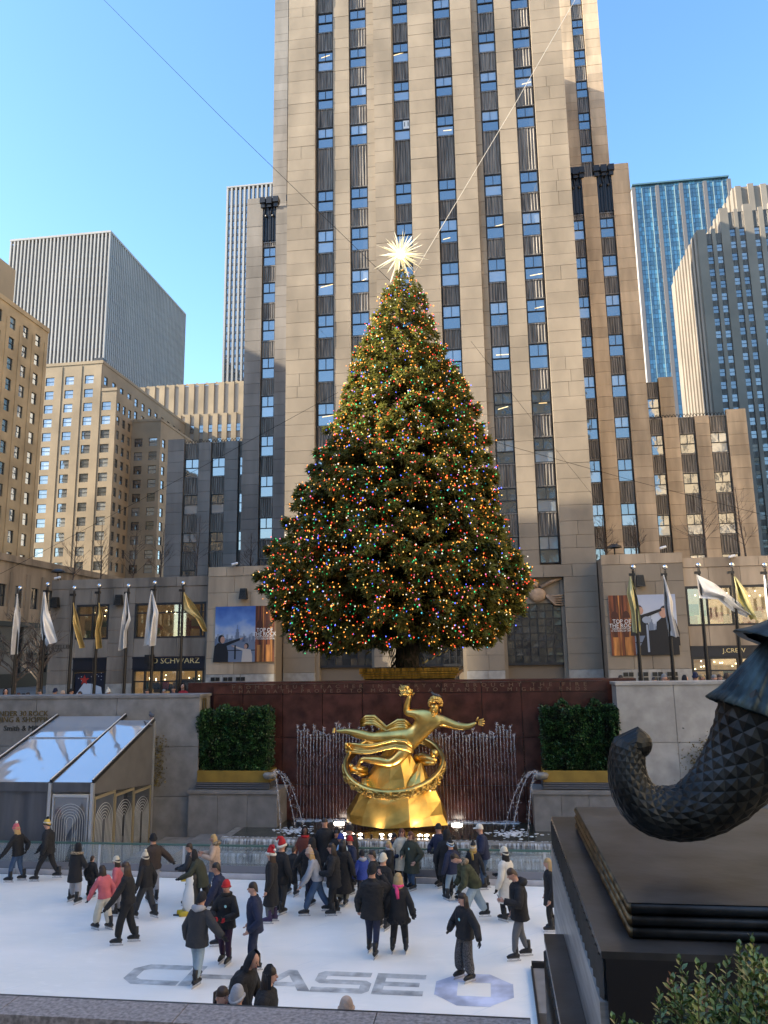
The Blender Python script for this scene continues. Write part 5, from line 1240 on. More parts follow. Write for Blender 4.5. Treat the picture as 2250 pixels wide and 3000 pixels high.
m.ball(SP(1030,352,-.30),.19,14,0,.86,.95,1.12)
m.tube([SP(1026,340,-.47),SP(1024,362,-.53),SP(1023,372,-.52)],[.022,.034,.03],6); m.tube([SP(1000,340,-.45),SP(1025,334,-.5),SP(1052,343,-.46)],.022,6)
m.tube([SP(1006,388,-.46),SP(1022,386,-.5),SP(1040,390,-.47)],.02,6); m.ball(SP(1022,402,-.44),.06,8)
m.ball(SP(1010,348,-.465),.025,6); m.ball(SP(1044,350,-.47),.025,6); m.ball(SP(1080,365,-.28),.05,8,0,.5,1,1.3); m.build('face', gold, tSt, True)
m = MB()    # flame in the raised hand
for i in range(22):
    p = SP(800+q.uniform(-18,42),215+q.uniform(-35,30),-.12+q.uniform(-.1,.1)); d = Vector((q.uniform(-1.2,-.2),q.uniform(-.2,.2),q.uniform(.0,.7))).normalized(); l = q.uniform(.12,.34)
    w = Vector((0,0,.05)); m.tube([p,p+d*l*.4+w,p+d*l*.75-w*.4,p+d*l+w*.6],[.055,.045,.03,.008],6)
m.ball(SP(815,215,-.12),.15,10); m.build('flame', gold, tSt, True)
def ribbon(name, pts, wid, folds=3, thick=.05):
    m = MB(); n = len(pts)
    for k in range(folds):
        off = (k-(folds-1)/2)
        P = [Vector(p)+Vector((0,-.04*abs(off)+.02*math.sin(i*1.3+k*2),off*w*2/folds)) for i,(p,w) in enumerate(zip(pts,wid))]
        m.tube(P,[w/folds*1.25+.01 for w in wid],7,0,True,.8)
    m.build(name, gold, tSt, True)
ribbon('drapery',[SP(435,470,.1),SP(480,440,.0),SP(545,440,.05),SP(600,480,.1),SP(645,512,.05),SP(690,490,0),SP(735,470,-.05),SP(790,470,-.05),SP(840,500,0)],[.12,.16,.17,.13,.1,.12,.16,.17,.1],4)
ribbon('drapery',[SP(330,662,-.2),SP(420,672,-.2),SP(520,675,-.22),SP(620,650,-.3),SP(720,628,-.38),SP(800,640,-.42),SP(860,680,-.4)],[.16,.17,.15,.14,.15,.17,.12],5)
ribbon('drapery',[SP(560,545,.2),SP(640,522,.15),SP(720,510,.1),SP(820,520,.1)],[.06,.08,.08,.06],2)
m = MB()
for i in range(9): m.ball(SP(330+q.uniform(-14,20),640+i*8,-.22+q.uniform(-.1,.1)),q.uniform(.05,.08),8)
m.build('drapery_end', gold, tSt, True)
# ring: tilted band
rc = SP(703,795,0); Rr = 1.70; tl = R(27)
m = MB(); n = 96
def RP(a, r, h): 
    x = r*math.cos(a); y = r*math.sin(a); return rc+Vector((x, y*math.cos(tl)-h*math.sin(tl)*1.0, y*math.sin(tl)+h*math.cos(tl)))
pr = [(-.06,-.16),(.05,-.16),(.09,-.11),(.07,0),(.09,.11),(.05,.16),(-.06,.16),(-.08,.1),(-.06,0),(-.08,-.1)]
o_ = len(m.v)
for i in range(n):
    a = 2*math.pi*i/n
    for dr,dh in pr: m.v.append(tuple(RP(a,Rr+dr,dh)))
kk = len(pr)
for i in range(n):
    for j in range(kk): m.f.append((i*kk+j,((i+1)%n)*kk+j,((i+1)%n)*kk+(j+1)%kk,i*kk+(j+1)%kk)); m.m.append(0)
m.build('ring', gold, tSt, True)
m = MB()
for i in range(150):
    a = math.pi+math.pi*q.random(); h0 = q.uniform(-.1,.1); P = [RP(a+.03*k*q.uniform(.5,1.2),Rr+.1,h0+q.uniform(-.07,.07)) for k in range(4)]; m.tube(P,[.02,.035,.03,.012],6)
m.build('ring_relief', gold, tSt, True)
# rocky mound
def mound(name, levels, seed, jit=.1):
    q2 = random.Random(seed); m = MB(); n = 13; o = 0; rings = []
    for (u0,u1,v,dy,dep) in levels:
        cx = (SP(u0,v,dy)+SP(u1,v,dy))/2; rx = abs(SP(u1,v,dy).x-SP(u0,v,dy).x)/2; ring = []
        for k in range(n):
            a = 2*math.pi*k/n+.2; j = 1+q2.uniform(-jit,jit); ring.append(cx+Vector((rx*math.cos(a)*j,dep*math.sin(a)*j,q2.uniform(-.04,.04))))
        rings.append(ring)
    for r_ in rings: m.v += [tuple(p) for p in r_]
    for i in range(len(rings)-1):
        for k in range(n): m.f.append((i*n+k,i*n+(k+1)%n,(i+1)*n+(k+1)%n,(i+1)*n+k)); m.m.append(0)
    m.poly(rings[-1]); m.build(name, goldm, tSt)
goldm = mat('gilded_rock',(.85,.54,.14),.36,1.0,var=.2,scale=1.5,bump=.1,bscale=5)
mound('rock_mound',[(312,1150,1265,.1,1.0),(325,1125,1190,.1,.95),(375,1090,1090,.1,.85),(430,1040,985,.15,.75)],4,.03)
mound('rock_mound',[(430,1010,1030,.2,.7),(490,960,900,.2,.6),(545,890,800,.2,.5),(600,850,720,.2,.4),(650,800,650,.2,.3)],5,.05)
mound('rock_spur',[(760,1000,1010,-.15,.42),(800,990,930,-.1,.35),(850,960,850,0,.26),(890,930,795,.05,.12)],6,.05)
mound('rock_spur',[(420,560,1000,-.2,.35),(430,520,950,-.15,.28),(445,495,915,-.1,.12)],7,.05)
m = MB(); m.tube([SP(880,750,.3),SP(940,740,.2),SP(1000,760,.1),SP(1050,775,0)],[.13,.16,.12,.07],8); m.ball(SP(1030,710,.1),.15,10); m.tube([SP(900,770,.3),SP(960,790,.1),SP(1030,790,0)],[.1,.1,.07],8); m.build('small_figure', gold, tSt, True)
m = MB(); m.tube([SP(350,850,-.1),SP(410,840,-.1),SP(480,850,.1)],[.13,.15,.13],8); m.ball(SP(355,815,-.1),.1,8); m.tube([SP(400,860,-.1),SP(440,885,0),SP(490,870,.1)],[.09,.09,.08],8); m.build('small_figure', gold, tSt, True)
m = MB()
for i in range(16): m.ball(SP(1020+q.uniform(-45,50),955+q.uniform(-35,45),-.55+q.uniform(-.1,.1)),q.uniform(.07,.13),8)
m.build('ring_ornament', gold, tSt, True)
# pigeon helper
pig = mat('pigeon_grey',(.09,.095,.105),.6,var=.3,scale=20)
def pigeon(p, rot, label):
    p = Vector(p); t = thing('pigeon',label,'pigeon',tuple(p)); c,s = math.cos(rot),math.sin(rot); X = lambda x,y,z: p+Vector((x*c-y*s,x*s+y*c,z))
    m = MB(); m.tube([X(-.21,0,.09),X(-.12,0,.12),X(-.04,0,.13),X(.05,0,.15),X(.09,0,.2),X(.115,0,.25),X(.15,0,.255)],[.012,.05,.07,.068,.042,.034,.012],8); m.tube([X(.14,0,.255),X(.175,0,.248)],[.01,.003],5); m.build('body',pig,t,True)
    m = MB(); m.bar(X(-.01,.03,0),X(-.01,.03,.09),.008); m.bar(X(-.01,-.03,0),X(-.01,-.03,.09),.008); m.build('legs',mat('pigeon_pink',(.3,.08,.07),.6),t)
    m = MB()
    for sg in (1,-1): m.tube([X(.03,.065*sg,.16),X(-.08,.065*sg,.14),X(-.17,.03*sg,.1)],[.03,.035,.01],6)
    m.build('wings',mat('pigeon_wing',(.05,.05,.06),.6),t,True)
hp = SP(1040,262,-.28); pigeon((hp.x,hp.y,hp.z-.06),math.pi,'small dark pigeon perched on the head of the gilded statue')
# ================================================================== GLASS TENT
YTF = 23.45; e1 = at(273,2292,YTF); e0 = at(150,2285,YTF); XR_, XM = e1.x, e0.x
ze = e1.z; r1_ = atx(452,2110,XR_); YB1 = min(r1_.y,28.3); zb1 = ze+(r1_.z-ze)*(YB1-YTF)/(r1_.y-YTF)
r0_ = atx(398,2072,XM); zb0 = ze+(r0_.z-ze)*(28.33-YTF)/(r0_.y-YTF); YB0 = 28.33; XLft = at(-88,2285,YTF).x
tTent = thing('glass_tent','clear-roofed lean-to pavilion with grey fabric walls and arch patterned panels beside the rink','pavilion',(-16,24,-.4))
vinyl = bpy.data.materials.new('clear_vinyl'); vinyl.use_nodes = True
N = vinyl.node_tree.nodes; L_ = vinyl.node_tree.links; t_ = N.new('ShaderNodeBsdfTransparent'); t_.inputs[0].default_value=(.75,.8,.85,1); g_ = N.new('ShaderNodeBsdfGlossy'); g_.inputs['Roughness'].default_value=.04
nz = N.new('ShaderNodeTexNoise'); nz.inputs['Scale'].default_value=.7; nz.inputs['Detail'].default_value=1; gg_ = N.new('ShaderNodeNewGeometry'); L_.new(gg_.outputs['Position'],nz.inputs['Vector']); bp_ = N.new('ShaderNodeBump'); bp_.inputs['Strength'].default_value=.14; bp_.inputs['Distance'].default_value=.2; L_.new(nz.outputs['Fac'],bp_.inputs['Height']); L_.new(bp_.outputs[0],g_.inputs['Normal'])
lw_ = N.new('ShaderNodeFresnel'); lw_.inputs[0].default_value=2.4; ma_ = N.new('ShaderNodeMath'); ma_.operation='MULTIPLY_ADD'; ma_.inputs[1].default_value=.9; ma_.inputs[2].default_value=.5; ma_.use_clamp=True; L_.new(lw_.outputs[0],ma_.inputs[0])
mx_ = N.new('ShaderNodeMixShader'); L_.new(ma_.outputs[0],mx_.inputs[0]); L_.new(t_.outputs[0],mx_.inputs[1]); L_.new(g_.outputs[0],mx_.inputs[2]); df_ = N.new('ShaderNodeBsdfDiffuse'); df_.inputs[0].default_value=(.72,.78,.85,1); m3_ = N.new('ShaderNodeMixShader'); m3_.inputs[0].default_value=.28; L_.new(mx_.outputs[0],m3_.inputs[1]); L_.new(df_.outputs[0],m3_.inputs[2]); L_.new(m3_.outputs[0],N['Material Output'].inputs[0])  # pale diffuse share paints in the sky's reflection on the vinyl
fab = mat('grey_fabric',(.085,.088,.1),.8,var=.12,scale=1.2,bump=.3,bscale=1.5,stretch=(3,3,.4)); fab2 = mat('grey_gable_fabric',(.115,.113,.115),.8,var=.06,scale=2)
m = MB(); m.box(XM+.05,XR_-.04,0,0,0,0) if False else None
def slope(m, x0,x1,y0,z0,y1,z1,t=.012):
    m.add([(x0,y0,z0),(x1,y0,z0),(x1,y1,z1),(x0,y1,z1),(x0,y0,z0-t),(x1,y0,z0-t),(x1,y1,z1-t),(x0,y1,z1-t)],[(0,1,2,3),(7,6,5,4),(0,4,5,1),(1,5,6,2),(2,6,7,3),(3,7,4,0)])
m = MB(); slope(m,XM+.06,XR_-.05,YTF,ze,YB1,zb1); m.build('roof_panel',vinyl,tTent)
xq = [XLft,XM-.06]
for a,b in zip(xq[:-1],xq[1:]): m = MB(); slope(m,a+.03,b-.03,YTF,ze,YB0,zb0); m.build('roof_panel',vinyl,tTent)
for x,yb_,zb_ in ((XR_,YB1,zb1),(XM,YB0,zb0),(XLft,YB0,zb0)):
    w = .034
    m = MB(); m.obox(((x),(YTF+yb_)/2,(ze+zb_)/2+.02),(w,0,0),(0,(yb_-YTF)/2,(zb_-ze)/2),(0,-.03,.05)); m.build('rafter',darkm,tTent)
    m = MB(); m.obox(((x-w*.4),(YTF+yb_)/2-.02,(ze+zb_)/2+.085),(w*.35,0,0),(0,(yb_-YTF)/2,(zb_-ze)/2),(0,-.006,.012)); m.build('rafter_cap',white,tTent)
m = MB(); zm0 = ze+(zb0-ze)*.62; ym0 = YTF+(YB0-YTF)*.62; m.bar(Vector((XLft,ym0,zm0+.02)),Vector((XR_,ym0,zm0+.02)),.03); m.build('purlin',alum,tTent)
m = MB(); m.box(XLft,XM-.06,YTF-.02,YTF+.01,ze-.28,ze-.01); m.box(XM+.06,XR_-.03,YTF-.02,YTF+.01,ze-.28,ze-.01); m.build('valance',fab,tTent)
# front fabric curtains with folds
m = MB(); n = 60; x0_,x1_ = XLft,XM-.12
for i in range(n):
    u0 = x0_+(x1_-x0_)*i/n; u1 = x0_+(x1_-x0_)*(i+1)/n; f_ = lambda u: YTF+.05+.035*math.sin(u*5)+.02*math.sin(u*11); m.quad((u0,f_(u0),-.45),(u1,f_(u1),-.45),(u1,f_(u1),ze-.2),(u0,f_(u0),ze-.2))
m.build('fabric_wall',fab,tTent)
m = MB(); m.add([(XR_,YTF,ze-.05),(XR_,YB1,zb1-.05),(XR_,YB1,ze-.72),(XR_,YTF,ze-.35)],[(0,3,2,1)]); m.add([(XR_-.02,YTF,ze-.05),(XR_-.02,YB1,zb1-.05),(XR_-.02,YB1,ze-.72),(XR_-.02,YTF,ze-.35)],[(0,1,2,3)]); m.build('gable_fabric',fab2,tTent)
pg = glass_mat('tinted_panel_glass',(.03,.035,.045),.12,p=.01); gframe = mat('champagne_frame',(.42,.35,.22),.4,.5); line_m = mat('pale_line',(.5,.5,.48),.6)
def arch_panel(o, u, w, z0, z1, fm, seed=0):
    """framed panel standing on u direction with concentric arches"""
    n = Vector((u.y,-u.x,0)); P = lambda a,z,d=0: o+u*a+Vector((0,0,z))+n*d
    f = MB()
    for a0,a1,b0,b1 in ((0,.05,z0,z1),(w-.05,w,z0,z1),(.05,w-.05,z1-.08,z1),(.05,w-.05,z0,z0+.08)):
        f.obox(P((a0+a1)/2,(b0+b1)/2),u*((a1-a0)/2),n*.035,Vector((0,0,(b1-b0)/2)))
    fo = f.build('panel_frame',fm,tTent)
    g = MB(); g.quad(P(.05,z0+.08),P(w-.05,z0+.08),P(w-.05,z1-.08),P(.05,z1-.08)); g.build('panel_glass',pg,fo)
    l = MB(); c = w/2; base = z1-.28-(w/2-.1)
    for k in range(6):
        r = (w/2-.1)*(1-k/6.3); pts = [P(c-r,z0+.12,.006)]+[P(c-r*math.cos(math.pi*i/12),base+r*math.sin(math.pi*i/12),.006) for i in range(13)]+[P(c+r,z0+.12,.006)]
        l.tube(pts,.008,4,caps=False)
    l.build('arch_lines',line_m,fo)
arch_panel(Vector((XM+.1,YTF,0)),EX,XR_-XM-.2,-.4,ze-.36,alum)
ys_ = [YTF+.12+(YB1-YTF-.2)*i/3 for i in range(4)]
for i in range(3): arch_panel(Vector((XR_,ys_[i],0)),EY,ys_[i+1]-ys_[i]-.02,-.4,ze-.72+.14*(2-i)-.02,gframe)
for x,y,z in ((XR_,YTF,ze),(XM,YTF,ze),(XR_,YB1,zb1)): m = MB(); m.box(x-.06,x+.04,y-.04,y+.06,-.45,z-.03); m.build('post',alum,tTent)
q = random.Random(12); m = MB()
for i in range(70):
    x = q.uniform(XLft+.1,XR_-.15); f_ = q.uniform(.05,.95); yb_,zb_ = (YB0,zb0) if x < XM else (YB1,zb1); m.ball((x,YTF+(yb_-YTF)*f_,ze+(zb_-ze)*f_-q.uniform(.08,.4)),.026,6)
m.build('fairy_lights',mat('fairy_light',(1,.9,.7),.3,emit=(1,.82,.5),estr=4),tTent)
pigeon((XR_-.1,YB1-.05,zb1+.05),2.4,'grey pigeon at the top corner of the tent roof'); pigeon((XR_-.05,YB1-.42,zb1-.26),3.3,'dark pigeon sitting lower on the tent roof edge')
m = MB(); c = at(462,2230,28.2); V,F = leaf_cloud(420,lambda q: (Vector((c.x+q.gauss(0,.16),28.2+q.uniform(-.2,.15),c.z+q.uniform(-.9,.9))),Vector((0,-1,0))),.12,q); me = bpy.data.meshes.new('creeper'); me.from_pydata(V,[],F); me.materials.append(mat('dry_leaf',(.13,.10,.03),.6,rand=.4)); o = mobj('creeper',me); tag(o,'dry yellowish creeper on the granite wall beside the tent','creeper',None,'stuff')
c = at(2075,2240,28.3); V,F = leaf_cloud(1100,lambda q: (Vector((c.x+q.gauss(0,.34),28.3+q.uniform(-.25,.05),c.z+q.gauss(0,.38))),Vector((0,-1,.2))),.11,q); me = bpy.data.meshes.new('wall_shrub'); me.from_pydata(V,[],F); me.materials.append(MATS['dry_leaf']); o = mobj('wall_shrub',me); tag(o,'scraggly yellow green shrub against the pale granite behind the bronze tail','shrub',None,'stuff')
# ================================================================== FLAGS
silver = mat('silver_cloth',(.68,.65,.62),.38,.25,var=.06,scale=3); goldc = mat('gold_cloth',(.56,.40,.15),.36,.4,var=.08,scale=3); polem = mat('flagpole_metal',(.03,.027,.025),.4,.4); chrome = mat('chrome',(.75,.74,.72),.15,1)
def flag(ball, base_px, lefts, rights, mt, label, Y, sc, ox, oy, colr, seed):
    T = lambda p: at(ox+p[0]*sc,oy+p[1]*sc,Y)
    b = T(ball); t = thing('flagpole', f'dark flagpole carrying {label}','flagpole',(b.x,Y,GZ),'flagpoles round the rink')
    m = MB(); m.tube([(b.x,Y,GZ),(b.x,Y,b.z-.12)],[.075,.05],10); m.build('pole',polem,t); m = MB(); m.ball(b,.105,12); m.build('finial',chrome,t,True)
    m = MB(); m.box(b.x-.17,b.x+.06,Y-.06,Y+.06,b.z-.34,b.z-.24); m.build('truck',polem,t)
    m = MB(); m.bar((b.x-.09,Y-.06,GZ+1),(b.x-.09,Y-.06,b.z-.3),.008,4); m.build('halyard',polem,t)
    q = random.Random(seed); nr = 26; ncol = 16; m = MB(); V = []
    def ip(pl,tt):
        k = tt*(len(pl)-1); i = min(int(k),len(pl)-2); return Vector(T(pl[i])).lerp(Vector(T(pl[i+1])),k-i)
    ph = q.uniform(0,6)
    for i in range(nr+1):
        tt = i/nr; a = ip(lefts,tt); c = ip(rights,tt)
        for j in range(ncol+1):
            s = j/ncol; p = a.lerp(c,s); amp = .16*min(1,tt*2.5)*(.5+.5*math.sin(s*math.pi))
            p.y = Y-.09+amp*(math.sin(s*7.5+ph+tt*1.6)+.45*math.sin(s*15+ph*2-tt*3)); p.z += .03*math.sin(s*9+ph)*tt; V.append(tuple(p))
    m.v = V; w = ncol+1
    for i in range(nr):
        for j in range(ncol): m.f.append((i*w+j,(i+1)*w+j,(i+1)*w+j+1,i*w+j+1)); m.m.append(0)
    o = m.build('flag',mt,None,True); tag(o,label,'flag','limp metallic flags on the poles')
A = dict(Y=31.4,sc=.5425,ox=0,oy=1600)
FL = [((108,228),[(96,258),(82,400),(66,580)],[(104,258),(112,400),(102,585)],silver,'outermost silver flag hanging straight down before the storefront trees'),
 ((258,208),[(241,248),(226,400),(228,500),(252,540)],[(250,248),(262,350),(292,440),(314,515)],silver,'silver flag spreading at its foot beside the carved wall lettering'),
 ((402,227),[(399,306),(404,420),(440,552)],[(404,306),(432,420),(465,542)],goldc,'gold flag slanting across the small upper shop window'),
 ((537,215),[(538,306),(530,420),(524,555)],[(543,306),(560,380),(545,450),(562,545)],goldc,'narrow gold flag hanging straight over the pier-side window edge'),
 ((695,216),[(684,252),(668,400),(650,562)],[(690,252),(714,398),(690,460),(686,548)],silver,'narrow silver flag with a small flap below a dark box lamp'),
 ((837,200),[(821,240),(795,400),(780,535)],[(826,240),(862,360),(850,480),(842,538)],silver,'broad silver flag hanging in front of the wide shop window'),
 ((990,202),[(995,250),(992,350),(1060,385),(1100,455)],[(1000,250),(1062,320),(1108,400),(1132,465)],goldc,'gold flag blown out toward the blue banner')]
for i,(b,l,r,mt,lb) in enumerate(FL): flag(b,None,l,r,mt,lb,colr=0,seed=i+1,**A)
A = dict(Y=31.4,sc=.4822,ox=1450,oy=1550)
palegold = mat('pale_gold_cloth',(.6,.54,.27),.34,.5,var=.08,scale=3)
FR = [((838,232),[(817,290),(800,390),(826,500),(835,632)],[(824,290),(865,420),(880,520),(884,625)],palegold,'pale gold flag hanging over the lettering edge of the rust banner'),
 ((1032,232),[(1018,280),(1024,450),(1055,650)],[(1024,280),(1080,440),(1082,520),(1118,658)],silver,'silver flag hanging over the outer half of the rust banner'),
 ((1235,220),[(1220,280),(1235,420),(1350,425),(1430,490),(1532,535)],[(1228,280),(1330,330),(1420,400),(1500,465),(1550,505)],silver,'large silver flag streaming sideways across the wide upper window'),
 ((1437,218),[(1447,290),(1470,430),(1550,552)],[(1456,290),(1530,390),(1592,552)],palegold,'pale gold flag behind the streaming silver one'),
 ((1637,220),[(1628,280),(1634,400),(1650,560)],[(1636,280),(1668,400),(1690,560)],silver,'silver flag partly cut off at the picture edge above the bronze robe')]
for i,(b,l,r,mt,lb) in enumerate(FR): flag(b,None,l,r,mt,lb,colr=0,seed=i+21,**A)
# ---- steel crowd barriers on the plaza
steel = mat('galvanised_steel',(.4,.41,.42),.4,.7)
def crowd_barrier(x0, x1, Y, label):
    t = thing('crowd_barrier',label,'barrier',((x0+x1)/2,Y,GZ),'steel crowd barriers on the plaza'); m = MB(); z1 = GZ+1.35
    m.tube([(x0,Y,GZ),(x0,Y,z1-.2),(x0+.06,Y,z1-.06),(x0+.2,Y,z1),(x1-.2,Y,z1),(x1-.06,Y,z1-.06),(x1,Y,z1-.2),(x1,Y,GZ)],.028,6); m.bar((x0,Y,GZ+.25),(x1,Y,GZ+.25),.022); m.build('frame',steel,t)
    n = max(4,int((x1-x0)/.16)); m = MB()
    for i in range(1,n): x = x0+(x1-x0)*i/n; m.bar((x,Y,GZ+.25),(x,Y,z1-.01),.012,4)
    m.build('bars',steel,t)
for a_,b_,lb in ((325,428,'steel crowd barrier nearest the bobble hat person on the plaza'),(442,520,'steel crowd barrier in front of the toy shop doors'),(535,560,'short steel crowd barrier end beside the red wall block')):
    crowd_barrier(at(a_,2020,31.9).x,at(b_,2020,31.9).x,31.9,lb)
# ================================================================== BRONZE PEDESTAL AND TAIL
bronze = mat('aged_bronze',(.022,.024,.024),.42,.55,var=.4,scale=3,bump=.12,bscale=14); bronze_top = mat('bronze_top_sheet',(.048,.048,.048),.32,.2,var=.35,scale=1.6,bump=.1,bscale=6)
brass_e = mat('worn_brass_edge',(.14,.095,.045),.4,.7,var=.4,scale=6); patina = mat('verdigris_bronze',(.036,.055,.056),.45,.5,var=.45,scale=2.5,stretch=(3,3,.5),bump=.08,bscale=12)
zP = 4.4; zLg = 4.14
f1 = atz(1669,2363,zP); n1_ = atz(1867,2645,zP); l1 = atz(1614,2392,zLg); l2 = atz(1763,2787,zLg)
XT1 = (f1.x+n1_.x)/2; XT2 = (l1.x+l2.x)/2; Yn, Yf_ = n1_.y, f1.y; Yln, Ylf = l2.y, l1.y; XPR = 5.2
tPed = thing('bronze_pedestal','dark bronze stepped pedestal with fluted edge under the coiled tail','pedestal',((XT1+XPR)/2,(Yn+Yf_)/2,0))
m = MB(); m.box(XT1+.05,XPR,Yn+.05,Yf_-.03,zLg,zP-.012); m.build('upper_block',bronze,tPed)
m = MB(); m.quad((XT1,Yn,zP),(XPR,Yn,zP),(XPR,Yf_,zP),(XT1,Yf_,zP)); m.quad((XT1,Yn,zP-.012),(XT1,Yf_,zP-.012),(XPR,Yf_,zP-.012),(XPR,Yn,zP-.012)); m.build('top_sheet',bronze_top,tPed)
for k in range(3):
    z = zP-.045-.085*k; m = MB(); m.tube([(XT1+.02,Yn+.02,z),(XPR,Yn+.02,z)],.044,10); m.build('roll_moulding',bronze,tPed,True); m = MB(); m.tube([(XT1+.02,Yn,z),(XT1+.02,Yf_,z)],.04,8); m.build('roll_moulding',brass_e,tPed,True)
m = MB(); m.box(XT2,XPR,Yln,Ylf,zLg-.05,zLg); m.build('ledge',bronze_top,tPed)
n = 26; pit = (Ylf-Yln)/n
for i in range(n):
    y = Yln+pit*(i+.5); m = MB(); hgt = .29
    m.add([(XT2+.005,y-pit*.34,zLg-.05-hgt),(XT2+.005,y+pit*.34,zLg-.05-hgt),(XT2-.02,y,zLg-.05-hgt),(XT2+.005,y-pit*.34,zLg-.05),(XT2+.005,y+pit*.34,zLg-.05),(XT2-.02,y,zLg-.05)],[(0,2,5,3),(2,1,4,5),(0,1,2),(3,5,4)]); m.build('flute',bronze,tPed)
m = MB(); m.box(XT2+.02,XPR,Yln+.02,Ylf-.02,zLg-.34,zLg-.05); m.build('frieze',darkm,tPed)
brushed = mat('brushed_side',(.36,.37,.37),.35,.3,var=.25,scale=2,stretch=(.5,.5,6))
m = MB(); m.box(XT2-.03,XPR,Yln+.02,Ylf-.05,-.4,zLg-.345); m.build('side_cladding',brushed,tPed)
b2 = atz(1593,2735,3.2)
tPed2 = thing('bronze_kerb_block','low dark bronze block with fluted front beside the rink and below the pedestal','plinth',(b2.x+.1,7,0))
m = MB(); m.box(b2.x,XT2-.035,4.2,b2.y,3.12,3.2); m.build('top_plate',bronze_top,tPed2); m = MB(); m.box(b2.x+.03,XT2-.035,4.25,b2.y-.03,-.3,3.12); m.build('body',darkm,tPed2)
n = 22
for i in range(n):
    y = 4.3+(b2.y-4.4)*i/n; m = MB(); m.tube([(b2.x+.03,y+.08,3.1),(b2.x+.03,y+.08,2.3)],[.055,.055],8); m.build('flute',bronze,tPed2,True)
# front of the pedestal behind the shrub
m = MB(); m.box(XT2+.03,XPR,Yln-.0,Yln+.02,.5,zLg-.05); m.build('front_face',darkm,tPed)
# tail
YT0 = 7.7
def TP(u, v, dy=0): return at(1550+u*.422,1800+v*.422,YT0+dy)
tTail = thing('bronze_tail','coiled bronze tail with diamond scales under a fluted robe on the pedestal','sculpture',(TP(1100,1450).x,YT0,zP))
ctr = [(752,900,95),(715,880,100),(690,935,108),(678,1010,114),(680,1090,120),(696,1170,128),(730,1250,138),(790,1320,148),(870,1362,156),(965,1378,162),(1060,1380,168),(1140,1358,178),(1225,1312,190),(1310,1250,204),(1395,1160,220),(1475,1055,238),(1545,940,255),(1600,820,268),(1640,700,280),(1670,600,285),(1700,500,290)]
k_ = .422*YT0/2265
pts = [TP(u,v) for u,v,_ in ctr]; rr = [r*k_ for *_,r in ctr]
# lift so the coil touches the pedestal top
lo = min(p.z-r for p,r in zip(pts,rr)); dz_ = zP-lo
def catmull(P, R_, n):
    out = []; ro = []
    for i in range(len(P)-1):
        p0,p1,p2,p3 = P[max(i-1,0)],P[i],P[i+1],P[min(i+2,len(P)-1)]
        for j in range(n):
            t = j/n; out.append(.5*((2*p1)+(p2-p0)*t+(2*p0-5*p1+4*p2-p3)*t*t+(3*p1-p0-3*p2+p3)*t**3)); ro.append(R_[i]+(R_[i+1]-R_[i])*t)
    out.append(P[-1]); ro.append(R_[-1]); return out, ro
cp_, cr = catmull(pts,rr,8)
# resample so scales stay as long as they are wide
NA = 15; samp = [(cp_[0],cr[0],cp_[1]-cp_[0])]; acc = 0
for i in range(1,len(cp_)):
    acc += (cp_[i]-cp_[i-1]).length
    if acc >= cr[i]*2*math.pi/NA*.6: samp.append((cp_[i],cr[i],cp_[min(i+1,len(cp_)-1)]-cp_[i-1])); acc = 0
rings = []
for i,(p,r,t) in enumerate(samp):
    t = t.normalized(); s = Vector((0,1,0)); s = (s-t*s.dot(t)).normalized(); u_ = t.cross(s)
    rings.append([p+(s*math.cos(2*math.pi*(j+.5*(i%2))/NA)+u_*math.sin(2*math.pi*(j+.5*(i%2))/NA))*r for j in range(NA)]+[p])
m = MB()
for i in range(len(rings)-2):
    c = rings[i+1][NA]
    for j in range(NA):
        A_ = rings[i][j]; C_ = rings[i+2][j]
        if i%2 == 0: B_,D_ = rings[i+1][j],rings[i+1][(j-1)%NA]
        else: B_,D_ = rings[i+1][(j+1)%NA],rings[i+1][j]
        e = (A_+B_+C_+D_)/4; ce = e+(e-c).normalized()*samp[i+1][1]*.055
        m.add([A_,B_,C_,D_,ce],[(0,1,4),(1,2,4),(2,3,4),(3,0,4)])
# rounded tip
p,r,t = samp[0]; t = -t.normalized(); ring0 = rings[0][:NA]; tipc = p
prev = ring0
for k in range(1,5):
    a = k*math.pi/2/4.0; cur = [p+(q0-p)*math.cos(a)*1.02+t*r*math.sin(a)*.95 for q0 in ring0]
    for j in range(NA):
        e = (prev[j]+prev[(j+1)%NA]+cur[j]+cur[(j+1)%NA])/4; ce = e+(e-p).normalized()*r*.04
        m.add([prev[j],prev[(j+1)%NA],cur[(j+1)%NA],cur[j],ce],[(0,1,4),(1,2,4),(2,3,4),(3,0,4)])
    prev = cur
for j in range(NA): m.add([rings[0][j],rings[0][(j+1)%NA],rings[1][j]],[(0,1,2)])
m.build('scaled_tail',bronze,tTail)
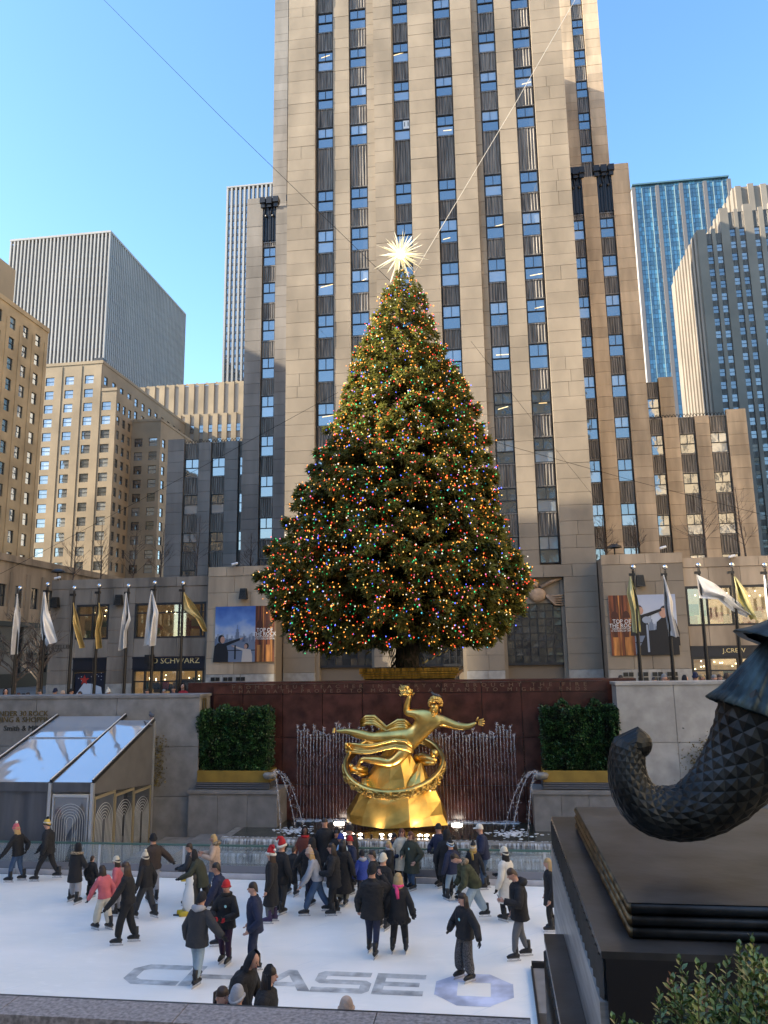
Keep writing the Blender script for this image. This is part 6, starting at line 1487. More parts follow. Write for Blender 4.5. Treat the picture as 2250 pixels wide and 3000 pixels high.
# fluted robe
def fluted(name, axis, nf, depth, mt, drop):
    m = MB(); n = nf*4; R_ = []
    for i,(p,r,t) in enumerate(axis):
        t = Vector(t).normalized(); s = Vector((0,1,0)); s = (s-t*s.dot(t)).normalized(); u_ = t.cross(s); ring = []
        for j in range(n):
            a = 2*math.pi*j/n; rj = r*(1+depth*math.cos(a*nf)*(i/(len(axis)-1))**.6); ring.append(Vector(p)+(s*math.cos(a)+u_*math.sin(a))*rj)
        R_.append(ring)
    for r_ in R_: m.v += [tuple(v) for v in r_]
    for i in range(len(R_)-1):
        for j in range(n): m.f.append((i*n+j,i*n+(j+1)%n,(i+1)*n+(j+1)%n,(i+1)*n+j)); m.m.append(0)
    m.build(name,mt,tTail,True)
ax = []
p0 = TP(1760,180); p1 = TP(1600,700); dirv = (p1-p0)
for i,(f_,r_) in enumerate(((0,.28),(.15,.37),(.35,.50),(.6,.66),(.85,.84),(1.0,1.0),(1.02,.97),(.9,.85))): ax.append((p0.lerp(p1,f_),r_*1.0,dirv))
sc_ = 325*k_; fluted('fluted_robe',[(p,r*sc_,t) for p,r,t in ax],26,.045,patina,0)
ax = [(p0.lerp(p1,-.35),.1*sc_,dirv),(p0.lerp(p1,-.2),.35*sc_,dirv),(p0.lerp(p1,-.04),.62*sc_,dirv),(p0.lerp(p1,.06),.86*sc_,dirv),(p0.lerp(p1,.09),.88*sc_,dirv),(p0.lerp(p1,.07),.7*sc_,dirv)]
fluted('robe_cape',ax,9,.04,patina,0)
# ================================================================== PARAPET AND SHRUB
zPa = 3.5; yfar = (atz(0,2911,zPa).y+atz(1560,2982,zPa).y)/2; ynear = atz(463,2994,zPa).y
tPar = thing('parapet_wall','pink grey granite parapet along the bottom of the view','wall',(-3,ynear,0)); pgr = mat('pink_granite',(.27,.245,.24),.55,var=.25,scale=28,bump=.08,bscale=60,detail=8)
xj = [-9,-6.6,-4.1,at(480,2960,6.2).x,at(1075,2965,6.2).x,at(1560,2990,6.2).x]
for a_,b_ in zip(xj[:-1],xj[1:]): ubox('coping_slab',pgr,tPar,a_+.004,b_-.004,ynear,yfar-.03,zPa-.22,zPa)
m = MB(); m.box(xj[0],xj[-1],yfar-.03,yfar+.01,zPa-.3,zPa-.005); m.build('dark_edge',darkm,tPar)
m = MB(); m.box(xj[0],xj[-1],ynear+.05,yfar-.05,0,zPa-.22); m.build('body',mat('black_granite',(.02,.02,.02),.35,var=.5,scale=40),tPar)
c = at(1012,2945,6.28)
# shrub of small glossy leaves
leaf_g = mat('boxwood_leaf',(.115,.18,.045),.35,var=.25,scale=30,rand=.5); leaf_r = mat('russet_leaf',(.16,.06,.025),.4,rand=.4); leaf_y = mat('yellow_green_leaf',(.13,.16,.03),.35,rand=.4); stem_m = mat('shrub_stem',(.09,.06,.03),.8)
q = random.Random(31)
tSh = thing('boxwood_shrub','leafy boxwood shrub with a few russet shoots in front of the pedestal','shrub',(1.1,3.7,3.6))
def leaf_mesh(mt):
    m = MB(); L = .042; w = .0125
    m.add([(0,0,0),(w*.8,L*.3,.002),(w,L*.6,.003),(0,L,0),(-w,L*.6,.003),(-w*.8,L*.3,.002),(0,L*.5,-.002)],[(0,1,6),(1,2,6),(2,3,6),(3,4,6),(4,5,6),(5,0,6)]); return m.mesh('leaf',mt,True)
LM = [leaf_mesh(leaf_g),leaf_mesh(leaf_r),leaf_mesh(leaf_y)]
allL = []; st_ = MB()
def shtop(x):   # top of the shrub along x
    return 4.74+.1*math.sin(x*6+1)+.06*math.sin(x*17)+.05*(x-.5)
for i in range(580):
    x = q.uniform(.5,2.2); y = q.uniform(3.25,4.4); edge = max(0,.62-x)*1.6
    h = shtop(x)-edge-abs(y-3.7)*.12+q.gauss(0,.05)-(q.random()**3)*.3
    lean = Vector((q.gauss(0,.10)-(.25 if x < .62 else 0),q.gauss(-.08,.12),1)).normalized(); ln = q.uniform(.22,.42); top = Vector((x,y,h)); b0 = top-lean*ln
    st_.bar(b0,top,.0025,3); kind = 0 if q.random() < .76 else 2
    if i < 9: kind = 1
    n = int(ln/.021); an = q.uniform(0,6)
    for j in range(n):
        p = b0+lean*(ln*(j+1)/n); an += 2.0
        for s_ in (0,math.pi):
            a = an+s_; side_ = Vector((math.cos(a),math.sin(a),0)); side_ = (side_-lean*side_.dot(lean)).normalized(); up_ = q.uniform(.35,.9) if j < n-2 else 1.6
            yv = (side_+lean*up_).normalized(); xv = yv.cross(lean).normalized(); zv = xv.cross(yv); s = q.uniform(.8,1.25)*(1 if j < n-2 else .8)
            Mx = Matrix((xv*s,yv*s,zv*s)).transposed().to_4x4(); Mx.translation = p; allL.append((p.y-.6*p.z,kind,Mx))
st_.build('stems',stem_m,tSh)
allL.sort(key=lambda e: e[0])
lb_ = [MB() for _ in range(3)]; src = [[v.co.copy() for v in me.vertices] for me in LM]; fc_ = [tuple(p.vertices) for p in LM[0].polygons]
for i,(_,k,Mx) in enumerate(allL):
    if i < 270:
        o = bpy.data.objects.new('leaf',LM[k]); COL.objects.link(o); o.parent = tSh; o.matrix_parent_inverse = Matrix.Translation(-tSh.location); o.matrix_basis = Mx
    else: lb_[k].add([Mx@v for v in src[k]],fc_)
for k,mt in enumerate((leaf_g,leaf_r,leaf_y)):
    if lb_[k].f: o = lb_[k].build('foliage',mt,tSh,True); o['kind']='stuff'
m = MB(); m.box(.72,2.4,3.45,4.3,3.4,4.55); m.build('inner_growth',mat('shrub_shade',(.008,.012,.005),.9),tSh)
m = MB(); m.box(.45,2.6,3.0,4.6,2.9,3.5); tag(m.build('shrub_trough',bronze),'dark trough holding the boxwood shrub at the bottom corner','planter')
# ================================================================== PEOPLE
def cloth(name, c, v=.07, s=5, rough=.85): return mat('cloth_'+name, c, rough, var=v, scale=s, bump=.8, bscale=13, rand=.06)
CL = dict(black=cloth('black',(.014,.014,.016)), navy=cloth('navy',(.016,.022,.055)), char=cloth('charcoal',(.035,.036,.04)), grey=cloth('grey',(.13,.135,.145)), lgrey=cloth('light_grey',(.36,.36,.38)),
 jean=cloth('blue_denim',(.045,.085,.16)), ljean=cloth('pale_denim',(.33,.42,.48)), cream=cloth('cream',(.62,.56,.44)), white=cloth('off_white',(.66,.62,.54)), pink=cloth('pink',(.55,.13,.15)), beige=cloth('beige',(.50,.36,.27)),
 brown=cloth('brown',(.05,.035,.028)), olive=cloth('olive',(.045,.048,.028)), green=cloth('dark_green',(.035,.042,.03)), camo=mat('cloth_camo',(.075,.085,.04),.85,var=.6,scale=7,col2=(.02,.022,.012)), red=cloth('red',(.45,.02,.025)), plum=cloth('plum',(.035,.012,.035)),
 blue=cloth('royal_blue',(.03,.06,.3)), lblue=cloth('light_blue',(.3,.45,.62)), check=mat('cloth_check',(.1,.095,.095),.85,var=.5,scale=60), rust=cloth('rust_brown',(.13,.035,.025)), mustard=cloth('mustard',(.35,.22,.05)), hotpink=cloth('hot_pink',(.7,.06,.2)), purple=cloth('purple',(.05,.035,.1)), yellow=cloth('yellow',(.6,.42,.08)), stripe=mat('cloth_stripe',(.6,.55,.4),.85,var=.9,scale=5,stretch=(.2,.2,9),col2=(.02,.02,.02)), khaki=cloth('fur_tan',(.28,.21,.13),.4,25))
SK = [mat('skin_fair',(.56,.31,.22),.55,var=.06,scale=8), mat('skin_tan',(.40,.21,.14),.55), mat('skin_dark',(.12,.06,.04),.5)]
HR = dict(black=mat('hair_black',(.012,.01,.01),.45), brown=mat('hair_brown',(.05,.027,.015),.5), dbrown=mat('hair_dark_brown',(.025,.015,.01),.5), blond=mat('hair_blond',(.42,.28,.12),.5), auburn=mat('hair_auburn',(.09,.025,.015),.5), grey=mat('hair_grey',(.2,.2,.2),.5))
eye_m = mat('eye_dark',(.01,.008,.008),.3); lip_m = mat('lip',(.32,.1,.09),.5); blade_m = mat('blade_steel',(.6,.6,.62),.25,.9); boot_m = mat('skate_black',(.012,.012,.013),.45); tag_m = mat('sticker',(.35,.65,.68),.5)
LEGS = dict(stand=((.06,.03),(-.06,-.03)), stride=((.05,.19),(-.05,-.17)), wide=((.12,.05),(-.12,-.04)), vee=((.09,.0),(-.09,.02)), step=((.07,.10),(-.06,-.09)))
ARMS = dict(down=((.17,-.02,.62),(.185,.04,.475)), out=((.23,.0,.66),(.33,.05,.55)), front=((.175,.06,.62),(.07,.19,.60)), pocket=((.20,-.05,.62),(.145,.07,.51)), back=((.19,-.10,.63),(.08,-.12,.54)), ahead=((.17,.12,.66),(.12,.31,.60)), face=((.18,.10,.72),(.075,.15,.86)), low=((.15,.12,.62),(.13,.25,.47)), hold=((.18,.05,.64),(.12,.21,.68)))
def person(px, py, hy, face, label, coat='black', pants='black', hat=None, hair=None, hem=.47, bulk=1.0, legs='stand', arms=('down','down'), lean=0, skate='black', group='skaters on the ice', puff=False, flare=1.0, tone=0, look=0, base=None, Y=None, h=None, extra=(), nod=0):
    if base is None: base = atz(px,py,0) if Y is None else Vector((at(px,py,Y).x,Y,0))
    if h is None: h = max(1.05,min(1.95,at(px,hy,base.y).z-base.z))
    t = thing('person',label,'person',tuple(base),group)
    a = R(face); fw = Vector((math.sin(a),-math.cos(a),0)); rt = Vector((math.cos(a),math.sin(a),0)); upv = Vector((0,0,1))
    ln = R(lean); H0 = .53
    on_ice = skate is not None; z0 = .05/h if on_ice else 0
    def Lp(x,y,z):
        if z > H0 and ln:
            d = z-H0; y,z = y+d*math.sin(ln)-0*0, H0+d*math.cos(ln)-y*math.sin(ln)*.3
        return base+rt*(x*h)+fw*((y-math.sin(ln)*.08)*h)+upv*(z*h)
    cm = CL[coat]; pm = CL[pants]; sk = SK[tone]
    # joints
    J = [(Lp(0,0,.54),(.085*h,.065*h)),(Lp(0,0,.63),(.08*h,.06*h)),(Lp(0,0,.74),(.095*h,.065*h)),(Lp(0,0,.815),(.07*h,.05*h)),(Lp(0,.008,.862),.034*h),(Lp(0,.015+nod*.02,.91),(.046*h,.05*h)),(Lp(0,.01+nod*.03,.958),(.045*h,.05*h))]
    Bn = [(0,1),(1,2),(2,3),(3,4),(4,5),(5,6)]; reg = ['p','c','c','c','s','s']
    feet = []; wr = []
    for si,s in enumerate((1,-1)):
        fx,fy = LEGS[legs][si]; n = len(J)
        lift = .035 if (legs == 'stride' and si == 1) else 0
        hip = (.052*s,0,.50); ank = (fx,fy,.055+z0+lift); kn = ((hip[0]+ank[0])/2,(fy)/2+.03,.285+lift*.5)
        J += [(Lp(*hip),.066*h),(Lp(*kn),.047*h*(1+(flare-1)*.5)),(Lp(*ank),.034*h*flare)]; Bn += [(0,n),(n,n+1),(n+1,n+2)]; reg += ['p','p','p']
        feet.append((fx,fy,z0+lift))
        n = len(J); el,wq = ARMS[arms[si]]; sh = (.098*s,0,.80); el = (el[0]*s,el[1],el[2]); wq = (wq[0]*s,wq[1],wq[2])
        J += [(Lp(*sh),.042*h),(Lp(*el),.032*h),(Lp(*wq),.022*h)]; Bn += [(3,n),(n,n+1),(n+1,n+2)]; reg += ['c','c','c']; wr.append((sh,el,wq))
    me = skinned('body',J,Bn,[cm,pm,sk],t,1)
    nf = len(me.polygons); cen = np.empty(nf*3); me.polygons.foreach_get('center',cen); cen = cen.reshape(-1,3)
    best = np.full(nf,1e9); mi = np.zeros(nf,int)
    for (i,j),rg in zip(Bn,reg):
        A_ = np.array(J[i][0]); B_ = np.array(J[j][0]); d = B_-A_; u = np.clip(((cen-A_)@d)/(d@d+1e-9),0,1); ds = np.linalg.norm(cen-(A_+u[:,None]*d),axis=1)
        k = ds < best; best[k] = ds[k]; mi[k] = {'c':0,'p':1,'s':2}[rg]
    me.polygons.foreach_set('material_index',mi.astype(np.int32)); mobj('body',me,t)
    # jacket: trunk and sleeves
    m = MB(); n = 16; lv = []
    hz = hem
    W_ = [(hz,.118+.10*max(0,.47-hz),.092+.11*max(0,.47-hz)),(max(hz+.05,.5),.116,.09),(.58,.108,.084),(.66,.112,.086),(.735,.120,.088),(.785,.118,.08),(.818,.094,.068),(.842,.052,.05),(.865,.046,.046)]
    if hz < .4: W_.insert(1,((hz+.5)/2,.122,.098))
    fine = []
    for (za,xa_,ya_),(zb,xb_,yb_) in zip(W_[:-1],W_[1:]):
        k = 3 if puff else 2
        for i in range(k): f_ = i/k; fine.append((za+(zb-za)*f_,xa_+(xb_-xa_)*f_,ya_+(yb_-ya_)*f_))
    fine.append(W_[-1])
    for i,(z,rx,ry) in enumerate(fine):
        b_ = bulk*(1+(.05 if i%2 else -.03)*puff*(.5 < z/.9)) if z < .82 else (bulk+1)/2
        for k in range(n): an = 2*math.pi*k/n; wob = 1+.028*math.sin(k*3+i*.9+px)+.022*math.sin(k*5-i*1.7+py); m.v.append(tuple(Lp(rx*b_*wob*math.cos(an),ry*b_*wob*math.sin(an),z)))
    for i in range(len(fine)-1):
        for k in range(n): k2 = (k+1)%n; m.f.append((i*n+k,i*n+k2,(i+1)*n+k2,(i+1)*n+k)); m.m.append(0)
    m.poly([m.v[k] for k in reversed(range(n))])
    for (sh,el,wq) in wr:
        P = []; rr_ = []
        for (p,q_,ra,rb_) in (((sh[0]*.8,sh[1],sh[2]-.005),el,.050,.044),(el,wq,.044,.034)):
            for i in range(5):
                f_ = i/5; P.append(Lp(*[p[c]+(q_[c]-p[c])*f_ for c in range(3)])); rr_.append((ra+(rb_-ra)*f_)*h*bulk*(1+(.09 if i%2 else -.05)*puff))
        P.append(Lp(*wq)); rr_.append(.032*h*bulk); m.tube(P,rr_,8)
    m.build('jacket',cm,t,True)
    # hands
    gm = sk if 'bare' in extra else CL['black']
    for s,(sh,el,wq) in zip((1,-1),wr):
        m = MB(); p = Lp(*wq); d = (p-Lp(*el)).normalized(); sd = d.cross(fw+Vector((0,0,.2))).normalized(); nn = sd.cross(d)
        c = p+d*.045; m.tube([p,p+d*.03,p+d*.085],[.024,.036,.034],6,sq=.6)
        for k in range(4): b0 = p+d*.08+sd*(.027-.018*k); l = (.06,.07,.065,.05)[k]; m.tube([b0,b0+d*l*.55+nn*.006,b0+d*l+nn*.03],[.0095,.009,.007],5)
        b0 = p+d*.03+sd*.03; m.tube([b0,b0+d*.03+sd*.025,b0+d*.06+sd*.03+nn*.01],[.012,.011,.008],5)
        m.build('hand',gm,t,True)
    # head details
    la = R(look); hf = (fw*math.cos(la)+rt*math.sin(la)); hr = (rt*math.cos(la)-fw*math.sin(la)); hc = Lp(0,.015+nod*.03,.935)
    tilt = ln*.35+nod*.35
    hu = (upv*math.cos(tilt)+hf*math.sin(tilt)); hf = (hf*math.cos(tilt)-upv*math.sin(tilt)); 
    Hd = lambda x,y,z: hc+hr*(x*h)+hf*(y*h)+hu*(z*h)
    m = MB(); m.v = []; 
    n = 12
    for i in range(8):
        ph = math.pi*(i+.0)/7
        for k in range(n): an = 2*math.pi*k/n; m.v.append(tuple(Hd(.046*math.sin(ph)*math.cos(an)*(1-.12*max(0,math.cos(ph))),.055*math.sin(ph)*math.sin(an)+.004,-.066*math.cos(ph))))
    for i in range(7):
        for k in range(n): k2 = (k+1)%n; m.f.append((i*n+k,i*n+k2,(i+1)*n+k2,(i+1)*n+k)); m.m.append(0)
    m.tube([Hd(0,.052,.014),Hd(0,.066,-.008),Hd(0,.056,-.012)],[.005*h,.009*h,.006*h],6)
    for s in (1,-1): m.tube([Hd(.046*s,-.004,.012),Hd(.051*s,-.008,0),Hd(.046*s,-.002,-.014)],[.007*h,.009*h,.006*h],5)
    m.build('head',sk,t,True)
    m = MB(); gl_ = 'shades' in extra
    for s in (1,-1): m.ball(Hd(.018*s,.051,.01),(.013 if gl_ else .0055)*h,6)
    if gl_: m.bar(Hd(-.04,.046,.012),Hd(.04,.046,.012),.004*h,5)
    else:
        for s in (1,-1): m.bar(Hd(.010*s,.053,.022),Hd(.028*s,.047,.023),.003*h,4)
    m.build('eyes',eye_m,t); m = MB(); m.tube([Hd(-.014,.051,-.03),Hd(0,.056,-.032),Hd(.014,.051,-.03)],[.003*h,.0055*h,.003*h],5); m.build('mouth',lip_m,t,True)
    def dome(nm, mt, r, zlo, zhi, back=0, grow=1.0, y0=0):
        m = MB(); n = 14; K = 7
        for i in range(K+1):
            f_ = i/K; ph = f_*math.pi/2
            for k in range(n):
                an = 2*math.pi*k/n; rr2 = r*math.cos(ph)**.7; yb_ = math.sin(an); zl = zlo-(back*max(0,-yb_)); z = zl+(zhi-zl)*math.sin(ph)
                m.v.append(tuple(Hd(rr2*.95*math.cos(an),rr2*1.12*yb_+y0,z)))
        for i in range(K):
            for k in range(n): k2 = (k+1)%n; m.f.append((i*n+k,i*n+k2,(i+1)*n+k2,(i+1)*n+k)); m.m.append(0)
        return m.build(nm,mt,t,True)
    def ringb(nm, mt, r, z, th, back=0):
        m = MB(); P = []
        for k in range(15): an = 2*math.pi*k/14; P.append(Hd(r*.97*math.cos(an),r*1.12*math.sin(an),z-back*max(0,-math.sin(an))))
        m.tube(P,th*h,6,caps=False); return m.build(nm,mt,t,True)
    if hair:
        hm,st = HR[hair[0]],hair[1]
        if not hat or st != 'short': dome('hair',hm,.0535,.018,.078,.07,y0=-.004)
        elif hat: dome('hair',hm,.0525,-.0,.06,.04,y0=-.006)
        if st in ('long','shoulder'):
            L_ = .27 if st == 'long' else .15; m = MB(); q = random.Random(int(px))
            for k in range(11):
                an = math.pi*(.05+.9*k/10); x = .047*math.cos(an); y = -.052*math.sin(an)
                P = [Hd(x,y,.03),Hd(x*1.12,y*1.1,-.04),Hd(x*1.35,y*1.25-.01,-.04-L_*.5),Hd(x*1.25+q.uniform(-.01,.01),y*1.3-.012,-.04-L_*q.uniform(.85,1.05))]
                m.tube(P,[.013*h,.016*h,.016*h,.004*h],6)
            m.build('long_hair',hm,t,True)
        if st == 'pony':
            m = MB(); m.tube([Hd(0,-.05,.03),Hd(0,-.08,.01),Hd(0,-.085,-.07),Hd(0,-.07,-.13)],[.014*h,.02*h,.018*h,.004*h],8); m.build('ponytail',hm,t,True)
    if hat:
        kind = hat[0]; hm = CL[hat[1]]
        if kind in ('beanie','bobble'):
            dome('hat',hm,.058,.012,.1,.03); ringb('hat_cuff',CL[hat[2]] if len(hat)>2 else hm,.058,.018,.011,.03)
            if kind == 'bobble':
                m = MB(); m.ball(Hd(0,-.008,.115),.026*h,8); m.build('bobble',CL[hat[3]] if len(hat)>3 else hm,t,True)
                if len(hat) > 4: ringb('hat_stripe',CL[hat[4]],.054,.045,.01,.015)
        elif kind == 'santa':
            m = MB(); m.tube([Hd(0,0,.02),Hd(0,-.004,.07),Hd(.008,-.015,.12),Hd(.03,-.04,.13),Hd(.05,-.065,.09)],[.062*h,.056*h,.036*h,.022*h,.012*h],12); m.build('hat',hm,t,True); ringb('hat_trim',CL['white'],.06,.02,.02,.02)
            m = MB(); m.ball(Hd(.055,-.07,.078),.02*h,8); m.build('hat_pompom',CL['white'],t,True)
        elif kind == 'cap':
            dome('hat',hm,.058,.02,.092,.02); m = MB(); m.add([tuple(Hd(x,y,.022-.12*(y-.05))) for x,y in ((-.045,.045),(-.04,.085),(-.018,.108),(.018,.108),(.04,.085),(.045,.045))]+[tuple(Hd(x,y,.03-.12*(y-.05))) for x,y in ((-.045,.045),(-.04,.085),(-.018,.108),(.018,.108),(.04,.085),(.045,.045))],[(5,4,3,2,1,0),(6,7,8,9,10,11),(0,1,7,6),(1,2,8,7),(2,3,9,8),(3,4,10,9),(4,5,11,10)]); m.build('cap_peak',hm,t)
        elif kind in ('hood','furhood'):
            m = MB(); n = 12; rings_ = [(-.085,.066,.07,-.012),(-.03,.066,.074,-.014),(.02,.062,.07,-.014),(.06,.05,.056,-.014),(.088,.02,.03,-.018)]
            for z,rx,ry,yo in rings_:
                for k in range(n): an = math.pi*(-.08+1.16*k/(n-1)); m.v.append(tuple(Hd(rx*math.cos(an),-ry*math.sin(an)+yo+.02,z)))
            for i in range(len(rings_)-1):
                for k in range(n-1): m.f.append((i*n+k,i*n+k+1,(i+1)*n+k+1,(i+1)*n+k)); m.m.append(0)
            m.build('hood',hm,t,True)
            if kind == 'furhood':
                m = MB(); P = [Hd(-.08,.03,-.10),Hd(-.10,-.03,-.09),Hd(-.06,-.1,-.085),Hd(.06,-.1,-.085),Hd(.10,-.03,-.09),Hd(.08,.03,-.10)]; m.tube(P,.026*h,8); m.build('fur_trim',CL['khaki'],t,True)
    for e in extra:
        if e == 'hooddown': m = MB(); m.tube([Lp(-.07,.0,.845),Lp(-.06,-.06,.85),Lp(0,-.085,.84),Lp(.06,-.06,.85),Lp(.07,.0,.845)],[.03*h,.042*h,.05*h,.042*h,.03*h],8); m.build('hood',cm,t,True)
        if e == 'furdown': m = MB(); m.tube([Lp(-.07,.02,.84),Lp(-.07,-.05,.865),Lp(0,-.075,.855),Lp(.07,-.05,.865),Lp(.07,.02,.84)],[.03*h,.038*h,.042*h,.038*h,.03*h],8); m.build('fur_hood',CL['khaki'],t,True)
        if e == 'greyhood': m = MB(); m.tube([Lp(-.06,.0,.85),Lp(-.055,-.055,.86),Lp(0,-.075,.85),Lp(.055,-.055,.86),Lp(.06,.0,.85)],[.026*h,.036*h,.042*h,.036*h,.026*h],8); m.build('hood',CL['lgrey'],t,True)
        if e.startswith('scarf'):
            m = MB(); P = [Lp(.056*math.cos(k*math.pi/5),.056*math.sin(k*math.pi/5),.852) for k in range(11)]; m.tube(P,.024*h,7,caps=False); m.tube([Lp(.02,-.06,.85),Lp(.0,-.105,.80),Lp(-.01,-.105,.71)],[.022*h,.028*h,.02*h],6); m.build('scarf',CL[e[6:]],t,True)
        if e == 'badge': m = MB(); p = Lp(.045,.1*bulk,.73); m.lathe(p,[(.001,0),(.03,.0)],10); m.v = [tuple(p+rt*((v[0]-p.x))+upv*((v[1]-p.y))+fw*.012) for v in m.v]; m.build('badge',tag_m,t)
        if e == 'phone': p = Lp(wr[0][2][0]*.6,wr[0][2][1]+.05,wr[0][2][2]+.03); m = MB(); m.obox(p,rt*.037,fw*.004+upv*.004,(upv+fw*.4).normalized()*.075); m.build('phone',boot_m,t)
        if e == 'redmitts':
            m = MB()
            for s in (1,-1): p = Lp(.05*s,.2,.585); m.ball(p,.055,8); m.tube([p+rt*(.03*s),p+rt*(.05*s)+upv*.05],[.02,.012],6)
            m.build('mittens',CL['red'],t,True)
        if e == 'tulle': m = MB(); p = Lp(0,-.11,.5); m.ball(p,.07*h,10,0,1,.7,.9); m.build('bag',cm,t,True)
        if e == 'furcuffs':
            m = MB(); q = random.Random(3)
            for s,(sh,el,wq) in zip((1,-1),wr):
                for k in range(8): m.ball(Lp(*wq)+Vector((q.uniform(-.05,.05),q.uniform(-.05,.05),q.uniform(-.02,.1))),.055,7)
            for k in range(20): an = k*math.pi/10; m.ball(Lp(.125*math.cos(an)*bulk,.1*math.sin(an)*bulk,hem+.01+.012*math.sin(k*4)),.045,7)
            m.build('fur_trim',cm,t,True)
    # skates
    if on_ice:
        bm = boot_m if skate == 'black' else CL[skate]
        for si,(fx,fy,zl) in enumerate(feet):
            c = lambda x,y,z: base+rt*(fx*h+x)+fw*((fy-math.sin(ln)*.08)*h+y)+upv*(zl*h+z)
            m = MB(); m.tube([c(0,-.02,.26),c(0,-.03,.14),c(0,-.02,.07)],[.056*1.0,.052,.052],8); m.tube([c(0,-.10,.05),c(0,-.06,.06),c(0,.04,.06),c(0,.12,.045),c(0,.17,.03)],[.034,.05,.05,.043,.026],8,sq=.95); o = m.build('skate',bm,t,True)
            m = MB(); m.box(-.004,.004,-.13,.17,-.05,-.025); m.box(-.02,.02,-.10,.15,-.006,.012); m.box(-.006,.006,-.09,-.05,-.03,-.004); m.box(-.006,.006,.07,.12,-.03,-.004); m.v = [tuple(c(*v)) for v in m.v]; m.build('blade',blade_m,o)
    else:
        m = MB()
        for si,(fx,fy,zl) in enumerate(feet):
            c = lambda x,y,z: base+rt*(fx*h+x)+fw*(fy*h+y)+upv*z
            m.tube([c(0,-.08,.04),c(0,0,.05),c(0,.12,.035)],[.035,.05,.03],8)
        m.build('shoes',boot_m,t,True)
    return t
P_ = person
P_(46,2582,2416,-85,'person in pink white-bobbled hat, black puffer jacket and jeans, arm stretched ahead','black','jean',('bobble','pink','pink','white'),('blond','shoulder'),.46,1.1,'step',('low','back'),8,puff=True)
P_(136,2580,2404,-85,'person in yellow black and white bobble hat, black padded jacket and black trousers','black','black',('bobble','yellow','black','black','white'),None,.46,1.12,'stride',('down','low'),6,puff=True)
P_(216,2644,2472,165,'person in long black fur-hooded parka and pale grey sweatpants seen from behind','black','lgrey',('furhood','black'),None,.36,1.12,'wide',('front','front'),4,flare=1.6)
P_(264,2630,2508,170,'child in black coat and snow trousers close beside the long fur-hooded parka','black','black',None,('brown','short'),.45,1.15,'stand',('down','down'),0,flare=1.5)
P_(300,2723,2536,-115,'person in pink sweater with long dark hair and wide cream trousers','pink','cream',None,('dbrown','long'),.5,1.0,'step',('low','down'),12,flare=1.9)
P_(341,2682,2512,-90,'person in cream beanie and pink top half hidden behind a black sweater','pink','lgrey',('beanie','cream'),('dbrown','long'),.5,1,'stand',('down','down'),6,flare=1.5)
P_(369,2764,2526,-80,'person in plain black sweater and black cargo trousers with wavy brown hair','black','black',None,('brown','shoulder'),.5,1.02,'step',('low','down'),6,flare=1.5)
P_(424,2692,2501,-115,'person in cream bobble hat, black fitted jacket and dark grey jeans','black','char',('bobble','cream'),('dbrown','shoulder'),.5,1,'stride',('down','down'),6,flare=1.5)
P_(444,2642,2448,-140,'person in brown bomber jacket, black beanie and light grey trousers reaching sideways','brown','lgrey',('beanie','black'),None,.5,1.15,'stand',('down','out'),4,flare=1.6)
P_(556,2650,2471,-80,'dark haired person in dark patterned jacket hidden behind a bent olive coat','char','black',None,('dbrown','short'),.46,1.05,'stand',('front','front'),4)
P_(585,2672,2487,-85,'person in hooded dark olive coat bending to push a penguin skating aid','olive','black',('hood','black'),None,.42,1.2,'stride',('ahead','low'),20,flare=1.3)
P_(627,2620,2445,-75,'person in beige padded coat with blond hair and jeans looking at a phone','beige','jean',None,('blond','shoulder'),.40,1.08,'step',('hold','hold'),3,extra=('furdown','phone','bare'),puff=True)
P_(642,2768,2527,-75,'black haired person in dark quilted jacket and patterned leggings behind the red hat','navy','plum',None,('black','short'),.46,1.08,'stand',('low','down'),8,puff=True,tone=1)
P_(660,2822,2583,-8,'smiling person in red beanie, black jacket and plum leggings holding red mittens','black','plum',('beanie','red'),None,.44,1.12,'stand',('front','front'),0,extra=('redmitts','scarf_black','badge'))
P_(744,2850,2586,-72,'short haired person in navy jacket and navy trousers, hands in pockets','navy','navy',None,('dbrown','short'),.46,1.12,'stand',('pocket','pocket'),2,extra=('bare',))
P_(576,2880,2622,165,'person in dark grey hooded jacket and pale jeans gliding with one arm out','char','ljean',('beanie','black'),None,.43,1.25,'step',('down','out'),8,extra=('greyhood',),flare=1.25)
P_(794,2703,2490,-85,'person in santa hat and long black coat with purple skates','black','grey',('santa','red'),('brown','long'),.25,1.05,'stand',('down','down'),0,skate='purple',extra=('bare',))
P_(822,2676,2466,150,'person in santa hat and dark jacket behind the long-coated santa hat person','black','char',('santa','red'),None,.42,1.1,'stand',('face','down'),0)
P_(856,2622,2482,165,'short person in black coat and trousers reaching sideways near the glass barrier','black','black',None,('brown','short'),.47,1.1,'wide',('out','down'),10,flare=1.3)
P_(926,2680,2484,-80,'person in beige bobble hat, pale grey sweater and flared jeans leaning forward','lgrey','jean',('bobble','beige'),('blond','shoulder'),.52,1.0,'stride',('low','low'),16,flare=1.5,extra=('bare',))
P_(978,2680,2471,-80,'dark haired person in black padded coat with grey gloves','black','black',None,('dbrown','shoulder'),.40,1.15,'stand',('front','low'),3,puff=True)
P_(1004,2652,2462,170,'person in ankle length black padded coat over cream striped legwarmers','black','stripe',None,('black','long'),.2,1.12,'stand',('down','down'),0,puff=True,flare=2)
P_(908,2650,2458,160,'person in hooded black puffer behind the pale grey sweater','black','navy',('hood','black'),None,.45,1.2,'stand',('out','down'),8,puff=True)
P_(893,2597,2424,5,'person in rust brown jacket and dark hood facing the camera','rust','black',('hood','black'),None,.46,1.1,'stand',('down','down'),0,tone=2,extra=('scarf_red',))
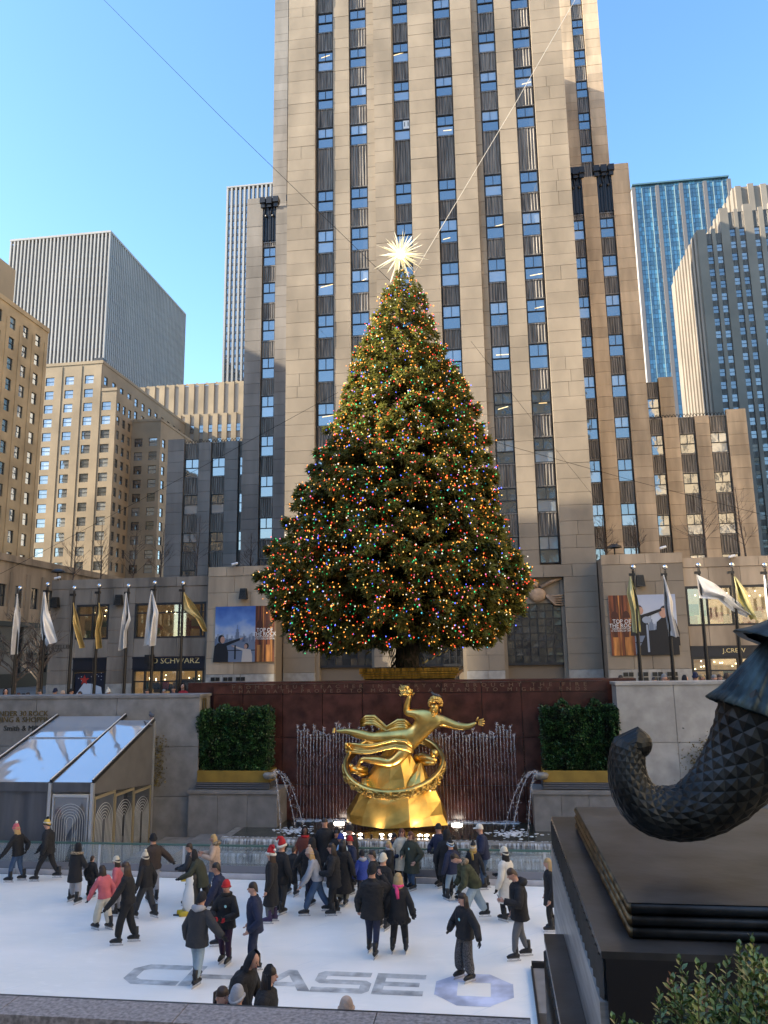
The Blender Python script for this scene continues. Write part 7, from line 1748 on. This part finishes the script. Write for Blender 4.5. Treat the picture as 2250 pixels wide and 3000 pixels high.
P_(952,2592,2398,0,'tall smiling person in black coat standing above the group by the fountain','black','char',None,('dbrown','short'),.36,1.15,'stand',('down','down'),0,extra=('bare',))
P_(988,2596,2432,-5,'smiling person in black hood in the middle of the fountain group','black','black',('hood','black'),('black','shoulder'),.42,1.1,'stand',('down','down'),0,tone=1)
P_(1003,2622,2446,-60,'child in royal blue bobble hat and light blue coat','lblue','jean',('bobble','blue','blue','white'),None,.45,1.12,'stand',('down','down'),0)
P_(1034,2597,2420,-60,'person in black beanie with white bobble and black padded jacket','black','ljean',('bobble','black','black','white'),None,.46,1.2,'stand',('front','down'),6,flare=1.5,puff=True)
P_(1028,2618,2452,-40,'person in dark red hat and dark jacket before the white-bobbled beanie','navy','black',('beanie','red'),None,.46,1.15,'stand',('front','front'),0,puff=True)
P_(1062,2640,2495,-150,'child in dark beanie, grey hood and royal blue jacket','blue','char',('beanie','black'),None,.45,1.1,'stand',('down','down'),0,extra=('greyhood',))
P_(1096,2694,2493,-85,'dark haired person in black jacket seen beside the cream beanie','black','black',None,('dbrown','short'),.44,1.08,'stand',('down','down'),0)
P_(1124,2722,2506,160,'person in cream beanie and black coat between the back-turned pair','black','black',('beanie','cream'),None,.4,1.08,'stand',('down','down'),0)
P_(1092,2798,2538,172,'person in black puffer and black cap seen from behind, hand raised to face','black','navy',('beanie','black'),None,.42,1.22,'step',('down','face'),0,puff=True,extra=('bare',))
P_(1170,2792,2560,178,'blond person with hot pink scarf and black fur-trimmed coat seen from behind','black','black',None,('blond','shoulder'),.40,1.15,'vee',('down','down'),0,extra=('scarf_hotpink','furcuffs'),flare=1.25)
P_(1142,2612,2465,-60,'blond person in black coat with patterned scarf by the glass barrier','black','black',None,('blond','shoulder'),.42,1.05,'stand',('front','front'),0,extra=('scarf_lgrey',))
P_(1157,2594,2443,-10,'person in black cap and dark blue coat holding an arm out','navy','black',('cap','black'),('black','shoulder'),.40,1.05,'stand',('front','down'),0,tone=1)
P_(1180,2598,2428,0,'person in sunglasses and long cream padded coat facing the camera','cream','black',None,('auburn','shoulder'),.30,1.08,'stand',('down','down'),0,puff=True,extra=('shades','bare'))
P_(1208,2606,2437,-35,'auburn haired person in sunglasses and long green parka with fur hood','green','jean',None,('auburn','shoulder'),.30,1.2,'stand',('pocket','front'),0,extra=('shades','furdown','badge','bare'))
P_(1291,2598,2417,-40,'person in black beanie and navy coat standing by the fountain steps','navy','black',('beanie','black'),None,.40,1.1,'stand',('front','front'),0)
P_(1313,2627,2433,175,'person in long black hooded coat close behind the navy coat','black','black',('hood','black'),None,.33,1.2,'stand',('down','down'),4)
P_(1328,2640,2466,-140,'child in blue white and black bobble hat with pale jeans','navy','ljean',('bobble','black','lblue','black','white'),None,.47,1.1,'step',('down','down'),4)
P_(1384,2700,2492,-75,'person bending forward in camouflage puffer and wide pale jeans','camo','ljean',None,('dbrown','short'),.47,1.2,'stride',('low','low'),34,puff=True,flare=2.0,h=1.68,extra=('furdown',),nod=1)
P_(1391,2628,2471,170,'child in black and white hat with mustard scarf seen from behind','black','black',('bobble','black','white','black'),('blond','shoulder'),.45,1.08,'stand',('down','down'),0,extra=('scarf_mustard',))
P_(1420,2604,2417,-80,'person in white cap, navy jacket and blue jeans by the glass barrier','navy','jean',('cap','white'),None,.48,1.12,'stand',('front','down'),6)
P_(1488,2698,2487,-125,'person in cream beanie and long off-white coat with dark hair','white','black',('beanie','cream'),('black','long'),.27,1.15,'stand',('down','front'),0)
P_(1527,2808,2544,-75,'person in black jacket and grey jeans looking down at a phone','black','grey',None,('brown','short'),.44,1.18,'step',('hold','down'),3,extra=('hooddown','phone','bare'),nod=1.2)
P_(1366,2871,2618,-48,'long haired person in black jacket and wide grey checked trousers','black','check',None,('dbrown','long'),.49,1.15,'vee',('out','front'),0,flare=2.0,extra=('badge',),look=-20)
P_(1618,2728,2516,-85,'blond person in black coat half hidden by the bronze pedestal','black','black',None,('blond','long'),.36,1.05,'stand',('down','down'),0,extra=('badge','bare'))
# nearer people whose legs the parapet hides
G2 = 'people at the near rink edge'
def near(px, ty, Y, *a, **k):
    h = k.pop('h',1.72); p = at(px,ty,Y); P_(0,0,0,*a,base=Vector((p.x,Y,max(.0,p.z-h))),h=h,group=G2,**k)
near(706,2779,12.2,75,'person in black hood bending forward over the near rink edge','black','black',('hood','black'),None,.4,1.25,'stand',('front','low'),14,nod=1,h=1.7)
near(778,2834,11.7,95,'person in pointed black hood and dark jacket with face turned aside','black','black',('hood','black'),('dbrown','long'),.42,1.15,'stand',('pocket','pocket'),4,h=1.7)
near(648,2893,10.9,60,'brown haired person with ponytail just above the parapet','char','black',None,('brown','pony'),.42,1.1,'stand',('down','down'),0,extra=('bare',),h=1.68)
near(692,2900,10.8,170,'person in light grey knitted hood just above the parapet','lgrey','black',('beanie','lgrey'),None,.42,1.1,'stand',('down','down'),0,h=1.68)
near(1012,2936,10.4,170,'tip of a person in beige knitted hat peeping over the parapet','beige','black',('beanie','beige'),None,.42,1.1,'stand',('down','down'),0,h=1.65)
# people on the upper plaza, seen as heads above the granite walls
G3 = 'people on the plaza behind the granite walls'
for k,(px,ty,fc,co,hat,hr,lb) in enumerate((
 (18,2019,20,'char',('hood','char'),None,'person in grey hood at the outer edge of the plaza crowd'),
 (55,2030,10,'black',None,('auburn','shoulder'),'auburn haired person behind the wall by the outermost flagpole'),
 (70,2031,-10,'navy',None,('black','shoulder'),'black haired person behind the wall between the two silver flags'),
 (83,2029,0,'black',None,('dbrown','shoulder'),'pale faced dark haired person behind the wall left of a pole'),
 (121,2021,-60,'white',None,('black','short'),'person with white collar behind the wall under the carved lettering'),
 (161,2019,170,'navy',('beanie','navy'),None,'person in navy beanie and coat turned toward the shop'),
 (182,2026,120,'khaki',('beanie','beige'),None,'person in tan hat stooping beside the flagpole base'),
 (208,2020,150,'black',('cap','black'),None,'person in black cap before the festive display window'),
 (236,2026,-30,'brown',None,('brown','shoulder'),'brown haired person before the festive display window edge'),
 (316,2021,160,'black',('bobble','white','white','white'),None,'person in white bobble hat by the steel crowd barrier'),
 (432,2019,0,'char',None,('dbrown','short'),'person standing between the two steel crowd barriers'),
 (481,2020,10,'black',None,('grey','short'),'grey haired person in front of the toy shop doors'),
 (509,2012,0,'navy',None,('dbrown','short'),'person in dark coat walking out of the toy shop doors'),
 (538,2004,-20,'red',('hood','black'),None,'guard in red coat and tall dark hat by the shop door'),
 (1818,1979,0,'black',None,('dbrown','short'),'lone dark haired person behind the red wall end block'),
 (1917,1985,-40,'white',None,('black','short'),'person in white top behind the pale wall under the rust banner'),
 (1942,1976,60,'black',None,('grey','short'),'grey haired person in black coat under the rust banner'),
 (1956,1984,-60,'navy',None,('dbrown','short'),'shorter person beside the grey haired one under the banner'),
 (2004,1980,90,'black',('hood','black'),None,'hooded person stooping right of the silver flag pole'),
 (2036,1973,150,'navy',('beanie','navy'),None,'person in navy hat before the second shop door'),
 (2056,1977,-20,'black',None,('blond','shoulder'),'blond person before the second shop door'),
 (2091,1978,0,'char',None,('grey','short'),'grey haired person near the bronze robe on the plaza'),
 (2105,1977,30,'olive',None,('brown','shoulder'),'brown haired person in olive coat near the bronze robe'),
 (2128,1976,160,'brown',('beanie','brown'),None,'person in brown hat next to the bronze robe'))):
    Yp = 30.9 if px < 600 or px > 1850 else 31.6; p = at(px,ty,Yp+.25*(k%3))
    P_(0,0,0,fc,lb,co,'black',hat,hr,.4,1.1,'stand',('down','down'),0,skate=None,group=G3,base=Vector((p.x,p.y,GZ)),h=p.z-GZ,extra=('bare',))
# penguin skating aid
pb = atz(556,2679,0); tPg = thing('skating_aid','white and yellow penguin shaped skating aid pushed on the ice','skating aid',tuple(pb))
m = MB(); m.lathe(pb,[(.03,.06),(.16,.1),(.2,.3),(.18,.5),(.13,.66),(.12,.72),(.13,.82),(.1,.92),(.03,.96)],14); m.build('body',mat('white_plastic',(.7,.7,.68),.4),tPg,True)
m = MB(); m.lathe(pb+Vector((.05,.05,0)),[(.17,.12),(.205,.3),(.185,.5),(.135,.68),(.135,.85),(.1,.95),(.02,.98)],14); m.build('back',boot_m,tPg,True)
m = MB(); yp = mat('yellow_plastic',(.6,.42,.03),.4)
for nm_,a_,b_,r_ in (('foot',(-.05,-.05,.06),(-.3,-.08,.05),(.09,.07)),('foot',(.03,-.12,.06),(-.2,-.2,.05),(.08,.06)),('beak',(-.1,-.05,.82),(-.22,-.1,.8),(.04,.01))): m = MB(); m.tube([pb+Vector(a_),pb+Vector(b_)],r_,8,sq=.6); m.build(nm_,yp,tPg,True)
m = MB()
for s in (-.12,.12): m.box(pb.x-.38,pb.x+.2,pb.y+s-.015,pb.y+s+.015,0,.03)
m.build('runners',boot_m,tPg)
